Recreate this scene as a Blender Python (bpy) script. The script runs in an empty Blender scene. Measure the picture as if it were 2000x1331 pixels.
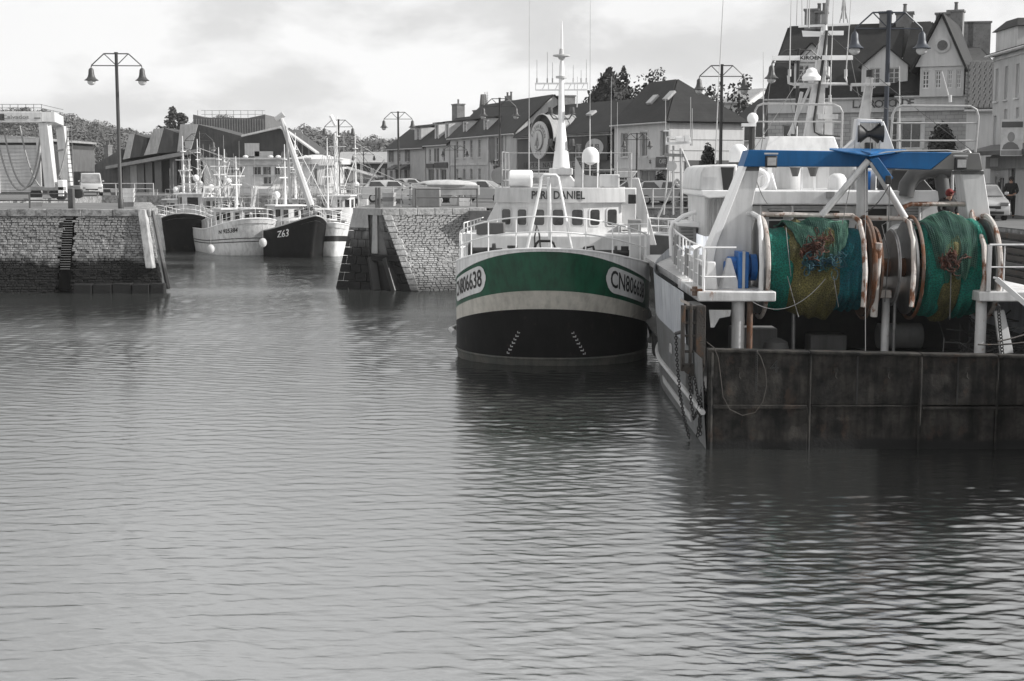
import bpy, math, random
from mathutils import Matrix, Vector
import numpy as np
random.seed(7)
R = math.radians
sc = bpy.context.scene
COL = sc.collection
# ---------------------------------------------------------------- camera
FPX, CAMH = 2800.0, 6.3
TILT = math.atan(325.5 / FPX)
CT, ST = math.cos(TILT), math.sin(TILT)
cam = bpy.data.cameras.new('camera'); cam.sensor_width = 36.0
cam.lens = FPX / 2000 * 36; cam.clip_start = 0.5; cam.clip_end = 6000
camo = bpy.data.objects.new('camera', cam); COL.objects.link(camo)
camo.location = (0, 0, CAMH); camo.rotation_euler = (math.pi / 2 - TILT, 0, 0)
sc.camera = camo
# ---------------------------------------------------------------- exposure, world, sun
sc.view_settings.view_transform = 'Standard'; sc.view_settings.look = 'None'
sc.view_settings.gamma = 1; sc.view_settings.use_curve_mapping = False
sc.view_settings.exposure = 0.32
SUN = Vector((0.86, -0.09, 0.53)).normalized()
SEL = math.asin(SUN.z); SAZ = math.atan2(SUN.x, SUN.y)
world = bpy.data.worlds.new('World'); sc.world = world; world.use_nodes = True
nt = world.node_tree; nt.nodes.clear()
def N(nt, t, **k):
    n = nt.nodes.new(t)
    for a, b in k.items():
        if a.startswith('i_'): n.inputs[a[2:].replace('_', ' ')].default_value = b
        else: setattr(n, a, b)
    return n
def ramp(nt, stops, interp='LINEAR'):
    n = nt.nodes.new('ShaderNodeValToRGB'); e = n.color_ramp.elements; n.color_ramp.interpolation = interp
    while len(e) < len(stops): e.new(0.5)
    for el, (p, c) in zip(e, stops):
        el.position = p
        if not hasattr(c, '__len__'): c = (c, c, c)
        el.color = (c[0], c[1], c[2], 1)
    return n
L = nt.links.new
out = N(nt, 'ShaderNodeOutputWorld'); bg = N(nt, 'ShaderNodeBackground')
sky = N(nt, 'ShaderNodeTexSky', sky_type='NISHITA', sun_disc=False)
sky.sun_elevation = SEL; sky.sun_rotation = SAZ
bw = N(nt, 'ShaderNodeRGBToBW')
tc = N(nt, 'ShaderNodeTexCoord'); mp = N(nt, 'ShaderNodeMapping')
mp.inputs['Scale'].default_value = (1, 1, 2.1); mp.inputs['Location'].default_value = (3.1, 0.7, 0.25)
n1 = N(nt, 'ShaderNodeTexNoise', i_Scale=6.5, i_Detail=9.0, i_Roughness=0.55, i_Distortion=0.2)
n2 = N(nt, 'ShaderNodeTexNoise', i_Scale=1.7, i_Detail=3.0, i_Roughness=0.5)
r1 = ramp(nt, [(0.38, 6.5), (0.47, 7.0), (0.53, 8.3), (0.60, 9.5)])
r2 = ramp(nt, [(0.33, 0.90), (0.62, 1.08)])
mul = N(nt, 'ShaderNodeMath', operation='MULTIPLY')
mx = N(nt, 'ShaderNodeMix', data_type='FLOAT'); mx.inputs[0].default_value = 0.86
L(sky.outputs[0], bw.inputs[0]); L(tc.outputs['Generated'], mp.inputs[0])
L(mp.outputs[0], n1.inputs['Vector']); L(mp.outputs[0], n2.inputs['Vector'])
L(n1.outputs[0], r1.inputs[0]); L(n2.outputs[0], r2.inputs[0])
L(r1.outputs[0], mul.inputs[0]); L(r2.outputs[0], mul.inputs[1])
L(bw.outputs[0], mx.inputs[2]); L(mul.outputs[0], mx.inputs[3])
L(mx.outputs[0], bg.inputs[0]); L(bg.outputs[0], out.inputs[0]); bg.inputs[1].default_value = 0.095
sun = bpy.data.lights.new('sun', 'SUN'); sun.energy = 4.9; sun.angle = R(0.5); sun.color = (1, 0.985, 0.96)
suno = bpy.data.objects.new('sun', sun); COL.objects.link(suno)
suno.rotation_euler = SUN.to_track_quat('Z', 'Y').to_euler()

# ---------------------------------------------------------------- picture-to-place helpers
def P(px, py, Y):
    u = (px - 1000) / FPX; v = (665.5 - py) / FPX
    d = (u, CT + v * ST, -ST + v * CT); s = Y / d[1]
    return Vector((u * s, Y, CAMH + d[2] * s))
def PX(px, Y, py=380): return P(px, py, Y).x
def PZ(py, Y): return P(1000, py, Y).z
def G(px, py, z):
    u = (px - 1000) / FPX; v = (665.5 - py) / FPX
    d = (u, CT + v * ST, -ST + v * CT); s = (z - CAMH) / d[2]
    return Vector((u * s, d[1] * s, z))

# ---------------------------------------------------------------- materials
MATS = {}
def mk(name, col, rough=.6, metal=0, col2=None, vs=1.2, streak=0, rust=0, rthr=.56, bump=0, bs=18, spec=.5, tide=None,
       rustcol=(.23, .085, .025), emit=0, alpha=None, coat=0, wave=None, dirt=0, brick=None):
    if not hasattr(col, '__len__'): col = (col, col, col)
    m = bpy.data.materials.new(name); m.use_nodes = True; t = m.node_tree; t.nodes.clear(); l = t.links.new
    o = N(t, 'ShaderNodeOutputMaterial'); b = N(t, 'ShaderNodeBsdfPrincipled'); l(b.outputs[0], o.inputs[0])
    b.inputs['Roughness'].default_value = rough; b.inputs['Metallic'].default_value = metal
    b.inputs['Specular IOR Level'].default_value = spec
    if coat: b.inputs['Coat Weight'].default_value = coat
    tc = N(t, 'ShaderNodeTexCoord'); cur = None
    def noise(scale, detail=5, sc3=None, rough=.6):
        n = N(t, 'ShaderNodeTexNoise', i_Scale=scale, i_Detail=float(detail), i_Roughness=rough)
        if sc3:
            mp = N(t, 'ShaderNodeMapping'); mp.inputs['Scale'].default_value = sc3
            l(tc.outputs['Object'], mp.inputs[0]); l(mp.outputs[0], n.inputs['Vector'])
        else: l(tc.outputs['Object'], n.inputs['Vector'])
        return n.outputs[0]
    def mix(fac, a, c, blend='MIX'):
        x = N(t, 'ShaderNodeMix', data_type='RGBA', blend_type=blend)
        if hasattr(fac, 'is_linked') or hasattr(fac, 'links'): l(fac, x.inputs[0])
        else: x.inputs[0].default_value = fac
        for s, v in ((6, a), (7, c)):
            if hasattr(v, 'links'): l(v, x.inputs[s])
            else: x.inputs[s].default_value = (v[0], v[1], v[2], 1)
        return x.outputs[2]
    if col2 is None: col2 = tuple(c * .82 for c in col)
    if not hasattr(col2, '__len__'): col2 = (col2,) * 3
    r = ramp(t, [(.35, 0), (.65, 1)]); l(noise(vs, 7), r.inputs[0]); cur = mix(r.outputs[0], col, col2)
    if brick:
        bt = N(t, 'ShaderNodeTexBrick', offset=.5); bt.inputs['Scale'].default_value = brick[0]
        bt.inputs['Color1'].default_value = (1, 1, 1, 1); bt.inputs['Color2'].default_value = (.8, .8, .8, 1)
        bt.inputs['Mortar'].default_value = (brick[1],) * 3 + (1,); bt.inputs['Mortar Size'].default_value = .02
        sw = N(t, 'ShaderNodeMapping'); sw.inputs['Rotation'].default_value = (R(90), 0, 0)
        l(tc.outputs['Object'], sw.inputs[0]); l(sw.outputs[0], bt.inputs['Vector'])
        cur = mix(1.0, cur, bt.outputs[0], 'MULTIPLY')
    if streak:
        r = ramp(t, [(.42, 1), (.7, 1 - streak)]); l(noise(1.0, 4, (5, 5, .5)), r.inputs[0]); cur = mix(1.0, cur, r.outputs[0], 'MULTIPLY')
    if dirt:
        r = ramp(t, [(.5, 1), (.75, 1 - dirt)]); l(noise(7, 6), r.inputs[0]); cur = mix(1.0, cur, r.outputs[0], 'MULTIPLY')
    if rust:
        r = ramp(t, [(rthr - .03, 0), (rthr + .05, 1)]); l(noise(2.2, 8, (1, 1, .6), .7), r.inputs[0])
        rc = mix(r.outputs[0], (0, 0, 0), (rust,) * 3); cur = mix(rc, cur, rustcol)
    if wave:   # fine netting
        w1 = N(t, 'ShaderNodeTexVoronoi', i_Scale=wave[0]); w1.feature = 'DISTANCE_TO_EDGE'
        l(tc.outputs['Object'], w1.inputs['Vector'])
        r = ramp(t, [(.03, 1), (.12, 1 - wave[1])]); l(w1.outputs['Distance'], r.inputs[0]); cur = mix(1.0, cur, r.outputs[0], 'MULTIPLY')
    if tide is not None:
        ge = N(t, 'ShaderNodeNewGeometry'); sx = N(t, 'ShaderNodeSeparateXYZ'); l(ge.outputs['Position'], sx.inputs[0])
        nz = noise(.9, 5); a = N(t, 'ShaderNodeMath', operation='MULTIPLY_ADD'); l(nz, a.inputs[0]); a.inputs[1].default_value = tide[1]; l(sx.outputs[2], a.inputs[2])
        mr = N(t, 'ShaderNodeMapRange'); l(a.outputs[0], mr.inputs[0]); mr.inputs[1].default_value = tide[0]; mr.inputs[2].default_value = tide[0] + tide[3]
        mr.inputs[3].default_value = 1; mr.inputs[4].default_value = 0
        cur = mix(mr.outputs[0], cur, (tide[2],) * 3)
    l(cur, b.inputs['Base Color'])
    if bump:
        bn = N(t, 'ShaderNodeBump'); bn.inputs['Strength'].default_value = bump; bn.inputs['Distance'].default_value = .05
        l(noise(bs, 6), bn.inputs['Height']); l(bn.outputs[0], b.inputs['Normal'])
    if alpha is not None: b.inputs['Alpha'].default_value = alpha
    if emit:
        b.inputs['Emission Color'].default_value = (1, 1, 1, 1); b.inputs['Emission Strength'].default_value = emit
    MATS[name] = m; return m

# ---------------------------------------------------------------- mesh builder
class MB:
    def __init__(s): s.v = []; s.f = []; s.mi = []; s.m = 0; s.T = None
    def av(s, pts):
        b = len(s.v)
        for p in pts:
            p = Vector(p)
            s.v.append(s.T @ p if s.T is not None else p)
        return b
    def fc(s, idx, b=0): s.f.append(tuple(b + i for i in idx)); s.mi.append(s.m)
    def poly(s, pts): b = s.av(pts); s.fc(range(len(pts)), b)
    def bx(s, x0, x1, y0, y1, z0, z1):
        b = s.av([(x0, y0, z0), (x1, y0, z0), (x1, y1, z0), (x0, y1, z0), (x0, y0, z1), (x1, y0, z1), (x1, y1, z1), (x0, y1, z1)])
        for q in ((0, 3, 2, 1), (4, 5, 6, 7), (0, 1, 5, 4), (1, 2, 6, 5), (2, 3, 7, 6), (3, 0, 4, 7)): s.fc(q, b)
        return s
    def cb(s, c, d): return s.bx(c[0] - d[0] / 2, c[0] + d[0] / 2, c[1] - d[1] / 2, c[1] + d[1] / 2, c[2] - d[2] / 2, c[2] + d[2] / 2)
    def hexa(s, lo, hi):      # two quads, bottom & top, same winding
        b = s.av(list(lo) + list(hi))
        for q in ((3, 2, 1, 0), (4, 5, 6, 7), (0, 1, 5, 4), (1, 2, 6, 5), (2, 3, 7, 6), (3, 0, 4, 7)): s.fc(q, b)
        return s
    def bar(s, p, q, w, h=None, roll=0):
        h = h or w; p = Vector(p); q = Vector(q); d = (q - p).normalized()
        up = Vector((0, 0, 1)) if abs(d.z) < .95 else Vector((0, 1, 0))
        a = d.cross(up).normalized(); c = a.cross(d).normalized()
        if roll: M = Matrix.Rotation(roll, 3, d); a = M @ a; c = M @ c
        a *= w / 2; c *= h / 2
        return s.hexa([p - a - c, p + a - c, q + a - c, q - a - c], [p - a + c, p + a + c, q + a + c, q - a + c])
    def tube(s, pts, r, n=7, closed=False):
        pts = [Vector(p) for p in pts]; k = len(pts); rs = r if hasattr(r, '__len__') else [r] * k
        rings = []; prev = None
        for i, p in enumerate(pts):
            if closed: d = pts[(i + 1) % k] - pts[i - 1]
            else: d = pts[min(i + 1, k - 1)] - pts[max(i - 1, 0)]
            d = d.normalized() if d.length > 1e-9 else Vector((0, 0, 1))
            if prev is None:
                up = Vector((0, 0, 1)) if abs(d.z) < .9 else Vector((1, 0, 0)); a = d.cross(up).normalized()
            else:
                a = (prev - d * prev.dot(d)); a = a.normalized() if a.length > 1e-6 else d.orthogonal().normalized()
            prev = a; c = d.cross(a)
            rings.append(s.av([p + (a * math.cos(2 * math.pi * j / n) + c * math.sin(2 * math.pi * j / n)) * rs[i] for j in range(n)]))
        for i in range(k if closed else k - 1):
            b0 = rings[i]; b1 = rings[(i + 1) % k]
            for j in range(n): s.fc((b0 + j, b0 + (j + 1) % n, b1 + (j + 1) % n, b1 + j))
        if not closed:
            s.fc([rings[0] + j for j in range(n - 1, -1, -1)]); s.fc([rings[-1] + j for j in range(n)])
        return s
    def cyl(s, p, q, r0, r1=None, n=12): return s.tube([p, q], [r0, r0 if r1 is None else r1], n)
    def lathe(s, prof, c=(0, 0, 0), n=14, ax='z'):
        c = Vector(c); rings = []
        for r, h in prof:
            pts = []
            for j in range(n):
                a = 2 * math.pi * j / n; u, w = r * math.cos(a), r * math.sin(a)
                pts.append(c + (Vector((u, w, h)) if ax == 'z' else Vector((h, u, w)) if ax == 'x' else Vector((w, h, u))))
            rings.append(s.av(pts))
        for i in range(len(rings) - 1):
            for j in range(n): s.fc((rings[i] + j, rings[i] + (j + 1) % n, rings[i + 1] + (j + 1) % n, rings[i + 1] + j))
        s.fc([rings[0] + j for j in range(n - 1, -1, -1)]); s.fc([rings[-1] + j for j in range(n)])
        return s
    def sph(s, c, r, sc3=(1, 1, 1), n=14, m=8, jit=0):
        c = Vector(c); b = s.av([c + Vector((0, 0, -r * sc3[2]))])
        for i in range(1, m):
            ph = math.pi * i / m - math.pi / 2
            s.av([c + Vector((math.cos(ph) * math.cos(2 * math.pi * j / n) * sc3[0], math.cos(ph) * math.sin(2 * math.pi * j / n) * sc3[1], math.sin(ph) * sc3[2])) * r * (1 + random.uniform(-jit, jit)) for j in range(n)])
        t = s.av([c + Vector((0, 0, r * sc3[2]))])
        for j in range(n): s.fc((b, b + 1 + (j + 1) % n, b + 1 + j)); s.fc((t, t - n + j, t - n + (j + 1) % n))
        for i in range(m - 2):
            for j in range(n):
                q = b + 1 + i * n; s.fc((q + j, q + (j + 1) % n, q + n + (j + 1) % n, q + n + j))
        return s
    def prism(s, pts, d):     # closed outline (3D, planar) swept by d
        pts = [Vector(p) for p in pts]; d = Vector(d); n = len(pts); b = s.av(pts); c = s.av([p + d for p in pts])
        s.fc(range(n - 1, -1, -1), b); s.fc(range(n), c)
        for i in range(n): s.fc((b + i, b + (i + 1) % n, c + (i + 1) % n, c + i))
        return s
    def grid(s, fn, nu, nv, closeu=False):
        b = s.av([fn(i / (nu if closeu else nu - 1), j / (nv - 1)) for j in range(nv) for i in range(nu)])
        for j in range(nv - 1):
            for i in range(nu if closeu else nu - 1):
                s.fc((b + j * nu + i, b + j * nu + (i + 1) % nu, b + (j + 1) * nu + (i + 1) % nu, b + (j + 1) * nu + i))
        return s
    def mesh(s, name, mats, off=None, sharp=.7):
        me = bpy.data.meshes.new(name); vs = [tuple(v - off) if off is not None else tuple(v) for v in s.v]
        me.from_pydata(vs, [], s.f); me.polygons.foreach_set('material_index', s.mi)
        for m in (mats if isinstance(mats, (list, tuple)) else [mats]): me.materials.append(MATS[m] if isinstance(m, str) else m)
        me.update()
        if sharp: me.shade_smooth(); me.set_sharp_from_angle(angle=sharp)
        return me
TM = {}
def link(o, parent=None):
    COL.objects.link(o)
    if parent is not None: o.parent = parent
    return o
def thing(name, label, cat, loc=(0, 0, 0), rz=0, group=None, kind=None):
    o = bpy.data.objects.new(name, None); COL.objects.link(o); o.location = loc; o.rotation_euler = (0, 0, rz)
    o.empty_display_size = .2
    if label: o['label'] = label
    if cat: o['category'] = cat
    if group: o['group'] = group
    if kind: o['kind'] = kind
    TM[o.name] = Matrix.Translation(Vector(loc)) @ Matrix.Rotation(rz, 4, 'Z')
    return o
def islands(mb):
    par = list(range(len(mb.v)))
    def fd(a):
        while par[a] != a: par[a] = par[par[a]]; a = par[a]
        return a
    for f in mb.f:
        r = fd(f[0])
        for i in f[1:]: par[fd(i)] = r
    gr = {}
    for f, mi in zip(mb.f, mb.mi): gr.setdefault(fd(f[0]), []).append((f, mi))
    res = []
    for fs in gr.values():
        n = MB(); mp = {}
        for f, mi in fs:
            for i in f:
                if i not in mp: mp[i] = len(n.v); n.v.append(mb.v[i])
            n.f.append(tuple(mp[i] for i in f)); n.mi.append(mi)
        res.append(n)
    return res
SPLIT = {'transom_rib', 'deck_machinery', 'stern_gallows', 'life_raft_canister', 'round_end_window', 'stowage_box', 'shutter', 'shop_fascia', 'leg_band', 'loudhailer', 'bilge_fender', 'seam', 'transom_belt', 'mooring_rope', 'slack_rope', 'lattice_aerial', 'seam_rope', 'deck_gear'}
def part(mb, name, mats, parent, world=False, bevel=0, label=None, kind=None, sharp=.7, loc=None):
    if name in SPLIT:
        isl = islands(mb)
        if len(isl) > 1: return [_part(i, name, mats, parent, world, bevel, label, kind, sharp) for i in isl][0]
    return _part(mb, name, mats, parent, world, bevel, label, kind, sharp)
def _part(mb, name, mats, parent, world=False, bevel=0, label=None, kind=None, sharp=.7):
    """link a mesh under its thing; world=True: vertices were given in world space"""
    root = parent
    while root.parent: root = root.parent
    if world and root.name in TM:
        inv = TM[root.name].inverted(); mb.v = [inv @ v for v in mb.v]
    off = None
    me = mb.mesh(name, mats, sharp=sharp); o = bpy.data.objects.new(name, me); COL.objects.link(o); o.parent = parent
    if bevel:
        m = o.modifiers.new('bevel', 'BEVEL'); m.width = bevel; m.segments = 2; m.limit_method = 'ANGLE'; m.angle_limit = R(40)
    if label: o['label'] = label
    if kind: o['kind'] = kind
    return o
def single(mb, name, mats, label, cat, group=None, kind=None, bevel=0, sharp=.7, origin=None):
    if origin is None:
        xs = [v.x for v in mb.v]; ys = [v.y for v in mb.v]; zs = [v.z for v in mb.v]
        origin = Vector(((min(xs) + max(xs)) / 2, (min(ys) + max(ys)) / 2, min(zs)))
    origin = Vector(origin)
    me = mb.mesh(name, mats, off=origin, sharp=sharp); o = bpy.data.objects.new(name, me); COL.objects.link(o); o.location = origin
    if label: o['label'] = label
    if cat: o['category'] = cat
    if group: o['group'] = group
    if kind: o['kind'] = kind
    if bevel:
        m = o.modifiers.new('bevel', 'BEVEL'); m.width = bevel; m.segments = 2; m.limit_method = 'ANGLE'; m.angle_limit = R(40)
    return o
def dup(root, loc, rz, label=None, group=None, scale=None):
    r = root.copy(); COL.objects.link(r); r.location = loc; r.rotation_euler = (0, 0, rz)
    if scale: r.scale = (scale,) * 3
    if label: r['label'] = label
    if group: r['group'] = group
    for ch in list(root.children):
        c = ch.copy(); COL.objects.link(c); c.parent = r
        for g in list(ch.children):
            d = g.copy(); COL.objects.link(d); d.parent = c
    TM[r.name] = Matrix.Translation(Vector(loc)) @ Matrix.Rotation(rz, 4, 'Z')
    return r
def text_mb(txt, size, depth=.01, bold=0, spacing=1.0, flat=False):
    c = bpy.data.curves.new('lettering', 'FONT'); c.body = txt; c.size = size; c.extrude = 0 if flat else depth; c.offset = bold
    c.align_x = 'CENTER'; c.align_y = 'CENTER'; c.space_character = spacing; c.resolution_u = 3
    o = bpy.data.objects.new('lettering', c); COL.objects.link(o)
    dg = bpy.context.evaluated_depsgraph_get(); me = bpy.data.meshes.new_from_object(o.evaluated_get(dg))
    mb = MB(); mb.v = [v.co.copy() for v in me.vertices]; mb.f = [tuple(p.vertices) for p in me.polygons]; mb.mi = [0] * len(mb.f)
    bpy.data.objects.remove(o); bpy.data.meshes.remove(me)
    return mb
def text_on(txt, size, parent, mat, origin, xdir=(1, 0, 0), updir=(0, 0, 1), name='lettering', bold=0, sx=1, spacing=1, world=False, depth=.01):
    mb = text_mb(txt, size, depth, bold, spacing); X = Vector(xdir).normalized(); U = Vector(updir).normalized(); Nn = X.cross(U); o = Vector(origin)
    mb.v = [o + X * v.x * sx + U * v.y + Nn * v.z for v in mb.v]
    return part(mb, name, mat, parent, world=world, sharp=.5)

# ---------------------------------------------------------------- palette
mk('white', .70, .4, col2=.58, streak=.18, bump=.05, bs=6)
mk('white_clean', .82, .3, col2=.76)
mk('white_rust', .70, .45, col2=.55, streak=.3, rust=.9, rthr=.60, bump=.15, bs=25)
mk('rusty', (.16, .12, .10), .75, col2=(.10, .06, .04), rust=1, rthr=.5, rustcol=(.13, .05, .018), bump=.4, bs=22)
mk('rust_rail', (.55, .53, .5), .6, col2=(.35, .3, .27), rust=1, rthr=.54, rustcol=(.15, .055, .02), bump=.4, bs=22)
mk('light_grey', .5, .5, col2=.42, streak=.2)
mk('mid_grey', .26, .6, col2=.2, streak=.2)
mk('dark_grey', .09, .6, col2=.06)
mk('black', .022, .5, col2=.012)
mk('black_gloss', .015, .25, col2=.03, streak=.2)
mk('steel', .35, .35, .7, col2=.22, dirt=.3)
mk('galv', .45, .45, .5, col2=.35, dirt=.3)
mk('glass_dark', .012, .08, col2=.05, spec=.8)
mk('glass_mid', .10, .08, col2=.2, spec=.8)
mk('rubber', .02, .8, col2=.03)
mk('hull_green', (.004, .085, .043), .32, col2=(.004, .062, .03), rust=.2, rthr=.66, rustcol=(.03, .06, .04), streak=.5, bump=.03, bs=3)
mk('hull_beige', (.50, .48, .43), .4, col2=(.42, .40, .36), streak=.3, dirt=.15)
mk('hull_black', .008, .5, spec=.12, col2=.012, rust=.35, rthr=.62, rustcol=(.05, .04, .035), streak=.3, bump=.05, bs=4)
mk('boot', (.085, .08, .07), .7, col2=(.045, .05, .045), streak=.4, bump=.3)
mk('hull_white', .76, .35, col2=.66, streak=.3, rust=.25, rthr=.66, bump=.04, bs=3)
mk('hull_bluegrey', (.16, .165, .17), .5, col2=(.11, .11, .11), streak=.45, dirt=.3, bump=.1, bs=8)
mk('hull_side', (.55, .57, .6), .4, col2=(.42, .44, .48), streak=.35, bump=.06, bs=4)
mk('dark_rust', (.05, .045, .04), .8, col2=(.03, .025, .022), rust=.8, rthr=.62, rustcol=(.09, .045, .02), bump=.4, bs=22)
mk('transom', (.050, .046, .041), .8, col2=(.009, .009, .009), rust=.5, rthr=.6, rustcol=(.06, .04, .03), spec=.25, vs=2.0, streak=.75, dirt=.6, bump=.4, bs=14, tide=(.32, .3, .012, .1))
mk('gantry_blue', (.004, .10, .27), .5, col2=(.004, .08, .22), spec=.3, streak=.2, bump=.04)
mk('motor_blue', (.01, .14, .45), .4, col2=(.01, .1, .33), dirt=.3)
mk('gantry_grey', (.14, .14, .135), .5, col2=.11)
mk('gantry_white', .6, .4, col2=.52, streak=.25, bump=.05)
mk('net_teal', (.0, .22, .155), .8, col2=(0, .16, .13), vs=2, bump=.8, bs=40, wave=(16, .55))
mk('net_blue', (.0, .15, .17), .8, col2=(0, .1, .14), vs=3, bump=.8, bs=40, wave=(16, .5))
mk('net_olive', (.19, .17, .05), .85, col2=(.12, .11, .04), vs=2, bump=.8, bs=40, wave=(18, .6))
mk('net_green', (.085, .20, .14), .8, col2=(.03, .10, .08), vs=3, bump=.5, bs=30)
mk('net_dark', (.015, .05, .045), .9, col2=(.01, .03, .03), vs=3, bump=.8, bs=40)
mk('rope_orange', (.10, .035, .02), .9, col2=(.03, .02, .018), vs=6, bump=.7, bs=30)
mk('rope_blue', (.01, .04, .08), .9, col2=(.03, .10, .10), vs=7, bump=.7, bs=30)
mk('rope', .34, .9, col2=.22, vs=8)
mk('stone', .34, .9, col2=.13, vs=2.6, dirt=.6, bump=.9, bs=11, spec=.2, tide=(2.25, 1.5, .016, .45))
mk('stone_sunlit', .42, .9, col2=.22, vs=2.6, dirt=.5, bump=.9, bs=11, spec=.2, tide=(.2, .6, .07, 1.6))  # paler copy of the stone, sunlight put into the pier head's colour
mk('stone_shade', .17, .9, col2=.10, vs=1.6, streak=.6, dirt=.4, bump=.6, bs=9, spec=.2, tide=(2.5, .9, .015, 1.0))  # darker copy of the stone, shade of the gap side put into its colour
mk('chimney_stone', .22, .85, col2=.15, vs=1.5, dirt=.4, bump=.3)
mk('void', .006, 1, col2=.003, spec=0)  # near black, carries the ladder slot's shade as colour
mk('name_board', .50, .45, col2=.44, streak=.2)  # greyer than the white paint, the board's shade put into its colour
mk('joint', .14, .95, col2=.06, bump=.4, tide=(1.5, .5, .02, .4))
mk('concrete', .36, .8, col2=.27, vs=1, dirt=.2, streak=.2, bump=.2)
mk('asphalt', .10, .85, col2=.075, vs=.5, bump=.2, bs=30)
mk('paving', .13, .9, col2=.09, vs=.4, bump=.1)
mk('slate', .032, .7, col2=.02, spec=.25, vs=.8, bump=.25, bs=3, dirt=.3, brick=(3.2, .7))
mk('slate_light', .075, .65, col2=.05, vs=.6, dirt=.3, bump=.25, bs=3)
mk('clay_tile', .12, .7, col2=.07, vs=5, bump=.2)
mk('render_grey', .56, .85, col2=.42, vs=.4, streak=.2)
mk('render_light', .60, .85, col2=.52, vs=.4, streak=.15)
mk('render_dark', .10, .8, col2=.075, vs=.5)
mk('ashlar', .46, .85, col2=.36, vs=.8, brick=(1.1, .6), bump=.15)
mk('trim', .62, .7, col2=.42)
mk('shutter', .16, .6, col2=.13)
mk('corrugated', .14, .6, col2=.10, streak=.35)
mk('door_light', .58, .6, col2=.5, streak=.15)
mk('corrugated_light', .34, .55, col2=.27, streak=.3)
mk('corrugated_dark', .035, .7, col2=.05, streak=.3)
mk('foliage', .055, .8, col2=.095, vs=.35)
mk('foliage_dark', .022, .85, col2=.04, vs=.8)
mk('foliage_far', .07, .95, col2=.15, vs=.09, spec=.1)
mk('bark', .07, .9, col2=.04)
mk('car_light', .42, .25, .3, col2=.40, coat=.6)
mk('car_white', .42, .25, col2=.4, coat=.6)
mk('car_dark', .06, .25, .2, col2=.05, coat=.6)
mk('lamp_paint', .05, .5, col2=.04)
mk('lamp_blue', (.035, .042, .055), .5, col2=(.025, .03, .042))
mk('globe', .55, .15, col2=.45, spec=.8)
mk('chain', .02, .6, .5, col2=.025, bump=.3)
mk('skin', (.42, .26, .19), .6, col2=(.38, .22, .16))
mk('cloth_red', (.20, .02, .018), .85, col2=(.12, .015, .014))
mk('cloth_black', .015, .9, col2=.025)
mk('cloth_blue', (.02, .05, .14), .85, col2=(.015, .035, .1))
mk('timber', .40, .8, col2=.28, vs=1, streak=.4, bump=.3, bs=12, tide=(1.2, .6, .05, .6))
mk('hill_ground', .07, .95, col2=.11, vs=.02)
mk('seabed', .03, 1)
# ================================================================= SETTING
QZ = 4.4
# water
mw = bpy.data.materials.new('water'); mw.use_nodes = True; t = mw.node_tree; t.nodes.clear(); l = t.links.new
o = N(t, 'ShaderNodeOutputMaterial'); mixs = N(t, 'ShaderNodeMixShader'); l(mixs.outputs[0], o.inputs[0])
df = N(t, 'ShaderNodeBsdfDiffuse'); df.inputs[0].default_value = (.022, .023, .022, 1)
gl = N(t, 'ShaderNodeBsdfAnisotropic'); gl.inputs['Roughness'].default_value = .26; gl.inputs[0].default_value = (.93, .94, .94, 1)
fr = N(t, 'ShaderNodeFresnel', i_IOR=8.0)
l(df.outputs[0], mixs.inputs[1]); l(gl.outputs[0], mixs.inputs[2]); l(fr.outputs[0], mixs.inputs[0])
ge = N(t, 'ShaderNodeNewGeometry')
def wn(scale, s3, det, rot=0, dist=0., rough=.55):
    mp = N(t, 'ShaderNodeMapping'); mp.inputs['Scale'].default_value = s3; mp.inputs['Rotation'].default_value = (0, 0, rot)
    n = N(t, 'ShaderNodeTexNoise', i_Scale=scale, i_Detail=float(det), i_Distortion=dist, i_Roughness=rough)
    l(ge.outputs['Position'], mp.inputs[0]); l(mp.outputs[0], n.inputs['Vector']); return n.outputs[0]
def madd(a, k, b=None):
    m = N(t, 'ShaderNodeMath', operation='MULTIPLY_ADD'); l(a, m.inputs[0])
    if hasattr(k, 'links'): l(k, m.inputs[1])
    else: m.inputs[1].default_value = k
    if b is None: m.inputs[2].default_value = 0
    else: l(b, m.inputs[2])
    return m.outputs[0]
big = wn(1.0, (.5, 1.9, 1), 2, R(9), .3)
mid = wn(1.0, (1.6, 6.0, 1), 3, R(-7), .5)
fine = wn(1.0, (7, 17, 1), 3, R(12), .4)
patch = wn(1.0, (.05, .09, 1), 2)
pr = ramp(t, [(.38, .45), (.62, 1.15)]); l(patch, pr.inputs[0])
h = madd(big, .012); h = madd(mid, .008, h); h = madd(fine, .0030, h)
rr_ = ramp(t, [(.35, .10), (.65, .20)]); l(wn(1.0, (.035, .12, 1), 3), rr_.inputs[0]); l(rr_.outputs[0], gl.inputs['Roughness'])
bp = N(t, 'ShaderNodeBump'); bp.inputs['Distance'].default_value = 1.0
l(h, bp.inputs['Height']); l(pr.outputs[0], bp.inputs['Strength'])
for n_ in (df, gl, fr): l(bp.outputs[0], n_.inputs['Normal'])
MATS['water'] = mw
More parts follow.
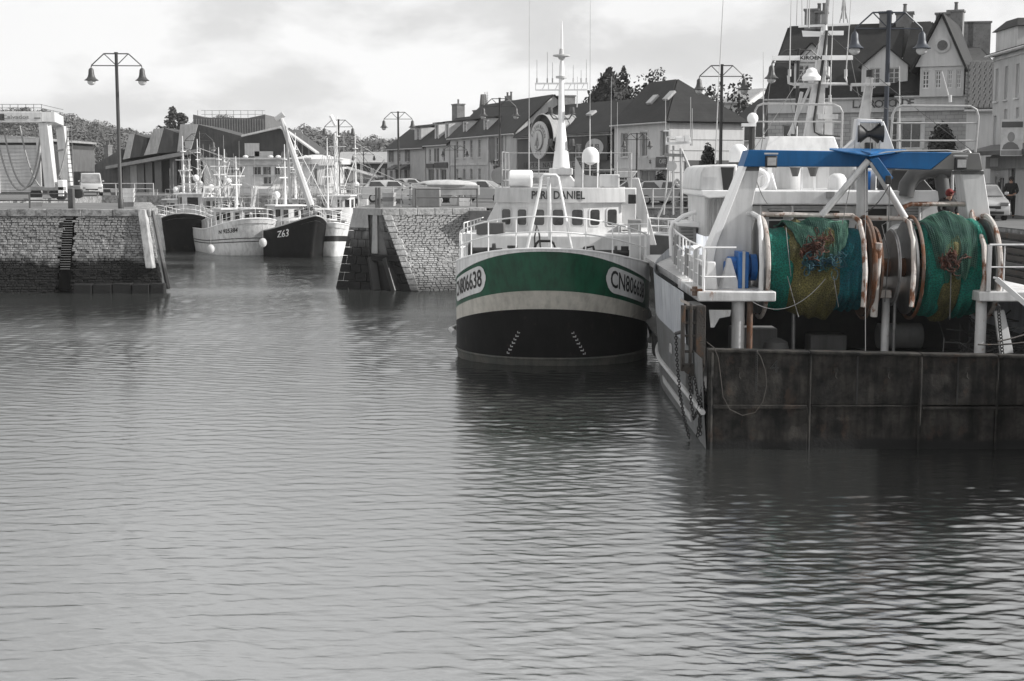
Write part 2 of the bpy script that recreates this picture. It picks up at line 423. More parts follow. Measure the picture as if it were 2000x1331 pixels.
# rippled near water as real geometry, flat sheet beyond
nr_, nc_ = 960, 560; W0_, W1_ = 15.0, 126.0
yy = W0_ * (W1_ / W0_) ** np.linspace(0, 1, nr_); uu = np.linspace(-.5, .5, nc_)
YY, UU = np.meshgrid(yy, uu, indexing='ij'); XX = UU * YY; hh = np.zeros_like(XX); rs = np.random.RandomState(3)
for i in range(110):
    lam = .10 * (.72 / .10) ** rs.rand(); ang = rs.normal(R(6), R(20)); k_ = 2 * math.pi / lam; ph = rs.rand() * 6.283
    amp = .0098 * lam / 6.283
    gx, gy, gp = rs.normal(0, .12), rs.normal(0, .12), rs.rand() * 6.283          # slow grouping
    hh += amp * (1 + 1.0 * np.sin(gx * XX + gy * YY + gp)) * np.sin(k_ * (math.sin(ang) * XX + math.cos(ang) * YY) + ph + .35 * np.sin(.9 * XX + .6 * YY + ph))
edge = np.clip((.5 - np.abs(UU)) * 25, 0, 1) * np.clip((YY - W0_) / 1.0, 0, 1) * np.clip((W1_ - YY) / 14, 0, 1)
hh *= edge; vs_ = np.stack([XX, YY, hh], -1).reshape(-1, 3)
ii = np.arange(nr_ * nc_).reshape(nr_, nc_); q_ = np.stack([ii[:-1, :-1], ii[:-1, 1:], ii[1:, 1:], ii[1:, :-1]], -1).reshape(-1, 4)
h0, h1 = W0_ * .5, W1_ * .5
xtra = np.array([(-140, 4, 0), (140, 4, 0), (-h0, W0_, 0), (h0, W0_, 0), (-h1, W1_, 0), (h1, W1_, 0), (-140, W1_, 0), (140, W1_, 0), (-140, 150, 0), (140, 150, 0)], float); nb_ = len(vs_)
vs_ = np.vstack([vs_, xtra]); q2_ = np.array([(0, 1, 3, 2), (0, 2, 4, 6), (1, 7, 5, 3), (6, 7, 9, 8)]) + nb_; q_ = np.vstack([q_, q2_])
me = bpy.data.meshes.new('water'); me.vertices.add(len(vs_)); me.vertices.foreach_set('co', vs_.ravel()); me.loops.add(q_.size); me.loops.foreach_set('vertex_index', q_.ravel())
me.polygons.add(len(q_)); me.polygons.foreach_set('loop_start', np.arange(0, q_.size, 4)); me.update(calc_edges=True); me.shade_smooth(); me.materials.append(mw)
o_ = bpy.data.objects.new('water', me); COL.objects.link(o_); o_['kind'] = 'structure'
# ground: one sheet round the basin, reaching the horizon (the basin is a hole in it)
m = MB()
LP_TOP_Y, LP_BACK = 77.6, 95.0          # left pier
xL = PX(291, 77.6)
basin_y1 = 127.0
xr_in = PX(700, 96)                      # inner basin right side
m.poly([(-900, LP_TOP_Y + .6, QZ), (xL - .6, LP_TOP_Y + .6, QZ), (PX(279, 95) - .6, LP_BACK, QZ), (-900, LP_BACK, QZ)])
m.poly([(-900, LP_BACK, QZ), (-36, LP_BACK, QZ), (-36, basin_y1, QZ), (-900, basin_y1, QZ)])
m.poly([(-900, basin_y1, QZ), (900, basin_y1, QZ), (900, 1500, QZ), (-900, 1500, QZ)])
quay_r = [(PX(690, 80), 80.5), (PX(745, 78), 78.6), (PX(950, 80), 80.2), (17.6, 79), (18.6, 30), (19, -20)]
m.poly([(quay_r[0][0], 80.5, QZ), (quay_r[1][0], 78.6, QZ), (quay_r[2][0], 80.2, QZ), (17.6, 79.2, QZ), (17.6, basin_y1, QZ), (-3.5, basin_y1, QZ), (-3.5, 96, QZ), (quay_r[0][0], 90, QZ)])
m.poly([(17.6, -40, QZ), (900, -40, QZ), (900, basin_y1, QZ), (17.6, basin_y1, QZ)])
single(m, 'ground', 'paving', None, None, kind='structure', sharp=0)
m = MB(); m.bx(-900, 900, 3, 150, -6, -5.5); single(m, 'seabed', 'seabed', None, None, kind='structure', sharp=0)
# street in front of the houses
m = MB(); rc = [(33, 10, 46), (27, 55, 11), (19.5, 78, 8), (12, 94, 7), (3, 108, 7), (-5, 124, 8), (-14, 145, 9), (-24, 175, 9), (-34, 210, 9)]
for (x0, y0, w0), (x1, y1, w1) in zip(rc[:-1], rc[1:]):
    m.poly([(x0 - w0 / 2, y0, QZ + .004), (x0 + w0 / 2, y0, QZ + .004), (x1 + w1 / 2, y1, QZ + .004), (x1 - w1 / 2, y1, QZ + .004)])
single(m, 'road', 'asphalt', None, None, kind='structure', sharp=0)

# ---- rough stones: a few shared variants placed one by one
def stone_variants(k=8):
    vs = []
    for i in range(k):
        mb = MB(); j = lambda a: random.uniform(-a, a)
        lo = [(-.5, .5, -.5), (.5, .5, -.5), (.5, .5, .5), (-.5, .5, .5)]
        md = [(x * (.99 + j(.01)), -.28 + j(.08), z * (.98 + j(.02))) for x, _, z in lo]
        hi = [(x * (.80 + j(.08)), -.5 + j(.06), z * (.72 + j(.1))) for x, _, z in lo]
        b = mb.av(lo + md + hi)
        for q in range(4):
            mb.fc((b + q, b + 4 + q, b + 4 + (q + 1) % 4, b + (q + 1) % 4)); mb.fc((b + 4 + q, b + 8 + q, b + 8 + (q + 1) % 4, b + 4 + (q + 1) % 4))
        mb.fc((b + 8, b + 11, b + 10, b + 9))
        vs.append(mb)
    return vs
SV = stone_variants()
def stone_face(parent, tl, tr, bl, br, mat, ch=.2, sw=.42, maxparts=300, name='stone', depth=.16, rowfrom=0., skip=None):
    """courses of rubble on the quad tl-tr-br-bl (seen from outside), first maxparts as single pieces, the others as one mesh"""
    tl, tr, bl, br = map(Vector, (tl, tr, bl, br))
    meshes = [v.mesh(name, mat, sharp=.5) for v in SV]
    H = (tl - bl).length; rows = int(H / ch); cnt = 0; rest = MB(); root = parent
    inv = TM[parent.name].inverted()
    zs = [0]
    while zs[-1] < 1: zs.append(zs[-1] + ch * random.uniform(.75, 1.3) / H)
    zs = [z / zs[-1] for z in zs]
    for r in range(len(zs) - 1):
        a, b = zs[r], zs[r + 1]; v = (a + b) / 2
        p0 = tl.lerp(bl, v); p1 = tr.lerp(br, v); W = (p1 - p0).length; x = -random.uniform(0, sw)
        X = (p1 - p0).normalized(); U = (tl - bl).normalized(); Nn = X.cross(U).normalized() * -1.0   # into wall
        while x < W:
            w = sw * random.uniform(.5, 1.7); x0 = max(x, 0); x1 = min(x + w, W)
            if x1 - x0 > .1:
                c = p0 + X * (x0 + x1) / 2 + Nn * (depth / 2 - random.uniform(.0, .07))
                if not (skip and skip(c)):
                    M = Matrix.Identity(4)
                    for i, (ax, s_) in enumerate(((X, (x1 - x0) - .012), (Nn, depth), (U, (b - a) * H - .008))):
                        for k in range(3): M[k][i] = ax[k] * s_
                    tw = Matrix.Rotation(random.uniform(-.06, .06), 4, 'Y'); M = M @ tw; M.translation = c; k = random.randrange(8)
                    if cnt < maxparts and b > rowfrom:
                        o_ = bpy.data.objects.new(name, meshes[k]); COL.objects.link(o_); o_.parent = parent; o_.matrix_local = inv @ M; cnt += 1
                    else:
                        base = len(rest.v); rest.v += [inv @ (M @ vv) for vv in SV[k].v]
                        rest.f += [tuple(base + i for i in f_) for f_ in SV[k].f]; rest.mi += [0] * len(SV[k].f)
            x += w
    if rest.v: part(rest, 'rubble_stones', mat, parent, kind='stuff', sharp=.5)

# ---- left pier
pl = thing('harbour_pier', 'long rubble stone pier with a ladder slot and pale timber at its end', 'pier', (xL - 4, 77, 0))
xb = PX(320, 76, 572); xE = PX(279, 95)
Yt, Yb = 77.6, 76.2
Z1 = QZ - .38
m = MB()
m.hexa([(-60, Yb + .1, -5.4), (xb - .12, Yb + .1, -5.4), (xE - .0, 95.4, -5.4), (-60, 95.4, -5.4)], [(-60, Yt + .12, Z1), (xL - .12, Yt + .12, Z1), (xE - .3, 95, Z1), (-60, 95, Z1)])
part(m, 'core', 'joint', pl, world=True, sharp=0)
# ladder recess x range
lx0, lx1 = PX(116, 77), PX(137, 77)
skipf = lambda c: lx0 - .05 < c.x < lx1 + .05 and c.y < 79
stone_face(pl, (-31, Yt, Z1), (xL, Yt, Z1), (-31, Yb, -.3), (xb, Yb, -.3), 'stone', ch=.125, sw=.27, maxparts=300, skip=lambda c: skipf(c) or c.x < -28.6)
stone_face(pl, (xL, Yt, Z1), (xE, 95, Z1), (xb, Yb, -.3), (xE + .3, 95, -.3), 'stone', ch=.32, sw=.8, maxparts=0)
m = MB()   # black sheet standing in for the shade of a deep ladder recess
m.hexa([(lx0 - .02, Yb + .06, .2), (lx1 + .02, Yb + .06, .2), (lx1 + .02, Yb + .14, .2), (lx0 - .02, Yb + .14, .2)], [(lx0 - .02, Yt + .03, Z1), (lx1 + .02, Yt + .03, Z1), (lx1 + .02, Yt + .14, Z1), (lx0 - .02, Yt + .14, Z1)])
part(m, 'slot_shade', 'void', pl, world=True)
for i in range(22):
    z = 1.25 + i * .128; y = Yb + (Yt - Yb) * (z / QZ) - .02
    mm = MB(); mm.cyl((lx0 + .02, y, z), (lx1 - .02, y, z), .010, n=6); part(mm, 'ladder_rung', 'galv', pl, world=True)
for x in (lx0 + .04, lx1 - .04):
    mm = MB(); mm.bar((x, Yb + .0, .1), (x, Yt + .0, Z1), .05, .03); part(mm, 'ladder_stringer', 'void', pl, world=True)
x = -60
while x < xL:          # coping stones
    w = random.uniform(1.5, 2.1); x1 = min(x + w, xL + .06)
    if x1 > -31:
        mm = MB(); mm.bx(x + .01, x1 - .01, Yt - .1 + random.uniform(-.02, .02), Yt + 1.0, Z1 + .005, QZ + random.uniform(.0, .02)); part(mm, 'coping_stone', 'stone', pl, world=True, bevel=.03)
    x += w
y = Yt + 1.0
while y < 95:
    xq = xL + (xE - xL) * (y - Yt) / (95 - Yt); mm = MB(); mm.bx(xq - 1.0, xq + .06, y + .01, y + 1.8, Z1 + .005, QZ + random.uniform(0, .02)); part(mm, 'coping_stone', 'stone', pl, world=True, bevel=.03); y += 1.81
x = PX(142, 75.7, 560)
while x < xb - .2:     # footing blocks
    w = random.uniform(.85, 1.05); mm = MB(); mm.bx(x + .02, min(x + w, xb + .12) - .02, Yb - .55 + random.uniform(-.03, .03), Yb + .05, -.5, .52 + random.uniform(-.03, .03)); part(mm, 'footing_block', 'stone', pl, world=True, bevel=.06); x += w
# timber rubbing piece on the end
m = MB(); m.hexa([(xb - 1.0, Yb + .05, 1.3), (xb - .62, Yb + .0, 1.3), (xb - .55, Yb + .5, 1.3), (xb - .9, Yb + .5, 1.3)], [(xL - .62, Yt - .14, QZ), (xL - .2, Yt - .16, QZ), (xL - .1, Yt + .4, QZ), (xL - .5, Yt + .4, QZ)])
part(m, 'rubbing_timber', 'timber', pl, world=True, bevel=.03, label='pale worn timber running down the pier end')
m = MB(); m.tube([(xL + .1, Yt + .3, QZ - .1), (xb + .1, Yb + .4, .2)], [.1, .14], 6); part(m, 'corner_pile', 'joint', pl, world=True)

# ---- right pier with its gate slot
A1, B1 = Vector((PX(745, 78.6), 78.6, QZ)), Vector((PX(805, 77.2, 568), 77.2, -.05))     # lit ridge
A0, B0 = Vector((PX(690, 80.5), 80.5, QZ)), Vector((PX(655, 79.5, 565), 79.5, -.05))
A2, B2 = Vector((PX(950, 80.2), 80.2, QZ)), Vector((PX(985, 79.2, 568), 79.2, -.05))
pr_ = thing('pier_head', 'battered stone pier head with a dark gate slot and a sunlit rubble face', 'pier', ((A1.x + A2.x) / 2, 80, 0))
m = MB()
dn = Vector((0, 0, -5)); 
i_ = lambda p, dx=0, dy=.12: Vector((p.x + dx, p.y + dy, p.z))
m.hexa([i_(B0, .1) + dn, i_(B1, 0) + dn, i_(B2, 0) + dn, Vector((-3.5, 96.2, -5))], [i_(A0, .1) - Vector((0, 0, .3)), i_(A1, 0) - Vector((0, 0, .3)), i_(A2, 0) - Vector((0, 0, .3)), Vector((-3.5, 96, QZ - .3))])
part(m, 'core', 'joint', pr_, world=True, sharp=0)
m = MB(); m.hexa([(PX(955, 79.6), 79.6, -5), (17.8, 79, -5), (17.8, 126, -5), (-3.4, 126, -5)], [(PX(955, 80.3), 80.4, QZ - .02), (17.7, 79.2, QZ - .02), (17.7, 126, QZ - .02), (-3.4, 126, QZ - .02)]); part(m, 'quay_body', 'stone', pr_, world=True, sharp=0)
off = Vector((0, 0, .36))
stone_face(pr_, A1 - off, A2 - off, B1, B2, 'stone_sunlit', ch=.12, sw=.26, maxparts=300, name='stone')
# gap-facing shaded side: big ashlar, with the slot left open
def shade_pt(u, v): return (A0.lerp(A1, u)).lerp(B0.lerp(B1, u), v)
def ashlar(u0, u1, rows, cols, mat, push=0, v0=.07, v1=1.0, name='block'):
    for r in range(rows):
        c0 = 0 if r % 2 == 0 else .5 / cols; us = [0] + [c0 + i / cols for i in range(0 if c0 else 1, cols)] + [1]
        for a, b in zip(us[:-1], us[1:]):
            va, vb = v0 + (v1 - v0) * r / rows, v0 + (v1 - v0) * (r + 1) / rows; e = .004
            q = [shade_pt(u0 + (u1 - u0) * a + e, va + .003), shade_pt(u0 + (u1 - u0) * b - e, va + .003), shade_pt(u0 + (u1 - u0) * b - e, vb - .003), shade_pt(u0 + (u1 - u0) * a + e, vb - .003)]
            d = Vector((0, .2 + push, 0)); k = Vector((0, push - random.uniform(0, .03), 0))
            mm = MB(); mm.hexa([q[3] + k, q[2] + k, q[2] + d, q[3] + d], [q[0] + k, q[1] + k, q[1] + d, q[0] + d]); part(mm, name, mat, pr_, world=True, bevel=.02)
mk('concrete_head', .33, .8, col2=.27, vs=.9, streak=.3, tide=(2.9, .25, .15, .06)) 
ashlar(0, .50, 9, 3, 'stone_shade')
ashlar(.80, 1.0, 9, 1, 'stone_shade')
m = MB()   # smooth cap block
q = [shade_pt(.02, .0), shade_pt(.50, .0), shade_pt(.50, .24), shade_pt(.0, .24)]; k = Vector((0, -.05, 0)); d = Vector((0, .3, 0))
m.hexa([q[3] + k, q[2] + k, q[2] + d, q[3] + d], [q[0] + k, q[1] + k, q[1] + d, q[0] + d]); part(m, 'cap_block', 'concrete', pr_, world=True, bevel=.03)
m = MB()   # slanting pale beam in the slot
m.hexa([shade_pt(.52, .55) + Vector((0, -.05, 0)), shade_pt(.63, .55) + Vector((0, -.05, 0)), shade_pt(.63, .55) + d, shade_pt(.52, .55) + d], [shade_pt(.66, .07) + Vector((0, -.05, 0)), shade_pt(.80, .07) + Vector((0, -.05, 0)), shade_pt(.80, .07) + d, shade_pt(.66, .07) + d])
part(m, 'gate_beam', 'concrete', pr_, world=True, bevel=.02, label='pale slanting beam in the dark slot')
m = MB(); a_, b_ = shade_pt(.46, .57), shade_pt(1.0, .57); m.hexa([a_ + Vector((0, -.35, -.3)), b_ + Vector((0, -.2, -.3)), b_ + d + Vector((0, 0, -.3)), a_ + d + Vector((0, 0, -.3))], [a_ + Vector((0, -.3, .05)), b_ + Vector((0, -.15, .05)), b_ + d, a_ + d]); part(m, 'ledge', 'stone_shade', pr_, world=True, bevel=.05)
for u in (.52, .78):
    m = MB(); a_, b_ = shade_pt(u, .6), shade_pt(u + .02, 1.0); m.bar(a_ + Vector((0, -.08, 0)), b_ + Vector((0, -.1, 0)), .45, .3); part(m, 'fender_pile', 'black', pr_, world=True, bevel=.03)
# quoins on the lit ridge
for r in range(13):
    a_, b_ = A1.lerp(B1, .08 + r * .07), A1.lerp(B1, .08 + (r + 1) * .07 - .006); wq = random.uniform(.3, .5); X = Vector((1, .02, 0))
    m = MB(); m.hexa([b_ + Vector((-.05, -.05, 0)), b_ + X * wq + Vector((0, -.05, 0)), b_ + X * wq + Vector((0, .3, 0)), b_ + Vector((-.05, .3, 0))], [a_ + Vector((-.05, -.05, 0)), a_ + X * wq + Vector((0, -.05, 0)), a_ + X * wq + Vector((0, .3, 0)), a_ + Vector((-.05, .3, 0))]); part(m, 'quoin', 'stone_sunlit', pr_, world=True, bevel=.03)
def coping(p, q, n, wid=.9, mat='stone_sunlit'):
    p, q = Vector(p), Vector(q); X = (q - p).normalized(); Nn = Vector((-X.y, X.x, 0))
    for i in range(n):
        a_, b_ = p.lerp(q, i / n) + X * .012, p.lerp(q, (i + 1) / n) - X * .012; k = Nn * -.06; z0 = Vector((0, 0, -.36)); z1 = Vector((0, 0, random.uniform(.005, .03)))
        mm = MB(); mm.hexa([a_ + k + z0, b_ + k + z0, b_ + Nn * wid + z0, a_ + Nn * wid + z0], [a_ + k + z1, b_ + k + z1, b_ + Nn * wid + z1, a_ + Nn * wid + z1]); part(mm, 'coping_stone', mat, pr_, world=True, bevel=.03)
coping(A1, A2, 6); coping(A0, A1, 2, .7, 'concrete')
# mooring stairs notch / dark block beyond the pier face
m = MB(); m.bx(PX(915, 79), PX(957, 79), 79.0, 80.2, PZ(470, 79.5), PZ(412, 79.5)); single(m, 'stair_block', 'joint', 'dark stone stair block at the right end of the sunlit pier face', 'stairs')
# inner quay faces
m = MB(); m.bx(-37, -3.4, 126.4, 127, -5, QZ - .02); m.bx(-37, -36, 95, 127, -5, QZ - .02)
single(m, 'quay_wall', 'stone', 'dark stone wall at the back of the inner basin behind the moored boats', 'quay wall', sharp=0)
m = MB(); m.bx(17.65, 18.4, -40, 79, -5, QZ - .02); 
single(m, 'quay_wall', 'stone', 'stone quay wall on the right running beside the moored trawlers', 'quay wall', sharp=0)

# ---- hills and wood
def hill_h(x, y):
    hx = (x / y) * FPX + 1000                       # bearing, for the skyline profile
    pts = [(-1200, 150), (-200, 205), (0, 222), (90, 212), (170, 232), (240, 248), (300, 262), (360, 252), (430, 232), (500, 240), (560, 256), (620, 250), (690, 268), (760, 272), (820, 262), (900, 275), (1000, 290), (1300, 300), (3000, 300)]
    for (a, ya), (b, yb) in zip(pts[:-1], pts[1:]):
        if a <= hx <= b: py = ya + (yb - ya) * (hx - a) / (b - a); break
    else: py = 330
    return py
m = MB()
def hill(u, v):
    x = -520 + u * 760; y = 330 + v * 420; f = math.sin(min(1, v * 1.25) * math.pi / 2) ** 1.1
    top = (340 - hill_h(x, y) - 22) * y / FPX
    return (x, y, QZ - .5 + f * top * (1 + .05 * math.sin(x * .05 + y * .03)))
m.grid(hill, 90, 24); single(m, 'hill', 'hill_ground', None, None, kind='structure', sharp=0)
def leaf_blob(mb, c, rx, rz, n, s, rng, jit=1):
    for _ in range(n):
        a = rng.uniform(0, 2 * math.pi); z = rng.uniform(-.5, 1); rr = math.sqrt(max(0, 1 - z * z)) * rng.uniform(.75, 1.03); k = rng.uniform(.85, 1.05)
        p = Vector((c[0] + rx * rr * math.cos(a) * k, c[1] + rx * rr * math.sin(a) * k, c[2] + rz * z * k))
        n_ = Vector((rng.gauss(0, .6 * jit) + math.cos(a), rng.gauss(0, .6 * jit) + math.sin(a), rng.gauss(0, .5 * jit) + z + .4)).normalized()
        e = n_.orthogonal().normalized() * s * rng.uniform(.6, 1.3); g = n_.cross(e.normalized()) * s * rng.uniform(.6, 1.3)
        b = len(mb.v); mb.v += [p - e, p - g * .8, p + e, p + g * .8]; mb.f.append((b, b + 1, b + 2, b + 3)); mb.mi.append(0)
rng = random.Random(11); m = MB()
i = 0
while i < 760:
    u = rng.random() * .70; v = .12 + rng.random() * .75; h_ = hill(u, v); r_ = rng.uniform(2.6, 6.2); px_ = 1000 + h_[0] / h_[1] * FPX
    if not (-60 < px_ < 800): continue
    i += 1; leaf_blob(m, (h_[0], h_[1], h_[2] + r_ * .35), r_, r_ * rng.uniform(.8, 1.2), 340, r_ * .085, rng, .35)
o_ = single(m, 'hillside_wood', 'foliage_far', 'wooded hillside rising behind the harbour sheds', 'woods', kind='stuff', sharp=0)

# ---- trees
def tree(name, label, x, y, z, h, rx, kind='round', mat='foliage', n=2600, ls=.16, seed=1, group=None):
    rg = random.Random(seed); t_ = thing(name, label, 'tree', (x, y, z), 0, group)
    m = MB(); m.tube([(0, 0, 0), (.05 * h * rg.uniform(-1, 1), 0, h * .45), (0, .1, h * .8)], [.045 * h, .03 * h, .008 * h], 7)
    tips = []
    for i in range(9 if kind == 'round' else 5):
        a = i * 2.4; hh = h * rg.uniform(.3, .75); tip = (math.cos(a) * rx * .7, math.sin(a) * rx * .7, hh + h * .14); tips.append(tip)
        m.tube([(0, 0, hh * .8), ((tip[0]) * .5, tip[1] * .5, hh), tip], [.015 * h, .01 * h, .004 * h], 5)
    part(m, 'trunk', 'bark', t_)
    m = MB()
    if kind == 'conifer':
        for i in range(n):
            f = rg.random() ** .75; zz = h * (.12 + .88 * (1 - f)); a = rg.uniform(0, 6.28); rr = rx * f ** .8 * rg.uniform(.3, 1.1) * (1 + .25 * math.sin(zz * 4 + 2 * math.sin(a * 3)) + .2 * math.sin(a * 5 + zz))
            p = Vector((rr * math.cos(a), rr * math.sin(a), zz - rr * .12)); n_ = Vector((math.cos(a) + rg.gauss(0, .5), math.sin(a) + rg.gauss(0, .5), rg.gauss(.3, .5))).normalized()
            e = n_.orthogonal().normalized() * ls * rg.uniform(.6, 1.5); g = n_.cross(e.normalized()) * ls * rg.uniform(.3, .9)
            b = len(m.v); m.v += [p - e, p - g, p + e, p + g]; m.f.append((b, b + 1, b + 2, b + 3)); m.mi.append(0)
    else:
        for tip in tips + [(0, 0, h * .8)]:
            for k in range(4):
                c = (tip[0] + rg.gauss(0, rx * .25), tip[1] + rg.gauss(0, rx * .25), tip[2] + rg.gauss(0, h * .09)); leaf_blob(m, c, rx * rg.uniform(.2, .36), h * rg.uniform(.07, .13), n // 40, ls, rg)
    part(m, 'crown', mat, t_, sharp=0); return t_
def bush(name, label, c, rx, rz, mat='foliage_dark', n=2500, ls=.09, seed=1):
    rg = random.Random(seed); m = MB(); m.tube([(c[0], c[1], c[2]), (c[0], c[1], c[2] + rz)], [.08, .03], 6)
    for k in range(9):
        a = rg.uniform(0, 6.28); leaf_blob(m, (c[0] + math.cos(a) * rx * .4 * rg.random(), c[1] + math.sin(a) * rx * .4, c[2] + rz * rg.uniform(.55, 1.1)), rx * rg.uniform(.5, .8), rz * rg.uniform(.45, .8), n // 9, ls, rg)
    return single(m, name, mat, label, 'bush', sharp=0)
# ================================================================= TOWN
def wall_holes(mb, W, z0, z1, holes, y=0, rev=.18):
    xs = sorted({0, W} | {h[0] for h in holes} | {h[0] + h[2] for h in holes}); zs = sorted({z0, z1} | {h[1] for h in holes} | {h[1] + h[3] for h in holes})
    for a, b in zip(xs[:-1], xs[1:]):
        for c, d in zip(zs[:-1], zs[1:]):
            mx_, mz = (a + b) / 2, (c + d) / 2
            if any(h[0] < mx_ < h[0] + h[2] and h[1] < mz < h[1] + h[3] for h in holes): continue
            mb.poly([(a, y, c), (b, y, c), (b, y, d), (a, y, d)])
    for x, z, w, h in holes:
        for q in (((x, z), (x + w, z)), ((x + w, z), (x + w, z + h)), ((x + w, z + h), (x, z + h)), ((x, z + h), (x, z))):
            (a, c), (b, d) = q; mb.poly([(a, y, c), (a, y + rev, c), (b, y + rev, d), (b, y, d)])
def window(parent, x, z, w, h, y=0, fm='trim', gm='glass_dark', bars=(1, 1), sill=True, fr=.07, shutters=False, name='window', surround=0, door=False):
    f = MB(); yy = y + .10
    for q in ((x, x + fr, z, z + h), (x + w - fr, x + w, z, z + h), (x + fr, x + w - fr, z, z + fr), (x + fr, x + w - fr, z + h - fr, z + h)): f.bx(q[0], q[1], yy, yy + .07, q[2], q[3])
    fo = part(f, name, fm, parent, sharp=0)
    g = MB(); g.bx(x + fr, x + w - fr, yy + .035, yy + .05, z + fr, z + h - fr); part(g, 'door_leaf' if door else 'pane', 'shutter' if door else gm, fo, sharp=0)
    if not door and (bars[0] or bars[1]):
        g = MB()
        for i in range(bars[0]): xx = x + w * (i + 1) / (bars[0] + 1); g.bx(xx - .025, xx + .025, yy + .01, yy + .06, z + fr, z + h - fr)
        for i in range(bars[1]): zz = z + h * (i + 1) / (bars[1] + 1); g.bx(x + fr, x + w - fr, yy + .012, yy + .058, zz - .02, zz + .02)
        part(g, 'glazing_bars', fm, fo, sharp=0)
    if sill: g = MB(); g.bx(x - .08, x + w + .08, y - .09, y + .1, z - .09, z - .004); part(g, 'sill', fm, fo, sharp=0)
    if surround:
        g = MB(); s_ = surround
        g.bx(x - s_, x - .004, y - .03, y + .05, z, z + h); g.bx(x + w + .004, x + w + s_, y - .03, y + .05, z, z + h); g.bx(x - s_, x + w + s_, y - .04, y + .05, z + h + .004, z + h + s_); part(g, 'surround', 'trim', fo, sharp=0)
    if shutters:
        for xx in (x - w * .52, x + w + .02):
            g = MB(); g.bx(xx, xx + w * .5, y - .06, y - .02, z, z + h)
            for k in range(5): zz = z + h * (k + .5) / 5; g.bx(xx + .04, xx + w * .5 - .04, y - .075, y - .061, zz - .03, zz + .03)
            part(g, 'shutter', 'shutter', fo, sharp=0)
    return fo
def chimney(parent, x, y, z0, z1, w=.9, d=.6, pots=3, mat='chimney_stone', tall=0):
    m = MB(); m.bx(x - w / 2, x + w / 2, y - d / 2, y + d / 2, z0, z1 - .12); m.bx(x - w / 2 - .07, x + w / 2 + .07, y - d / 2 - .07, y + d / 2 + .07, z1 - .118, z1)
    c = part(m, 'chimney', mat, parent, sharp=0)
    for i in range(pots):
        xx = x + (i - (pots - 1) / 2) * w / max(pots, 1) * .9; g = MB(); g.lathe([(.13, 0), (.11, .1), (.10, .42 + tall * (i % 2)), (.13, .45 + tall * (i % 2)), (.12, .5 + tall * (i % 2))], (xx, y, z1), 8); part(g, 'chimney_pot', 'clay_tile', c)
    return c
def roof_slab(mb, q, th=.14):
    q = [Vector(p) for p in q]; n = (q[1] - q[0]).cross(q[2] - q[0]).normalized(); n = n if n.z > 0 else -n
    mb.prism(q, n * th)
def house(name, label, A, B, depth, eave, ridge, wall='render_grey', roof='slate', wins=(), hip=(0, 0), cat='house', over=.3, z0=None, cornice=True, roofless=False):
    Av, Bv = Vector((PX(A[0], A[1]), A[1], QZ)), Vector((PX(B[0], B[1]), B[1], QZ)); d = Bv - Av; W = d.length; rz = math.atan2(d.y, d.x)
    t_ = thing(name, label, cat, tuple(Av), rz); t_['_W'] = W
    m = MB(); wall_holes(m, W, 0, eave, [w[:4] for w in wins])
    m.poly([(W, 0, 0), (W, depth, 0), (W, depth, eave), (W, 0, eave)]); m.poly([(0, depth, 0), (0, 0, 0), (0, 0, eave), (0, depth, eave)]); m.poly([(W, depth, 0), (0, depth, 0), (0, depth, eave), (W, depth, eave)])
    if ridge > eave and not roofless:
        for x, h_ in ((0, hip[0]), (W, hip[1])):
            if not h_: m.poly([(x, 0, eave), (x, depth, eave), (x, depth / 2, ridge)] if x == 0 else [(x, depth, eave), (x, 0, eave), (x, depth / 2, ridge)])
    part(m, 'wall', wall, t_, sharp=0)
    for w in wins:
        kw = w[4] if len(w) > 4 else {}; window(t_, *w[:4], **kw)
    if roofless: return t_, W
    m = MB(); k = over; sl = (ridge - eave) / (depth / 2); ze = eave - k * sl
    r0 = (hip[0] if hip[0] else -.12); r1 = W - hip[1] if hip[1] else W + .12; a0 = -k if hip[0] else -.12; a1 = W + k if hip[1] else W + .12; mid = depth / 2
    if ridge > eave:
        roof_slab(m, [(a0, -k, ze), (a1, -k, ze), (r1, mid, ridge), (r0, mid, ridge)]); roof_slab(m, [(a1, depth + k, ze), (a0, depth + k, ze), (r0, mid, ridge), (r1, mid, ridge)])
        if hip[0]: roof_slab(m, [(a0, depth + k, ze), (a0, -k, ze), (r0, mid, ridge)])
        if hip[1]: roof_slab(m, [(a1, -k, ze), (a1, depth + k, ze), (r1, mid, ridge)])
    else: m.bx(-k, W + k, -k, depth + k, eave, eave + .25)
    part(m, 'roof', roof, t_, sharp=0)
    g = MB(); g.tube([(a0, -k - .05, ze + .02), (a1, -k - .05, ze + .02)], .07, 6); part(g, 'gutter', 'dark_grey' if wall == 'render_dark' else 'light_grey', t_)
    if cornice: g = MB(); g.bx(-.03, W + .03, -.08, -.003, eave - .28, eave - .12); part(g, 'cornice', 'trim', t_, sharp=0)
    return t_, W
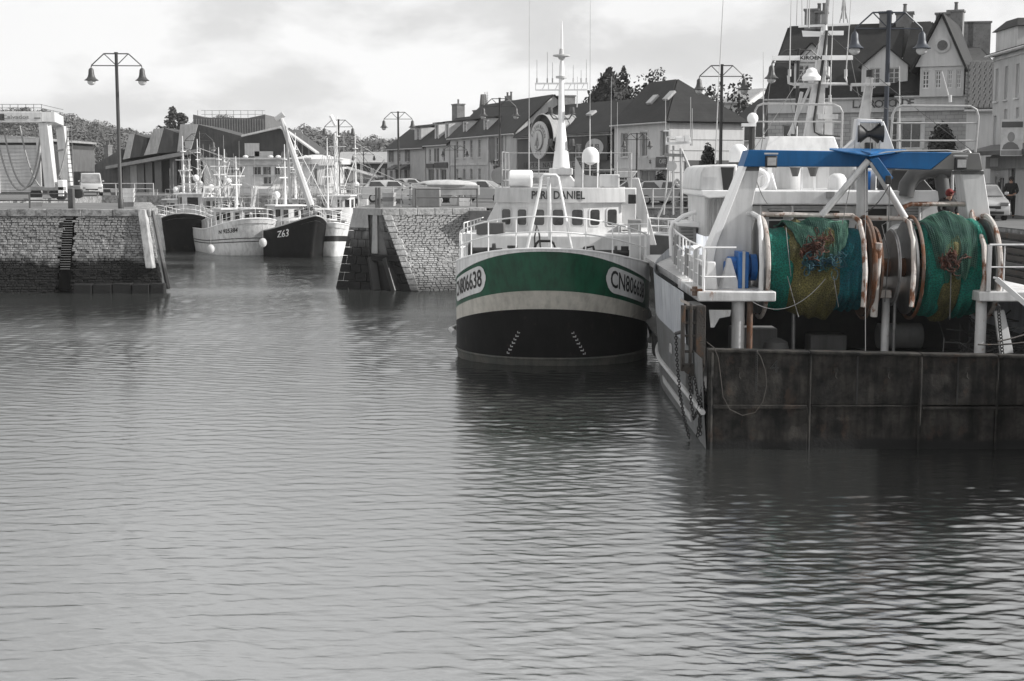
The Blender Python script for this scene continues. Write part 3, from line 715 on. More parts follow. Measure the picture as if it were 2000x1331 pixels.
def dormer(parent, x, z, w, h, y, roofh=.7, depth=1.8, mat='render_grey', pent=False, bars=(1, 2), nwin=1, ww=.7):
    m = MB(); holes = []; g_ = (w - nwin * ww) / (nwin + 1)
    for i in range(nwin): holes.append((x - w / 2 + g_ + i * (ww + g_), z + .2, ww, h - .35))
    T_ = m; sub = MB(); wall_holes(sub, 0, 0, 0, [])
    mm = MB(); hs = [(a - (x - w / 2), b, c, d) for a, b, c, d in holes]; wall_holes(mm, w, z, z + h, hs, y=y); off = Vector((x - w / 2, 0, 0)); mm.v = [v + off for v in mm.v]
    for s_ in (-1, 1): mm.poly([(x + s_ * w / 2, y, z), (x + s_ * w / 2, y + depth, z), (x + s_ * w / 2, y + depth, z + h), (x + s_ * w / 2, y, z + h)])
    if not pent: mm.poly([(x - w / 2, y, z + h), (x + w / 2, y, z + h), (x, y, z + h + roofh)])
    d_ = part(mm, 'dormer', mat, parent, sharp=0)
    r = MB()
    if pent: roof_slab(r, [(x - w / 2 - .15, y - .2, z + h), (x + w / 2 + .15, y - .2, z + h), (x + w / 2 + .15, y + depth, z + h + roofh * .4), (x - w / 2 - .15, y + depth, z + h + roofh * .4)], .1)
    else:
        for s_ in (-1, 1): roof_slab(r, [(x + s_ * (w / 2 + .15), y - .2, z + h - .15), (x, y - .2, z + h + roofh), (x, y + depth + roofh, z + h + roofh), (x + s_ * (w / 2 + .15), y + depth, z + h - .15)], .08)
    part(r, 'dormer_roof', 'slate', d_, sharp=0)
    for a, b, c, d in holes:
        f = MB(); fr = .06
        for q in ((a, a + fr, b, b + d), (a + c - fr, a + c, b, b + d), (a + fr, a + c - fr, b, b + fr), (a + fr, a + c - fr, b + d - fr, b + d)): f.bx(q[0], q[1], y + .06, y + .12, q[2], q[3])
        f.bx(a + c / 2 - .03, a + c / 2 + .03, y + .065, y + .115, b + fr, b + d - fr)
        for k in range(bars[1]): zz = b + d * (k + 1) / (bars[1] + 1); f.bx(a + fr, a + c - fr, y + .07, y + .11, zz - .02, zz + .02)
        part(f, 'window_frame', 'trim', d_, sharp=0); g = MB(); g.bx(a + fr, a + c - fr, y + .085, y + .095, b + fr, b + d - fr); part(g, 'pane', 'glass_dark', d_, sharp=0)
    return d_
def skylight(parent, x, y, z, sl, w=.8, h=1.2):
    m = MB(); c = Vector((x, y, z)); U = Vector((0, 1, sl)).normalized(); X = Vector((1, 0, 0)); n = X.cross(U)
    q = [c - X * w / 2 - U * h / 2, c + X * w / 2 - U * h / 2, c + X * w / 2 + U * h / 2, c - X * w / 2 + U * h / 2]; m.prism([p + n * .05 for p in q], n * .18); return part(m, 'skylight', 'light_grey', parent, sharp=0)
def signboard(parent, x0, x1, z0, z1, y=-.1, mat='render_light', name='signboard'):
    m = MB(); m.bx(x0, x1, y, y + .08, z0, z1); return part(m, name, mat, parent, sharp=0)

def hx(px, W, A, B, py=170):      # facade metre for a photo column
    (a, Ya), (b, Yb_) = A, B; Av, Bv = Vector((PX(a, Ya), Ya)), Vector((PX(b, Yb_), Yb_)); k = (px - 1000) / FPX * 1.0
    # ray x = k*y (approx) meets segment
    k = k / (CT + (665.5 - py) / FPX * ST); t_ = (k * Ya - Av.x) / ((Bv.x - Av.x) - k * (Yb_ - Ya)); return t_ * (Bv - Av).length
D = dict
# --- narrow houses at the far left end of the row
wins = [(1.2 + i * 3.1, 3.3, .85, 1.45, D(shutters=(i % 2 == 0), bars=(1, 2))) for i in range(3)] + [(1.0, .1, 1.1, 2.2, D(door=True, sill=False)), (3.2, .6, 2.0, 1.9, D(bars=(2, 0))), (6.6, .1, 1.9, 2.3, D(bars=(1, 0), sill=False))]
h1, W = house('shop_house', 'leftmost low grey house of the quay row with dark pent dormer and shopfront', (757, 172), (831, 159), 7, 4.9, 7.5, 'render_grey', 'slate', wins)
dormer(h1, W * .63, 5.5, 2.4, 1.6, .9, pent=True, depth=2.2, nwin=1)
signboard(h1, .5, 5.2, 2.65, 3.1, mat='trim'); 
for x0, x1 in ((3.0, 5.6), (6.4, 8.7)):
    m = MB(); m.prism([(x0, -.02, 3.0), (x0, -1.1, 2.5), (x0, -1.1, 2.35), (x0, -.02, 2.55)], (x1 - x0, 0, 0)); part(m, 'awning', 'dark_grey', h1, sharp=0)
chimney(h1, W * .98, 4, 6.6, PZ(207, 165) - QZ, 1.7, .9, 1)
wins = [(1.0 + i * 2.6, 3.2, .8, 1.4, D(shutters=(i == 1))) for i in range(3)] + [(.6, .3, 2.4, 2.1, D(bars=(2, 0), sill=False)), (3.6, .1, 1.0, 2.3, D(door=True, sill=False)), (5.2, .3, 2.2, 2.1, D(bars=(1, 0), sill=False))]
h2, W = house('shop_house', 'narrow house with two white framed dormers beside the low grey house', (833, 158.5), (878, 150.5), 7, 5.1, 7.9, 'render_light', 'slate', wins)
dormer(h2, W * .28, 5.3, 1.5, 2.0, .5, nwin=1, mat='trim', roofh=.4, pent=True); dormer(h2, W * .72, 5.3, 1.5, 2.0, .5, nwin=1, mat='trim', roofh=.4, pent=True)
chimney(h2, W * .9, 4, 7.0, PZ(190, 158) - QZ - 1.6, 3.2, 1.2, 0); 
m = MB(); m.hexa([(W * .9 - .45, 3.7, PZ(190, 158) - QZ - 1.6), (W * .9 + .45, 3.7, PZ(190, 158) - QZ - 1.6), (W * .9 + .45, 4.4, PZ(190, 158) - QZ - 1.6), (W * .9 - .45, 4.4, PZ(190, 158) - QZ - 1.6)], [(W * .9 - .2, 3.8, PZ(190, 158) - QZ), (W * .9 + .2, 3.8, PZ(190, 158) - QZ), (W * .9 + .2, 4.3, PZ(190, 158) - QZ), (W * .9 - .2, 4.3, PZ(190, 158) - QZ)]); part(m, 'chimney_cowl', 'clay_tile', h2, sharp=0)
m = MB()
for i in range(3): m.tube([(W * .9 + .5 + .5 * i, 4, PZ(190, 158) - QZ - 1.6), (W * .9 + .5 + .5 * i, 4, PZ(190, 158) - QZ + .2)], .03, 5)
for i in range(5): m.tube([(W * .9 + .3, 4, PZ(190, 158) - QZ - 1.2 + .25 * i), (W * .9 + 1.7, 4, PZ(190, 158) - QZ - 1.2 + .25 * i)], .02, 4)
part(m, 'aerial', 'galv', h2)
m = MB(); m.bx(.3, 3.0, -.14, -.05, 2.55, 3.0); m.bx(3.4, W - .4, -.14, -.05, 2.55, 3.1); part(m, 'shop_fascia', 'dark_grey', h2, sharp=0)
# --- long pale house with tall windows
Wd = 21.0
wins = []
for i, u in enumerate((1.5, 4.0, 6.5, 9.2)): wins.append((u + .6, 3.5, .85, 1.75, D(bars=(1, 3)))); wins.append((u + .6, .6 if i != 1 else .1, .85, 1.8 if i != 1 else 2.3, D(bars=(1, 2), door=(i == 1), sill=(i != 1))))
wins += [(15.4, 3.2, .9, 2.1, D(bars=(1, 2), surround=.12)), (15.0, .1, 1.5, 2.6, D(door=True, sill=False))]
h3, W = house('town_house', 'long pale two storey quay house with tall narrow windows and a dark doorway', (880, 150), (1009, 129.5), 7, 5.7, 8.9, 'render_grey', 'slate', wins)
m = MB(); m.bx(13.6, 15.2, -.06, -.003, 3.0, 5.3); m.bx(16.5, 18.1, -.06, -.003, 3.0, 5.3); part(m, 'shutter', 'shutter', h3, sharp=0)
m = MB(); m.bx(13.3, 18.4, -.1, -.003, .05, .1); m.bx(13.2, 13.5, -.12, -.003, 0, 5.4); m.bx(18.2, 18.5, -.12, -.003, 0, 5.4); m.bx(0, 13.2, -.07, -.003, 2.75, 2.95); part(m, 'string_course', 'trim', h3, sharp=0)
dormer(h3, 4.5, 5.9, 1.3, 1.3, .25, roofh=.4, mat='trim', pent=True); dormer(h3, 11.5, 5.9, 1.3, 1.3, .25, roofh=.4, mat='trim', pent=True)
text_on('F. RE. NORD', .55, h3, 'black', (15.9, -.08, 2.95), sx=1.1); text_on('DE L\'OUEST', .4, h3, 'black', (15.9, -.08, 2.5))
chimney(h3, 5.6, 4.5, 8.0, PZ(199, 148) - QZ, 2.6, .9, 4, tall=.35); chimney(h3, W - 3.2, 4.5, 8.3, PZ(198, 137) - QZ, 2.4, 1.0, 0); chimney(h3, W - .2, 4.5, 8.0, PZ(190, 133) - QZ, 3.0, 1.2, 0)
# --- dark pub with round sign under a curved hood
wins = [(10.2 + i * 1.55, 3.25, 1.15, 1.1, D(bars=(1, 0), gm='glass_mid', sill=False)) for i in range(4)] + [(1.2, .2, 2.6, 1.9, D(bars=(2, 0), sill=False)), (5.0, .1, 1.2, 2.1, D(door=True, sill=False)), (8.0, .2, 3.6, 1.9, D(bars=(3, 0), sill=False)), (13.0, .2, 3.0, 1.9, D(bars=(2, 0), sill=False))]
h4, W = house('pub', 'dark fronted quayside pub with round sign under a curved hood', (1011, 129), (1196, 114.5), 8, 5.3, 7.9, 'render_dark', 'slate', wins, cornice=False)
m = MB(); m.bx(0, W, -.16, -.003, 4.95, 5.35); part(m, 'cornice', 'trim', h4, sharp=0)
signboard(h4, 2.5, W - 2.0, 2.35, 2.95, -.14, 'mid_grey'); text_on('LE PERE NATUREL - CREPERIE', .62, h4, 'black', (W * .47, -.15, 2.63), sx=1.35, spacing=1.15)
m = MB()   # barrel hood
cx, r_ = hx(1076, 0, (1011, 129), (1196, 114.5), 270), 2.15
def hoodpt(u, v):
    a = R(-4) + u * R(188); return (cx + r_ * math.cos(math.pi - a) * (1.0), -.9 + v * 4.8, 4.75 + r_ * 1.0 * math.sin(a))
m.grid(hoodpt, 22, 8); hd = part(m, 'curved_hood', 'corrugated_light', h4, sharp=0)
for k in range(6):
    g = MB(); g.tube([Vector(hoodpt(u / 20, k / 5 * .95)) + Vector((0, 0, .04)) for u in range(21)], .05, 5); part(g, 'seam', 'light_grey', hd)
m = MB(); m.prism([(cx + r_ * .97 * math.cos(math.pi - (R(-4) + i / 20 * R(188))), -.5, 4.75 + r_ * .96 * math.sin(R(-4) + i / 20 * R(188))) for i in range(21)], (0, .1, 0)); part(m, 'hood_back', 'black', h4, sharp=0)
m = MB(); m.lathe([(1.4, 0), (1.58, .03), (1.58, .17), (1.4, .2)], (cx, -1.2, 4.75), 40, 'y'); sg = part(m, 'round_sign', 'render_light', h4)
m = MB(); m.lathe([(.9, 0), (.9, .05)], (cx, -1.26, 4.75), 32, 'y'); part(m, 'sign_ring', 'mid_grey', sg)
m = MB(); m.lathe([(.8, 0), (.8, .05)], (cx, -1.32, 4.75), 32, 'y'); part(m, 'sign_disc', 'render_light', sg)
m = MB()
for dx, dz, a in ((0, .35, 0), (-.3, -.25, .5), (.3, -.25, -.5), (0, -.55, 0)):
    c = Vector((cx + dx * .66, -1.36, 4.75 + dz * .66)); k_ = .66; m.prism([c + Vector((math.sin(a) * -.5 - .16 * math.cos(a), 0, -.5)) * k_, c + Vector((.16, 0, -.45)) * k_, c + Vector((math.sin(a) * .3, 0, .55)) * k_], (0, .05, 0))
part(m, 'sign_emblem', 'mid_grey', sg)
for i, ch_ in enumerate('FISHERMEN'):
    a = R(160 - i * 18); c = Vector((cx + 1.15 * math.cos(a), -1.22, 4.75 + 1.15 * math.sin(a))); X = Vector((math.sin(a), 0, -math.cos(a))); U = Vector((math.cos(a), 0, math.sin(a)))
    text_on(ch_, .46, sg, 'mid_grey', c, X, U, name='letter')
for i, ch_ in enumerate('PUB'):
    a = R(250 + i * 20); c = Vector((cx + 1.15 * math.cos(a), -1.22, 4.75 + 1.15 * math.sin(a))); X = Vector((-math.sin(a), 0, math.cos(a))); U = Vector((-math.cos(a), 0, -math.sin(a)))
    text_on(ch_, .46, sg, 'mid_grey', c, X, U, name='letter')
m = MB(); m.bx(W - 4.6, W - .5, -.2, -.1, 3.0, 4.9); sb = part(m, 'square_sign', 'black', h4, sharp=0)
m = MB(); m.lathe([(.72, 0), (.72, .05)], (0, 0, 0), 24, 'y'); m.v = [Vector((v.x * 2.0 + W - 2.5, v.y - .24, v.z + 4.0)) for v in m.v]; part(m, 'oval_emblem', 'light_grey', sb)
text_on('PUB', .75, sb, 'dark_grey', (W - 2.5, -.25, 4.0), sx=1.3)
skylight(h4, W - 7, 2.2, 5.3 + 2.2 * .65 + .12, .65, .9, .6)
# --- white house with hipped roof on the corner
zc = 5.9
wins = [(1.2, 3.2, 1.15, 1.85, D(bars=(1, 0), gm='shutter', surround=.12)), (4.4, 3.2, 1.15, 1.85, D(bars=(1, 0), gm='shutter', surround=.12)), (7.6, 3.2, 1.15, 1.85, D(bars=(1, 0), gm='shutter', surround=.12)),
        (.6, .2, 2.9, 2.0, D(bars=(2, 0), sill=False)), (4.3, .2, 2.6, 2.0, D(bars=(1, 1), gm='glass_mid', sill=False)), (7.6, .1, 1.3, 2.2, D(door=True, sill=False))]
A5, B5 = (1199, 114), (1303, 106)
h5, W = house('corner_house', 'pale corner house with big hipped slate roof and shuttered upper windows', A5, B5, 6.5, zc, 9.0, 'render_light', 'slate', wins, hip=(0, 4.5), cornice=False)
skylight(h5, W * .42, 1.5, zc + 1.5 * .954 + .12, .954, .8, .9); skylight(h5, W * .68, 1.7, zc + 1.7 * .954 + .12, .954, .8, .9)
signboard(h5, 4.2, 7.0, 2.35, 3.1, -.1, 'light_grey'); signboard(h5, 7.1, W - .1, 2.4, 3.15, -.13, 'dark_grey'); text_on('CAFE', .45, h5, 'light_grey', (8.2, -.15, 2.8)); text_on('*', .8, h5, 'dark_grey', (6.2, -.12, 2.65))
m = MB(); m.bx(0, W + .2, -.25, -.003, 2.22, 2.34); part(m, 'string_course', 'trim', h5, sharp=0)
for z in (1.2, 2.0, 2.8, 3.6, 4.4, 5.2):
    m = MB(); m.bx(W + .003, W + .03, .1, 6.4, z, z + .03); part(m, 'wall_joint', 'mid_grey', h5, sharp=0)
m = MB(); m.bx(W + .002, W + .08, 1.5, 5.4, 2.2, 2.9); part(m, 'side_sign', 'dark_grey', h5, sharp=0)
# dark low house and small gabled pair behind
h6, W = house('low_house', 'low dark roofed house tucked between the corner house and the tall steep roofed hotel', (1385, 118), (1510, 108), 9, 4.6, 7.9, 'render_grey', 'slate', [(2, 2.6, 1, 1.4), (6, 2.6, 1, 1.4)], cornice=False)
for px_, lab in ((1432, 'small white gable end peeping over roofs beside the hotel, the darker of two'), (1478, 'pale roofed small house behind the white gable beside the hotel')):
    hxx, W = house('gabled_house', lab, (px_ - 22, 150), (px_ + 26, 148), 6, PZ(200, 150) - QZ, PZ(175, 150) - QZ, 'render_light', 'corrugated_light', [], cornice=False)
# --- the hotel with steep roof
Yh = 85
zt = PZ(188, Yh) - QZ
A7, B7 = (1497, 86.6), (1745, 84.4)
W7 = (Vector((PX(*A7), A7[1])) - Vector((PX(*B7), B7[1]))).length
f7 = lambda p: hx(p, W7, A7, B7)
wins = [(f7(1597), 3.4, .9, 1.5, D(surround=.12)), (f7(1668), 3.2, 1.5, 1.9, D(gm='trim', surround=.1)), (f7(1712), 3.2, 1.5, 1.9, D(surround=.1)), (f7(1597), .5, .9, 1.6), (f7(1530), 3.3, .9, 1.5), (f7(1530), .5, .9, 1.6), (f7(1668), .2, 2.6, 2.2, D(bars=(2, 0), sill=False))]
h7, W = house('hotel', 'tall hotel in pale stone with very steep slate roof, dormers and many chimneys', A7, B7, 10, zt, PZ(48, 89) - QZ, 'ashlar', 'slate', wins, hip=(.6, 0), over=.2, cornice=False)
m = MB(); m.bx(0, W, -.16, -.003, zt - .95, zt - .02); part(m, 'lettered_frieze', 'render_light', h7, sharp=0)
slope7 = (PZ(48, 89) - QZ - zt) / 5.0
rf = lambda z: (z - zt) / slope7     # y on roof at height z
for px_, w_, n_, z_ in ((1583, 2.0, 2, PZ(176, 88) - QZ), (1727, 2.6, 2, PZ(178, 84) - QZ)):
    dormer(h7, f7(px_), z_, w_, 1.5, rf(z_) - .35, roofh=1.1, depth=1.0, nwin=n_, ww=.62, mat='render_light', bars=(1, 3))
for px_, z1_, w_, p_ in ((1552, 12, .8, 0), (1572, 17, .7, 2), (1703, 22, .7, 0), (1742, 24, 1.0, 1)):
    chimney(h7, f7(px_) + .4, 5, PZ(60, 88) - QZ - 1.5, PZ(z1_, 89) - QZ, w_, .8, p_)
# bay wing with gable
A8, B8 = (1747, 83.6), (1886, 82)
W8 = (Vector((PX(*A8), A8[1])) - Vector((PX(*B8), B8[1]))).length; f8 = lambda p: hx(p, W8, A8, B8)
wins = [(f8(1762), 3.35, 1.15, 1.55, D(bars=(1, 0), surround=.2)), (f8(1762), .5, 1.1, 1.7), (f8(1835), .2, 1.1, 2.2, D(door=True, sill=False))]
h8, W = house('hotel_wing', 'hotel wing with tall triangular gable, round attic window and a row of four bay windows', A8, B8, 11, zt, PZ(38, 86) - QZ, 'ashlar', 'slate', wins, over=.2, cornice=False, hip=(0, 3))
m = MB(); m.bx(-.02, W + .02, -.18, -.003, zt - .95, zt - .02); part(m, 'lettered_frieze', 'render_light', h8, sharp=0)
for ch_, px_ in zip('LAROTONDE', (1671, 1686, 1704, 1718, 1732, 1745.5, 1758, 1770, 1782)):
    hh_, ff_ = (h7, f7) if px_ < 1745 else (h8, f8); text_on(ch_, .62, hh_, 'dark_grey', (ff_(px_), -.19, zt - .5), sx=1.1, name='letter', bold=.01)
zb0, zb1, zg = PZ(178, 82) - QZ, PZ(130, 82) - QZ, PZ(32, 82) - QZ
g0, g1 = f8(1799), f8(1884)
m = MB(); holes = []
for pa, pb in ((1807, 1821), (1832, 1844), (1856, 1866), (1873, 1883)): holes.append((f8(pa - 4) - g0, zb0 + .15, f8(pb) - f8(pa), zb1 - zb0 - .35))
wall_holes(m, g1 - g0, zb0 - .3, zb1, holes, y=-.5); m.v = [v + Vector((g0, 0, 0)) for v in m.v]
for x in (g0, g1): m.poly([(x, -.5, zb0 - .3), (x, 4, zb0 - .3), (x, 4, zb1), (x, -.5, zb1)])
m.poly([(g0, -.5, zb0 - .3), (g1, -.5, zb0 - .3), (g1, 0.3, zb0 - .3), (g0, .3, zb0 - .3)])
bay = part(m, 'bay', 'render_light', h8, sharp=0)
for a, b, c, d in holes:
    f = MB(); a += g0; fr = .07
    for q in ((a, a + fr, b, b + d), (a + c - fr, a + c, b, b + d), (a + fr, a + c - fr, b, b + fr), (a + fr, a + c - fr, b + d - fr, b + d), (a + c / 2 - .03, a + c / 2 + .03, b + fr, b + d - fr)): f.bx(q[0], q[1], -.42, -.36, q[2], q[3])
    for k in range(3): zz = b + d * (k + 1) / 4; f.bx(a + fr, a + c - fr, -.41, -.37, zz - .02, zz + .02)
    part(f, 'window_frame', 'white', bay, sharp=0); g = MB(); g.bx(a + fr, a + c - fr, -.395, -.385, b + fr, b + d - fr); part(g, 'pane', 'glass_dark', bay, sharp=0)
gm_ = (g0 + g1) / 2; gl_, gr_ = f8(1793) - .1, f8(1882)
m = MB(); m.prism([(gl_, -.62, zb1 + .01), (gr_, -.62, zb1 + .01), (gm_ - .1, -.62, zg)], (0, .2, 0)); part(m, 'gable_wall', 'render_light', h8, sharp=0)
m = MB(); m.lathe([(.42, 0), (.42, .1)], (gm_, -.72, zb1 + (zg - zb1) * .42), 20, 'y'); rw = part(m, 'round_window', 'trim', h8); m = MB(); m.lathe([(.28, 0), (.28, .05)], (gm_, -.76, zb1 + (zg - zb1) * .42), 20, 'y'); part(m, 'pane', 'glass_dark', rw)
m = MB()
for s_, xe in ((-1, gl_), (1, gr_)): roof_slab(m, [(xe + s_ * .2, -.95, zb1 - .3), (gm_ - .1, -.95, zg + .1), (gm_ - .1, 6.5, zg + .1), (xe + s_ * .2, 4.5, zb1 - .3)], .12)
part(m, 'gable_roof', 'slate', h8, sharp=0)
m = MB(); roof_slab(m, [(g0 - 3.4, -.1, zt), (g0 + .02, -.1, zt), (g0 + .02, 2.0, zb1), (g0 - .4, 2.0, zb1)], .1); part(m, 'skirt_roof', 'slate', h8, sharp=0)
for px_, z1_, w_, p_ in ((1806, 28, .8, 0), (1832, 24, .9, 1)): chimney(h8, f8(px_), 7, PZ(60, 90) - QZ - 1, PZ(z1_, 90) - QZ, w_, .8, p_)
# big chimney slabs behind
hb, W = house('slab_chimney_house', 'rear house with two broad slab chimneys and pale slopes behind the hotel gable', (1862, 96), (1965, 95.4), 10, PZ(165, 95) - QZ, PZ(62, 97) - QZ, 'render_grey', 'slate_light', [], hip=(1, 2.2), cornice=False)
Wb = W; chimney(hb, Wb * .12, 4, 9, PZ(38, 98) - QZ, 1.9, .8, 0); chimney(hb, Wb * .52, 4, 9, PZ(38, 98) - QZ, 1.5, .8, 0)
# tile-hung low house
zt9 = PZ(213, 78) - QZ
h9, W = house('tile_roof_house', 'narrow house with steep roof of big clay tiles and plain pale wall beside the hotel', (1882, 78.5), (1945, 78.0), 8, zt9, PZ(122, 82) - QZ, 'render_light', 'clay_tile', [], cornice=False, over=.15)
sl9 = (PZ(122, 82) - QZ - zt9) / 4; U9 = Vector((0, 1, sl9)).normalized(); n9 = Vector((0, -sl9, 1)).normalized(); Lr = math.sqrt(16 + (sl9 * 4) ** 2)
tm = MB(); tm.hexa([(-.13, -.18, .0), (.13, -.18, .0), (.13, .18, -.0), (-.13, .18, -.0)], [(-.115, -.18, .06), (.115, -.18, .06), (.10, .18, .03), (-.10, .18, .03)]); tme = tm.mesh('tile', 'clay_tile', sharp=0)
nr = int(Lr / .33); nc = int(W / .285)
for r in range(nr):
    for c in range(nc):
        o_ = bpy.data.objects.new('tile', tme); COL.objects.link(o_); o_.parent = h9
        p = Vector((.16 + c * .285 + (.07 if r % 2 else 0), 0, zt9)) + U9 * (r * .33 + .05) + n9 * .17
        M = Matrix.Identity(4); nn = (n9 + U9 * -.30).normalized(); X = Vector((1, 0, 0)); uu = nn.cross(X)
        for k in range(3): M[k][0] = X[k]; M[k][1] = uu[k]; M[k][2] = nn[k]
        M.translation = p; o_.matrix_local = M
# right-hand building with shop
A10, B10 = (1932, 71), (2080, 60)
W10 = (Vector((PX(*A10), A10[1])) - Vector((PX(*B10), B10[1]))).length; f10 = lambda p: hx(p, W10, A10, B10)
ze10 = PZ(106, 70) - QZ
wins = []
for px_ in (1946, 1964, 1986, 2010): wins.append((f10(px_) - .2, PZ(195, 69) - QZ, .5, 1.55, D(bars=(0, 1)))); 
for px_ in (1963, 1986): wins.append((f10(px_), PZ(235, 69) - QZ, .5, .5, D(bars=(0, 0), sill=False)))
wins.append((f10(1943), PZ(290, 69) - QZ, .5, 1.6, D(bars=(0, 0))))
wins.append((.9, .4, 1.5, PZ(345, 69) - QZ - .4, D(bars=(1, 0), sill=False))); wins.append((3.0, .05, 1.1, 2.4, D(bars=(0, 0), sill=False)))
h10, W = house('corner_shop', 'tall grey rendered building at the right edge with shopfront, narrow windows and roof turret', A10, B10, 10, ze10, ze10 + 1.1, 'render_grey', 'slate', wins, hip=(3.5, 0))
m = MB(); m.bx(PX(1968, 68), PX(2006, 68), 67.5, 70.5, PZ(96, 68), PZ(52, 68)); part(m, 'roof_turret', 'render_grey', h10, world=True, sharp=0)
m = MB(); a_, b_ = PX(1963, 68), PX(2011, 68); za_, zb2 = PZ(53, 68), PZ(34, 68); m.hexa([(a_, 67.2, za_), (b_, 67.2, za_), (b_, 70.8, za_), (a_, 70.8, za_)], [(a_ + .35, 68.2, zb2), (b_ - .2, 68.2, zb2), (b_ - .2, 69.8, zb2), (a_ + .35, 69.8, zb2)]); part(m, 'turret_roof', 'slate', h10, world=True, sharp=0)
m = MB(); m.prism([(0, -.02, 3.3), (0, -1.3, 2.95), (0, -1.3, 2.75), (0, -.02, 2.9)], (W, 0, 0)); part(m, 'canopy', 'dark_grey', h10, sharp=0)
m = MB(); m.bx(.05, W, -.25, -.003, 2.15, 2.74); part(m, 'shop_fascia', 'mid_grey', h10, sharp=0)
m = MB(); m.bx(.9, 2.2, -.27, -.252, 2.25, 2.65); part(m, 'fascia_panel', 'light_grey', h10, sharp=0)
text_on('Se', .62, h10, 'trim', (1.45, .0, 1.7), name='lettering')
# poster hanging on the shop
xp = f10(1975); m = MB(); m.bx(xp - .8, xp + .8, -1.5, -1.44, 3.1, 5.6); ps = single(m, 'poster', 'trim', None, None)
inv = None
ps.parent = None
Mh = TM[h10.name]; bpy.data.objects.remove(ps)
ps = thing('poster_board', 'hanging printed poster with a head and shoulders portrait above the shop awning', 'poster', (PX(1975, 62, 300), 62, PZ(305, 62)), R(-12)); ps.scale = (.6, .6, .62)
m = MB(); m.bx(-.75, .75, -.03, .03, 0, 2.5); part(m, 'board', 'trim', ps, sharp=0)
m = MB(); m.bx(-.72, .72, -.045, -.035, 1.95, 2.35); part(m, 'headline_band', 'dark_grey', ps, sharp=0)
m = MB(); m.prism([(-.65, -.045, .45), (.55, -.045, .45), (.4, -.045, .75), (.1, -.045, .95), (-.25, -.045, .95), (-.55, -.045, .75)], (0, .01, 0)); part(m, 'portrait_shoulders', 'shutter', ps, sharp=0)
m = MB(); m.sph((-.05, -.045, 1.3), .3, (.85, .03, 1.15)); part(m, 'portrait_head', 'mid_grey', ps)
m = MB(); m.bx(-.72, .72, -.045, -.035, .05, .38); part(m, 'caption_band', 'mid_grey', ps, sharp=0)
# ---------------- left side: sheds, market hall, hoist
def boxhouse(name, label, x0, x1, Y, dep, ztop, mat, cat='shed', roofm='corrugated_light'):
    t_ = thing(name, label, cat, (PX(x0, Y), Y, QZ)); W = PX(x1, Y) - PX(x0, Y); m = MB(); m.bx(0, W, 0, dep, 0, ztop); part(m, 'wall', mat, t_, sharp=0); return t_, W
s1, W = boxhouse('boat_shed', 'big boat shed at far left with a wide pale roller door', -60, 93, 142, 16, PZ(274, 142) - QZ, 'corrugated_dark')
xa, xb_ = PX(3, 142) - PX(-60, 142), PX(76, 142) - PX(-60, 142); zt_ = PZ(284, 142) - QZ
m = MB(); m.bx(xa, xb_, -.1, -.02, .1, zt_); dr = part(m, 'roller_door', 'door_light', s1, sharp=0)
for k in range(13): g = MB(); g.bx(xa, xb_, -.14, -.101, .3 + k * (zt_ - .3) / 13, .36 + k * (zt_ - .3) / 13); part(g, 'door_slat', 'light_grey', dr, sharp=0)
m = MB(); m.bx(xa - .4, xb_ + .4, -.3, -.003, zt_ + .25, zt_ + .6); m.bx(xb_ + .02, xb_ + .35, -.3, -.003, 0, zt_ + .25); m.bx(xa - .4, xa - .02, -.3, -.003, 0, zt_ + .25); part(m, 'door_frame', 'light_grey', s1, sharp=0)
m = MB(); m.prism([(-1, 0, PZ(274, 142) - QZ), (W + .4, 0, PZ(276, 142) - QZ), (W + .4, 0, PZ(272, 142) - QZ), (W * .45, 0, PZ(264, 142) - QZ)], (0, 16, 0)); part(m, 'roof', 'corrugated_light', s1, sharp=0)
s2, W = boxhouse('grey_shed', 'tall narrow corrugated shed just right of the boat hoist', 128, 144, 150, 8, PZ(254, 150) - QZ - 2.0, 'corrugated')
m = MB(); [m.bx(i * W / 7, i * W / 7 + .06, -.05, -.003, 0, PZ(254, 150) - QZ - 2.0) for i in range(7)]; part(m, 'cladding_rib', 'mid_grey', s2, sharp=0)
h11, W = house('cottage', 'small cottage with pale ribbed roof between the hoist and the market hall', (146, 165), (184, 163), 7, 2.0, PZ(322, 165) - QZ, 'render_dark', 'slate_light', [(.3, .5, .7, 1.0)], cornice=False)
m = MB(); m.bx(W * .68, W - .1, -.5, -.02, 0, 1.9); part(m, 'porch', 'render_light', h11, sharp=0); chimney(h11, W * .7, 3, 3.5, 5.2, .7, .6, 2)
# market hall with sawtooth roof monitors
Ym = 150
mh = thing('fish_market', 'long dark market hall with three slanted sawtooth roof monitors', 'market hall', (PX(185, Ym), Ym, QZ)); ox = PX(185, Ym)
def q2(px, py, Y=Ym): p = P(px, py, Y); return Vector((p.x - ox, p.y - Ym, p.z - QZ))
m = MB(); m.prism([q2(185, 386), q2(236, 386), q2(236, 292), q2(185, 322)], (0, 18, 0)); part(m, 'end_gable', 'corrugated', mh, sharp=0)
m = MB(); m.prism([q2(236, 386), q2(386, 386), q2(386, 296), q2(236, 322)], (0, 16, 0)); part(m, 'wall', 'corrugated_dark', mh, sharp=0)
m = MB(); m.prism([q2(386, 386, 149), q2(630, 386, 149), q2(616, 300, 149), q2(546, 249, 149), q2(471, 266, 149), q2(386, 243, 149), q2(372, 296, 149)], (0, 14, 0)); part(m, 'tall_block', 'corrugated_dark', mh, sharp=0)
m = MB(); a_, b_ = q2(180, 330, 148), q2(386, 296, 148); m.prism([q2(206, 331, 147.5), q2(386, 299, 147.5), q2(386, 291, 147.5), q2(206, 325, 147.5)], (0, 2.4, 0)); part(m, 'roof_edge', 'mid_grey', mh, sharp=0)
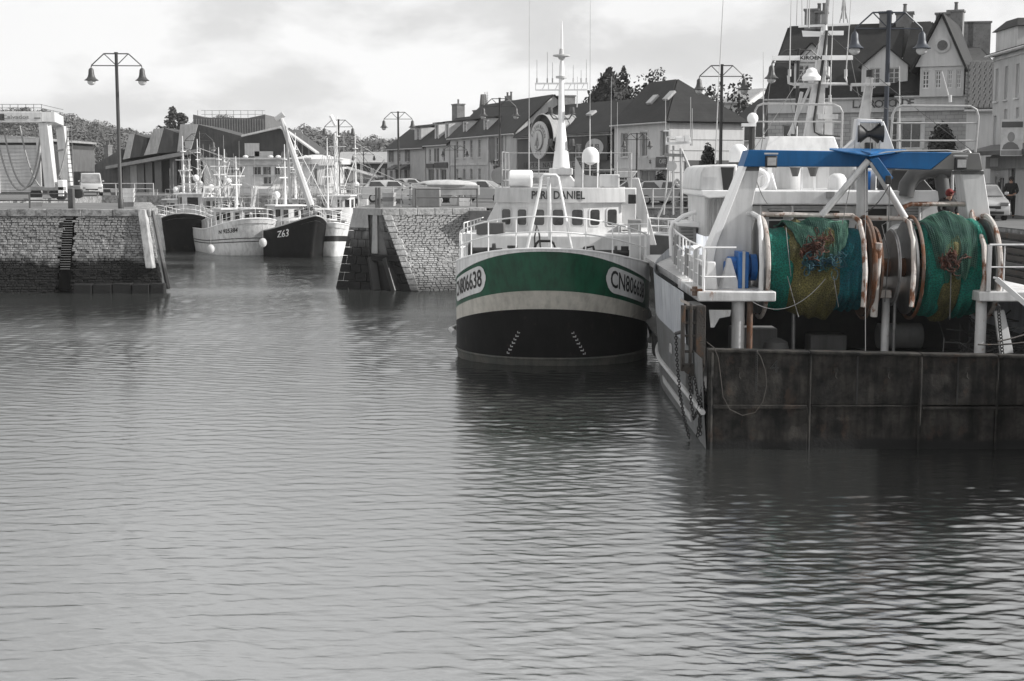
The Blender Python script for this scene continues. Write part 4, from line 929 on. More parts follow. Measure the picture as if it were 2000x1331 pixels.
m = MB(); m.prism([q2(471, 264, 148), q2(546, 247, 148), q2(546, 250.5, 148), q2(471, 267.5, 148)], (0, 3, 0)); m.prism([q2(546, 247, 148), q2(616, 297, 148), q2(616, 300, 148), q2(546, 250.5, 148)], (0, 3, 0)); part(m, 'roof_trim', 'light_grey', mh, sharp=0)
for (a, b, c, d, e) in (((240, 312), (252, 262), (263, 262), (253, 309), (288, 270)), ((281, 304), (300, 252), (320, 250), (306, 300), (352, 262)), ((346, 297), (352, 243), (387, 243), (372, 292), None)):
    m = MB(); pts = [q2(*a, 148.6), q2(*d, 148.6), q2(*c, 148.9), q2(*b, 148.9)]; m.prism(pts, (0, 8, 0)); part(m, 'roof_monitor', 'corrugated_light', mh, sharp=0, label='sloping pale roof monitor')
    if e:
        m = MB(); m.prism([q2(*d, 148.7), q2(e[0] - 4, e[1] + 35, 148.7), q2(e[0], e[1], 148.95), q2(*c, 148.95)], (0, 7.9, 0)); part(m, 'monitor_side', 'corrugated_dark', mh, sharp=0)
for px_ in (248, 262, 276, 292, 310, 340, 362):
    m = MB(); a_ = q2(px_, 386, 149.6); m.bx(a_.x - .35, a_.x + .35, a_.y, a_.y + .3, 0, 3.1 if px_ < 300 else 3.6); part(m, 'pillar', 'light_grey' if px_ in (262, 362) else 'mid_grey', mh, sharp=0)
m = MB(); c = q2(482, 306, 148.8); m.bx(c.x - .2, c.x + 1.3, c.y, c.y + .15, q2(0, 306, 148.8).z, q2(0, 280, 148.8).z); part(m, 'wall_panel', 'light_grey', mh, sharp=0)
m = MB(); c = q2(503, 306, 148.8); m.bx(c.x - .2, c.x + 1.8, c.y, c.y + .15, 0, 0.1); 
m.bx(c.x - .3, c.x + 1.6, c.y, c.y + .15, q2(0, 311, 148.8).z, q2(0, 296, 148.8).z); part(m, 'wall_panel', 'light_grey', mh, sharp=0)
# cold store
cs = thing('cold_store', 'tall corrugated grey cold store block rising behind the market hall', 'warehouse', (PX(377, 185), 185, QZ)); ox2 = PX(377, 185)
def q3(px, py, Y=185): p = P(px, py, Y); return Vector((p.x - ox2, p.y - 185, p.z - QZ))
m = MB(); m.prism([q3(377, 385), q3(518, 385), q3(518, 224), q3(484, 231), q3(400, 230), q3(377, 224)], (0, 14, 0)); part(m, 'wall', 'corrugated', cs, sharp=0)
for i in range(28):
    x = q3(379 + i * 5, 300).x; m = MB(); m.bx(x, x + .12, -.08, -.003, 0, q3(0, 232).z - .05); part(m, 'cladding_rib', 'mid_grey', cs, sharp=0)
m = MB(); zz = q3(0, 224).z
for px_ in range(386, 516, 14): x = q3(px_, 300).x; m.bx(x, x + .06, .5, .56, zz - .6, zz + .55)
for k in (0, .5): m.bx(q3(386, 0).x, q3(512, 0).x, .5, .55, zz + k, zz + k + .05)
part(m, 'roof_rail', 'galv', cs, sharp=0)
# harbour office: white building with a rounded end
wo = thing('harbour_office', 'white flat roofed harbour office with ribbon windows and rounded right end', 'office', (PX(400, 140), 140, QZ)); ox3 = PX(400, 140); Wo = PX(606, 140) - ox3
zr = PZ(312, 140) - QZ; holes = []
for a, b, c, d in ((435, 450, 326, 339), (452, 463, 326, 339), (466, 474, 326, 339), (495, 511, 326, 342), (514, 530, 326, 342), (537, 548, 326, 342), (572, 590, 326, 340), (430, 445, 352, 364), (455, 462, 352, 364), (515, 530, 346, 360)):
    holes.append((PX(a, 140) - ox3, PZ(d, 140) - QZ, PX(b, 140) - PX(a, 140), PZ(c, 140) - PZ(d, 140)))
m = MB(); wall_holes(m, Wo, 0, zr, holes)
m.poly([(0, 0, 0), (0, 0, zr), (0, 8, zr), (0, 8, 0)]); m.poly([(Wo, 0, 0), (Wo, 8, 0), (Wo, 8, zr), (Wo, 0, zr)]); part(m, 'wall', 'white', wo, sharp=0)
for h_ in holes: window(wo, *h_, bars=(1, 0), sill=True, fm='light_grey', fr=.05)
m = MB(); m.bx(-.3, Wo + .2, -.3, 8.3, zr, zr + .18); m.bx(-.1, Wo, -.12, -.003, zr - .55, zr - .02); part(m, 'roof', 'trim', wo, sharp=0)
m = MB(); rc_ = Wo + .3; m.lathe([(2.9, 0), (2.9, zr - .5), (3.3, zr - .45), (3.3, zr + .05), (.5, zr + .5)], (rc_, 3.1, 0), 32); ro = part(m, 'round_end', 'white', wo, sharp=.5)
m = MB()
for i in range(6): a = R(-110 + i * 24); m.tube([(rc_ + 2.93 * math.cos(a), 3.1 + 2.93 * math.sin(a), 1.0), (rc_ + 2.93 * math.cos(a), 3.1 + 2.93 * math.sin(a), 2.4)], .16, 5)
part(m, 'round_end_window', 'glass_dark', wo)
for i, px_ in enumerate((470, 520, 535, 590)):
    m = MB(); x = PX(px_, 140) - ox3; m.sph((x, 3, zr + .3), .28, (1, 1, .6), 8, 5); part(m, 'roof_vent', 'white', wo)
# long low shed sloping right + far warehouse
ls = thing('net_shed', 'low pale shed with long sloping roof right of the white harbour office', 'shed', (PX(645, 146), 146, QZ)); ox4 = PX(645, 146)
def q4(px, py, Y=146): p = P(px, py, Y); return Vector((p.x - ox4, p.y - 146, p.z - QZ))
m = MB(); m.prism([q4(645, 386), q4(733, 386), q4(733, 349), q4(645, 324)], (0, 9, 0)); part(m, 'wall', 'render_light', ls, sharp=0)
m = MB(); m.prism([q4(640, 322, 145.6), q4(736, 349, 145.6), q4(736, 346.5, 145.6), q4(640, 319.5, 145.6)], (0, 9.8, 0)); part(m, 'roof', 'corrugated_light', ls, sharp=0)
fw = thing('far_warehouse', 'distant warehouse with broad pale roof and dark bays beside the first house of the row', 'warehouse', (PX(660, 215), 215, QZ)); ox5 = PX(660, 215); Wf = PX(762, 215) - ox5
za, zb_ = PZ(320, 215) - QZ, PZ(298, 215) - QZ
m = MB(); m.bx(0, Wf, 0, 14, 0, za); part(m, 'wall', 'corrugated_dark', fw, sharp=0)
m = MB(); m.prism([(-.4, -.4, za), (-.4, 8, zb_), (-.4, 16, za), (-.4, 16, za + .2), (-.4, 8, zb_ + .2), (-.4, -.4, za + .2)], (Wf + .8, 0, 0)); part(m, 'roof', 'corrugated_light', fw, sharp=0)
for k in range(5): m = MB(); m.bx(Wf * (k + .15) / 5, Wf * (k + .5) / 5, -.1, -.02, 0, za * .8); part(m, 'bay_door', 'light_grey' if k % 2 else 'mid_grey', fw, sharp=0)
# ---------------- boat hoist
bh = thing('boat_hoist', 'white travelling boat hoist with portal beam and slack lifting slings', 'boat hoist', (PX(60, 104), 104, QZ)); ox6 = PX(60, 104)
def q6(px, py, Y=104): p = P(px, py, Y); return Vector((p.x - ox6, p.y - 104, p.z - QZ))
z0_, z1_ = q6(0, 240).z, q6(0, 219).z; xl, xr = q6(-110, 300).x, q6(88, 300).x
m = MB(); m.bx(xl, xr, -.5, .5, z0_, z1_); cb = part(m, 'portal_beam', 'white', bh, bevel=.04)
xr2 = q6(128, 300, 112).x
m = MB(); m.hexa([(xr + .01, -.5, z0_ + .05), (xr + .9, -.4, z0_ + .05), (xr2, 7.8, z0_ + .05), (xr2 - .9, 8.2, z0_ + .05)], [(xr + .01, -.5, z1_ - .02), (xr + .9, -.4, z1_ - .02), (xr2, 7.8, z1_ - .02), (xr2 - .9, 8.2, z1_ - .02)]); part(m, 'end_beam', 'white', bh)
text_on('Calvados', .42, cb, 'mid_grey', (q6(38, 300).x, -.52, (z0_ + z1_) / 2), sx=1.25)
m = MB(); m.bx(q6(2, 300).x, q6(16, 300).x, -.53, -.502, z0_ + .15, z1_ - .15); part(m, 'emblem', 'dark_grey', cb, sharp=0)
m = MB(); m.bx(q6(74, 300).x, q6(86, 300).x, -.53, -.502, z0_ + .28, z0_ + .34); part(m, 'lettering', 'dark_grey', cb, sharp=0)
for x0_, x1_, y_, nm in ((q6(80, 300).x, q6(98, 300).x, 0, 0), (xr2 - .55, xr2 + .1, 7.9, 1), (q6(-100, 300).x, q6(-82, 300).x, 0, 0)):
    m = MB(); m.hexa([(x0_ + .25, y_ - .3, .9), (x1_ + .35, y_ - .3, .9), (x1_ + .35, y_ + .4, .9), (x0_ + .25, y_ + .4, .9)], [(x0_, y_ - .4, z0_), (x1_, y_ - .4, z0_), (x1_, y_ + .5, z0_), (x0_, y_ + .5, z0_)]); part(m, 'leg', 'gantry_white', bh, bevel=.03)
m = MB(); 
for k in range(2): m.bar((xr + .9, .6 + k, z0_ * .3 + k * 2), (xr2 - .5, 7.6, z0_ * .3 + k * 2), .12)
part(m, 'brace', 'mid_grey', bh)
m = MB()
for s_ in (0, .35):
    for k in range(14): zz = 1.0 + k * (z0_ - 1) / 14; m.bx(xr + 1.3, xr + 1.65, 1.0, 1.04, zz, zz + .04)
m.bx(xr + 1.28, xr + 1.31, 1, 1.04, 1, z0_); m.bx(xr + 1.64, xr + 1.67, 1, 1.04, 1, z0_); part(m, 'ladder', 'mid_grey', bh, sharp=0)
for i, (sag, xo, yo) in enumerate(((q6(0, 372).z, 0, 0), (q6(0, 366).z, .5, .25), (q6(0, 373).z, -.5, 6.8))):
    m = MB(); xs0, xs1 = q6(-8, 300).x + xo, q6(84, 300).x + xo * .3; pts = []
    for k in range(25):
        u = k / 24 * 2 - 1; ch_ = (math.cosh(2.1 * u) - 1) / (math.cosh(2.1) - 1); pts.append((xs0 + (xs1 - xs0) * (u + 1) / 2, yo, sag + (z0_ - sag) * ch_))
    m.tube(pts, .07, 5); part(m, 'sling', 'rope', bh)
for x_, y_ in ((q6(92, 300).x, 0), (xr2, 7.9)):
    for dx in (-.9, .9):
        m = MB(); m.lathe([(.25, -.2), (.4, -.18), (.4, .18), (.25, .2)], (x_ + dx, y_, .4), 18, 'x' if False else 'y'); part(m, 'wheel', 'rubber', bh)
    m = MB(); m.bx(x_ - 1.2, x_ + 1.2, y_ - .3, y_ + .3, .7, 1.0); part(m, 'bogie', 'mid_grey', bh, bevel=.04)
m = MB(); m.bx(q6(113, 300).x, q6(124, 300).x, -.3, .6, .3, q6(0, 352).z); part(m, 'control_cabin', 'white_clean', bh, bevel=.03)
m = MB()
for zz in (z1_ + .25, z1_ + .5):
    m.bx(xl, xr, -.45, -.42, zz, zz + .03); m.bar((xr, -.42, zz), (xr2, 7.8, zz), .03)
for k in range(14): x = xl + k * (xr - xl) / 13; m.bx(x, x + .03, -.45, -.42, z1_, z1_ + .53)
part(m, 'guard_rail', 'dark_grey', bh, sharp=0)
# trees
tree('conifer_tree', 'dark dense conifer standing above the pub roof', PX(1188, 150), 150, QZ + 2, PZ(134, 150) - QZ - 2, 5.2, 'conifer', 'foliage_dark', 8000, .27, 3)
tree('spruce_tree', 'thinner ragged spruce touching the dense conifer on its right', PX(1216, 153), 153, QZ + 2, PZ(130, 153) - QZ - 2, 3.0, 'conifer', 'foliage_dark', 1500, .22, 5)
tree('sparse_tree', 'sparse open crowned tree just left of the big hipped roof', PX(1254, 155), 155, QZ + 2, PZ(138, 155) - QZ - 2, 1.9, 'round', 'foliage_dark', 900, .17, 8)
tree('lone_tree', 'lone dark tree sticking up over the market hall roof', PX(343, 230), 230, QZ, PZ(222, 230) - QZ, 2.2, 'round', 'foliage_dark', 2200, .25, 9)
tree('garden_tree', 'low ragged tree behind the street lamp between corner house and hotel', PX(1410, 135), 135, QZ, PZ(158, 135) - QZ, 2.3, 'round', 'foliage_dark', 1500, .18, 10)
# street lamps
def lamp(label, loc, h=8.45, span=1.36, mat='lamp_paint', rz=0, group='street lamps with two hanging lanterns', small=False):
    t_ = thing('street_lamp', label, 'street lamp', loc, rz, group); k = .62 if small else 1
    m = MB(); m.lathe([(.16 * k, 0), (.16 * k, .5), (.11 * k, .6), (.10 * k, h * .5), (.085 * k, h - .1), (.11 * k, h - .06), (.11 * k, h)], (0, 0, 0), 10); part(m, 'post', mat, t_)
    m = MB(); a = h - .08 * k; b = h - .72 * k; s_ = span
    m.tube([(-s_ * .48, 0, a), (s_ * .48, 0, a)], .028 * k + .006, 5); m.tube([(-s_ * .95, 0, b), (s_ * .95, 0, b)], .022 * k + .006, 5)
    for q in (-1, 1): m.tube([(q * s_ * .48, 0, a), (q * s_ * .98, 0, b + .02), (q * s_, 0, b - .1 * k)], .028 * k + .006, 5); m.tube([(0, 0, b), (q * s_ * .48, 0, a)], .02 * k + .006, 5)
    part(m, 'bracket', mat, t_)
    for q in (-1, 1):
        x = q * s_; m = MB(); m.lathe([(.06 * k, -.02), (.14 * k, -.12 * k), (.16 * k, -.35 * k), (.2 * k, -.5 * k), (.27 * k, -.6 * k), (.38 * k, -.68 * k), (.37 * k, -.70 * k)], (x, 0, b - .1 * k), 14); ln = part(m, 'lantern', mat, t_)
        m = MB(); m.sph((x, 0, b - .1 * k - .76 * k), .23 * k, (1, 1, .85), 12, 7); part(m, 'globe', 'globe', ln)
    return t_
lamp('tall lamp standing alone on the left pier', (PX(236, 79, 400), 79, QZ), rz=R(4))
lamp('tall lamp behind the boom of the dark hulled inner boat', (PX(556, 157), 157, QZ), h=6.9)
lamp('tall lamp seen against the black side of the market hall', (PX(391, 139), 139, QZ), h=5.8)
lamp('tall lamp beside the white mast at the right of the inner basin', (PX(663, 139), 139, QZ), h=7.1)
lamp('tall lamp in front of the first low house of the quay row', (PX(779, 138, 390), 138, QZ), h=7.8)
lamp('tall lamp in front of the dark doorway of the long pale house', (PX(976, 121, 390), 121, QZ), h=8.2)
lamp('tall lamp before the hipped roof corner house', (PX(1406, 87.6), 87.6, QZ))
lamp('tall lamp at the left corner of the hotel, one lantern showing', (PX(1553, 75), 75, QZ), h=8.3)
lamp('nearest tall lamp with dark blue post in front of the hotel sign', (PX(1726, 59), 59, QZ), mat='lamp_blue')
lamp('short lamp before the pale sloping shed', (PX(711, 165), 165, QZ), h=4.5, span=1.2, small=True)
lamp('short lamp before the narrow windows of the long pale house', (PX(889, 138), 138, QZ), h=4.6, span=1.15, small=True)
lamp('short lamp before the upper windows of the corner house', (PX(1243, 98), 98, QZ), h=4.65, span=.88, small=True)
# ================================================================= HULL LOFTING
class Hull:
    """rows: (z at bow, z aft, half beam, stem y, bow length); local bow at y=0 pointing -y"""
    def __init__(s, rows, L, ys=6., p=2.3, zp=2., nb=22, na=8, tail=.0, tb=1.0):
        s.rows, s.L, s.ys, s.p, s.zp, s.nb, s.na, s.tail, s.tb = rows, L, ys, p, zp, nb, na, tail, tb
    def row(s, r):
        r = max(0, min(len(s.rows) - 1, r)); i = min(int(r), len(s.rows) - 2); f = r - i
        return [a + (b - a) * f for a, b in zip(s.rows[i], s.rows[i + 1])]
    def pt(s, t, r, side=1):
        zb, za, B, y0, lb = s.row(r)
        if t <= .5:
            th = t * 2 * math.pi / 2; x = B * math.sin(th) ** (2 / s.p); y = y0 + lb * (1 - math.cos(th) ** (2 / s.p))
        else:
            k = (t - .5) * 2; y = y0 + lb + (s.L - y0 - lb) * k; x = B * (1 - (1 - s.tb) * max(0, (k - (1 - s.tail)) / max(s.tail, 1e-6)) ** 2)
        q = max(0, 1 - max(0, y - y0) / s.ys); z = za + (zb - za) * q ** s.zp
        return Vector((x * side, y, z))
    def mesh(s, mats_per_band, sub=3):
        m = MB(); nr = (len(s.rows) - 1) * sub + 1; ts = [i / s.nb * .5 for i in range(s.nb + 1)] + [.5 + (i + 1) / s.na * .5 for i in range(s.na)]
        cols = [(t, 1) for t in reversed(ts)] + [(t, -1) for t in ts[1:]]
        for j in range(nr):
            for t, sd in cols: m.v.append(s.pt(t, j / sub, sd))
        n = len(cols)
        for j in range(nr - 1):
            m.m = mats_per_band[j // sub]
            for i in range(n - 1): m.fc((j * n + i, j * n + i + 1, (j + 1) * n + i + 1, (j + 1) * n + i))
        for i in range(0): pass
        # transom & bottom
        m.m = mats_per_band[0]; m.fc(list(range(n - 1, -1, -1))[::1])
        for j in range(nr - 1): m.m = mats_per_band[j // sub]; m.fc((j * n + n - 1, j * n, (j + 1) * n, (j + 1) * n + n - 1))
        return m
    def outline(s, r, inset=0, dz=0, t1=1.0, k=30):
        pts = []
        ts = [t1 * (1 - i / k) for i in range(k)] + [t1 * i / k for i in range(k + 1)]
        sd = [-1] * k + [1] * (k + 1)
        for t, q in zip(ts, sd):
            p = s.pt(t, r, q); c = Vector((0, p.y + 1.5, p.z)) if t < .5 else Vector((0, p.y, p.z)); d = (c - p); d.z = 0
            d = d.normalized() if d.length > .01 else Vector((0, 1, 0)); pts.append(p + d * inset + Vector((0, 0, dz)))
        return pts
    def deck(s, r, dz, inset=.08, k=24):
        m = MB(); o = s.outline(r, inset, dz, 1.0, k); n = len(o)
        b = m.av(o)
        for i in range(n // 2): m.fc((b + i, b + i + 1, b + n - 2 - i, b + n - 1 - i)) if i < n // 2 - 1 else m.fc((b + i, b + i + 1, b + n - 1 - i))
        return m
def rails(m, pts, h, r=.022, levels=(1, .5), every=1.0, post_r=None):
    pts = [Vector(p) for p in pts]
    for lv in levels: m.tube([p + Vector((0, 0, h * lv)) for p in pts], r, 6)
    acc = every
    for a, b in zip(pts[:-1], pts[1:]):
        Ls = (b - a).length; pos = every - acc
        while pos < Ls and Ls > 0:
            q = a.lerp(b, pos / Ls); m.cyl(q, q + Vector((0, 0, h)), post_r or r, n=6); pos += every
        acc = (acc + Ls) % every if True else 0
# ================================================================= GREEN TRAWLER
gt = thing('fishing_trawler', 'white and green trawler with black bottom moored bow on, rounded bow and registration plates', 'trawler', (1.12, 46.9, 0), R(-5))
GH = Hull([(-1.3, -1.3, 2.6, .9, 2.6), (-.05, -.05, 3.26, 0.05, 3.0), (.24, .36, 3.32, -.03, 3.1), (1.93, .98, 3.36, -.45, 4.0), (2.55, 1.42, 3.39, -.70, 4.6), (3.86, 2.5, 3.41, -1.18, 5.4), (3.93, 3.15, 3.41, -1.22, 5.5)], 17, ys=6.0, p=2.25, zp=1.9, tail=.5, tb=.75)
m = GH.mesh([1, 1, 0, 2, 3, 4]); hull = part(m, 'hull', ['hull_black', 'boot', 'hull_beige', 'hull_green', 'hull_white'], gt, sharp=.9)
m = MB(); m.tube(GH.outline(6, 0, .01), .032, 6); part(m, 'bulwark_cap', 'white_clean', gt)
m = MB(); m.tube(GH.outline(5, -.01, .0), .022, 6); part(m, 'rubbing_strake', 'hull_white', gt)
m = MB(); m.tube(GH.outline(2, -.0, .0), .05, 6); part(m, 'boot_strake', 'boot', gt)
m = GH.deck(6, -.62, .34); part(m, 'deck', 'light_grey', gt)
# numbers plates wrapped on the bow
def arc_table(r):
    tab = [(0, 0)]; prev = GH.pt(0, r)
    for i in range(1, 400): t = i / 400 * .8; p = GH.pt(t, r); tab.append((tab[-1][0] + (p - prev).length, t)); prev = p
    return tab
TAB = arc_table(4.5)
def s2t(s):
    for (a, ta), (b, tb) in zip(TAB[:-1], TAB[1:]):
        if a <= s <= b: return ta + (tb - ta) * (s - a) / (b - a)
    return TAB[-1][1]
def on_hull(side, s, w, off):
    t = s2t(s); p = GH.pt(t, 4 + w, side); pa = GH.pt(t + .004, 4 + w, side); pb = GH.pt(t, 4 + w + .05, side); n = (pa - p).cross(pb - p); n = n.normalized()
    if n.x * side < 0: n = -n
    return p + n * off
for side in (1, -1):
    S0, S1, W0, W1 = 2.15, 4.95, .13, .87
    m = MB(); nu, nv = 30, 8
    def pf(u, v):
        s_ = S0 + (S1 - S0) * u; e = min(s_ - S0, S1 - s_); rr = .40; k = 1 if e > rr else math.sqrt(max(0.02, 1 - ((rr - e) / rr) ** 2)); w = .5 + (W1 - W0) * (v - .5) * k
        return on_hull(side, s_, w, .022)
    m.grid(pf, nu, nv); pl_ = part(m, 'number_plate', 'white', gt, label='pale registration plate reading CN806638 on the bow')
    tm_ = text_mb('CN806638', .78, 0, .012, 1.0, flat=True); xs = [v.x for v in tm_.v]; w_ = max(xs) - min(xs); mid_ = (max(xs) + min(xs)) / 2
    tm_.v = [on_hull(side, S0 + .2 + (S1 - S0 - .4) * (((v.x - mid_) / w_ + .5) if side > 0 else (.5 - (v.x - mid_) / w_)), .5 + v.y * .86 + .0 + (v.x - mid_) / w_ * 0, .034) for v in tm_.v]
    # split long faces is not needed: glyphs are small
    part(tm_, 'lettering', 'black', pl_, sharp=0)
# draught marks
m = MB()
for side in (1, -1):
    for i in range(7):
        k = .30 + i * .22; p = GH.pt(.105 - i * .006, 2 + (k) / 1.7 * .55, side); m.cb(p + Vector((.02 * side, -.02, 0)), (.09 if i % 2 else .05, .02, .03)); m.cb(p + Vector((.07 * side, -.0, .02)), (.02, .02, .07))
part(m, 'draught_marks', 'light_grey', gt, sharp=0)
m = MB()      # bow rail
out_ = GH.outline(6, .14, 0, .62, 26)
rails(m, out_, 1.02, .024, (1, .52), 1.15); part(m, 'bow_rail', 'white_clean', gt)
# shelter
def prismz(m, plan, z0, z1, sx=1, slope=0):
    lo = [(x, y, z0) for x, y in plan]; hi = [(x * sx, y + slope, z1) for x, y in plan]; n = len(plan); b = m.av(lo + hi)
    m.fc(range(n - 1, -1, -1), b); m.fc(range(n, 2 * n), b)
    for i in range(n): m.fc((b + i, b + (i + 1) % n, b + n + (i + 1) % n, b + n + i))
m = MB(); prismz(m, [(-3.42, 5.4), (-2.3, 4.75), (0, 4.55), (2.3, 4.75), (3.42, 5.4), (3.42, 12.5), (-3.42, 12.5)], 2.4, 4.12); part(m, 'shelter_deck', 'white', gt, bevel=.06)
WY = 7.0
plan = [(-2.35, WY + .85), (-1.0, WY), (1.0, WY), (2.35, WY + .85), (2.35, WY + 4.2), (-2.35, WY + 4.2)]
m = MB(); prismz(m, plan, 4.1, 5.75, 1.0, 0); wh = part(m, 'wheelhouse', 'white', gt, bevel=.03)
def facet(i): a = Vector((*plan[i], 0)); b = Vector((*plan[i + 1], 0)); return a, b, (b - a).normalized()
def rrect(cx, cz, w, h, r=.09, k=5):
    pts = []
    for qx, qz, a0 in ((1, 1, 0), (-1, 1, 90), (-1, -1, 180), (1, -1, 270)):
        for i in range(k): a = R(a0 + i * 90 / (k - 1)); pts.append((cx + qx * (w / 2 - r) + r * math.cos(a), cz + qz * (h / 2 - r) + r * math.sin(a)))
    return pts
for fi, us in ((0, (.27, .74)), (1, (.14, .5, .86)), (2, (.26, .73))):
    a, b, X = facet(fi); n_ = Vector((X.y, -X.x, 0)); Lw = (b - a).length
    for u in us:
        c = a + X * Lw * u; fr = MB(); fr.prism([c + X * x + Vector((0, 0, z)) + n_ * .004 for x, z in rrect(0, 4.68, .50, .68)], n_ * .035); fo = part(fr, 'window', 'trim', gt)
        g = MB(); g.prism([c + X * x + Vector((0, 0, z)) + n_ * .036 for x, z in rrect(0, 4.68, .40, .58)], n_ * .012); part(g, 'pane', 'glass_dark', fo)
m = MB()       # visor with name
vp = [(-2.5, WY + .75), (-1.02, WY - .22), (1.02, WY - .22), (2.5, WY + .75), (2.5, WY + 4.3), (-2.5, WY + 4.3)]
lo = [(x, y, 5.22) for x, y in vp]; hi = [(x * .98, y + .05, 5.78) for x, y in vp]; n = 6; b = m.av(lo + hi)
m.fc(range(n - 1, -1, -1), b); m.fc(range(n, 2 * n), b)
for i in range(n): m.fc((b + i, b + (i + 1) % n, b + n + (i + 1) % n, b + n + i))
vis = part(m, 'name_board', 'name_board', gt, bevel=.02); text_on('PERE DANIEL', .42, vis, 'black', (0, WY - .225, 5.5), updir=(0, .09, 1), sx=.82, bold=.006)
m = MB(); m.bx(2.0, 2.9, WY + 1.6, WY + 4.2, 4.15, 5.75); part(m, 'side_housing', 'white', gt, bevel=.03)
m = MB(); m.cb((2.75, WY + .9, 5.35), (.3, .25, .35)); part(m, 'flood_lamp', 'black', gt, bevel=.02)
# A-frame
m = MB(); z0 = 3.35; yA = 1.5
m.tube([(-.82, yA - .3, z0), (-.24, yA, 6.18), (-.18, yA, 6.26), (.22, yA, 6.26), (.3, yA, 6.18), (.86, yA - .3, z0)], .05, 8); m.tube([(0, yA + .9, z0), (-.02, yA, 6.2)], .065, 8)
part(m, 'bow_tripod', 'white_clean', gt)
# foredeck gear
m = MB(); m.tube([(-.38, -.55, 3.75), (-.3, -.6, 4.05), (-.2, -.6, 4.15), (.2, -.6, 4.15), (.3, -.6, 4.05), (.38, -.55, 3.75)], .045, 7); m.bx(-.42, .42, -.75, -.45, 3.68, 3.78); part(m, 'bow_roller', 'black', gt)
m = MB(); m.lathe([(.12, 0), (.12, .4), (.17, .42), (.17, .5)], (-1.15, .4, 3.45), 10); part(m, 'bollard', 'black', gt)
m = MB(); m.lathe([(.28, -.5), (.28, -.4), (.12, -.4), (.12, .3), (.26, .3), (.26, .4)], (-2.2, 1.3, 3.72), 14, 'x'); m.cb((-1.75, 1.4, 3.55), (.3, .5, .5)); part(m, 'winch', 'black', gt)
m = MB(); m.lathe([(.22, -.8), (.22, -.7), (.1, -.7), (.1, .2), (.24, .2), (.24, .3), (.1, .3), (.1, .7), (.22, .7)], (2.0, 1.2, 3.68), 14, 'x'); m.cb((2.55, 1.3, 3.7), (.25, .35, .4)); m.tube([(1.1, 1.0, 3.4), (1.2, 1.0, 3.85), (1.5, 1.0, 3.9), (1.6, 1.0, 3.5)], .05, 6); part(m, 'winch', 'black', gt)
m = MB(); m.cb((.98, 1.8, 3.55), (.6, .5, .45)); part(m, 'hatch', 'mid_grey', gt, bevel=.03)
m = MB(); m.tube([(-.42, .9, 3.3), (-.45, .92, 4.2), (-.38, .95, 4.6), (-.3, 1.0, 4.3), (-.2, .8, 3.4)], .03, 6); part(m, 'hose', 'black', gt)
m = MB(); m.cb((-2.35, 5.2, 4.33), (1.0, .6, .42)); part(m, 'deck_box', 'dark_grey', gt, bevel=.02)
m = MB(); m.lathe([(.28, -.45), (.34, -.4), (.34, .4), (.28, .45)], (-1.5, WY + 1.2, 6.1), 16, 'x'); part(m, 'life_raft', 'white_clean', gt)
m = MB(); m.lathe([(.15, 0), (.17, .2), (.1, .26)], (-.85, WY + .7, 5.95), 12, 'z'); part(m, 'searchlight', 'steel', gt)
# mast
mY = WY + 2.0
m = MB(); m.hexa([(-.6, mY - .3, 5.75), (.75, mY - .3, 5.75), (.75, mY + .7, 5.75), (-.6, mY + .7, 5.75)], [(-.35, mY - .2, 6.25), (.35, mY - .2, 6.25), (.35, mY + .5, 6.25), (-.35, mY + .5, 6.25)]); m.bx(-.45, .42, mY - .35, mY + .6, 6.26, 6.52); part(m, 'mast_base', 'white', gt, bevel=.03)
zt_ = 11.6
m = MB(); m.lathe([(.34, 6.52), (.13, 8.3), (.095, 10.4), (.06, 10.6), (.045, zt_), (.015, zt_ + .5)], (0, mY, 0), 14); ms = part(m, 'mast', 'white_clean', gt)
m = MB(); m.bx(-1.02, 1.02, mY - .05, mY + .05, 9.72, 9.78); m.bx(-1.0, 1.0, mY - .05, mY + .05, 9.48, 9.53)
for k in range(9): x = -1 + k * .25; m.bar((x, mY, 9.5), (x + (.12 if k % 2 else 0), mY, 9.75), .03)
part(m, 'yard', 'white_clean', gt)
m = MB(); m.lathe([(.1, 0), (.14, .08), (.33, .12), (.33, .17), (.1, .2), (.08, .4)], (0, mY - .1, 10.65), 14); m.lathe([(.22, 0), (.22, .08)], (0, mY, 9.95), 12); part(m, 'radar_platform', 'light_grey', gt)
for s_ in (-1, 1):
    for zz in (7.2, 8.4):
        m = MB(); m.tube([(0, mY, zz), (s_ * .3, mY - .1, zz), (s_ * .42, mY - .1, zz + .18)], .03, 6); m.lathe([(.12, 0), (.12, .04)], (s_ * .42, mY - .1, zz + .18), 10); m.lathe([(.08, .04), (.1, .1), (.08, .26)], (s_ * .42, mY - .1, zz + .18), 10); part(m, 'mast_light', 'dark_grey', gt)
for k, (x, h_, z0_) in enumerate(((-.95, .9, 9.75), (-.55, 1.2, 9.75), (-.35, .8, 9.75), (.45, .7, 9.75), (.75, .5, 9.75), (.95, .9, 9.75))):
    m = MB(); m.cyl((x, mY, z0_), (x, mY, z0_ + h_), .012, .008, n=5); m.cyl((x, mY, z0_), (x, mY, z0_ + .2), .03, n=6); part(m, 'aerial', 'galv', gt)
for px_, y0_, y1_ in ((1033, -30, 372), (1152, -30, 372), (1193, 150, 372), (1127, 150, 210), (1205, 200, 372)):
    a_ = P(px_, y1_, 56.5); b_ = P(px_ + 1, y0_, 56.5); m = MB(); m.cyl(a_, a_.lerp(b_, .35), .025, n=6); m.cyl(a_.lerp(b_, .35), b_, .014, .008, n=5); part(m, 'whip_aerial', 'light_grey', gt, world=True)
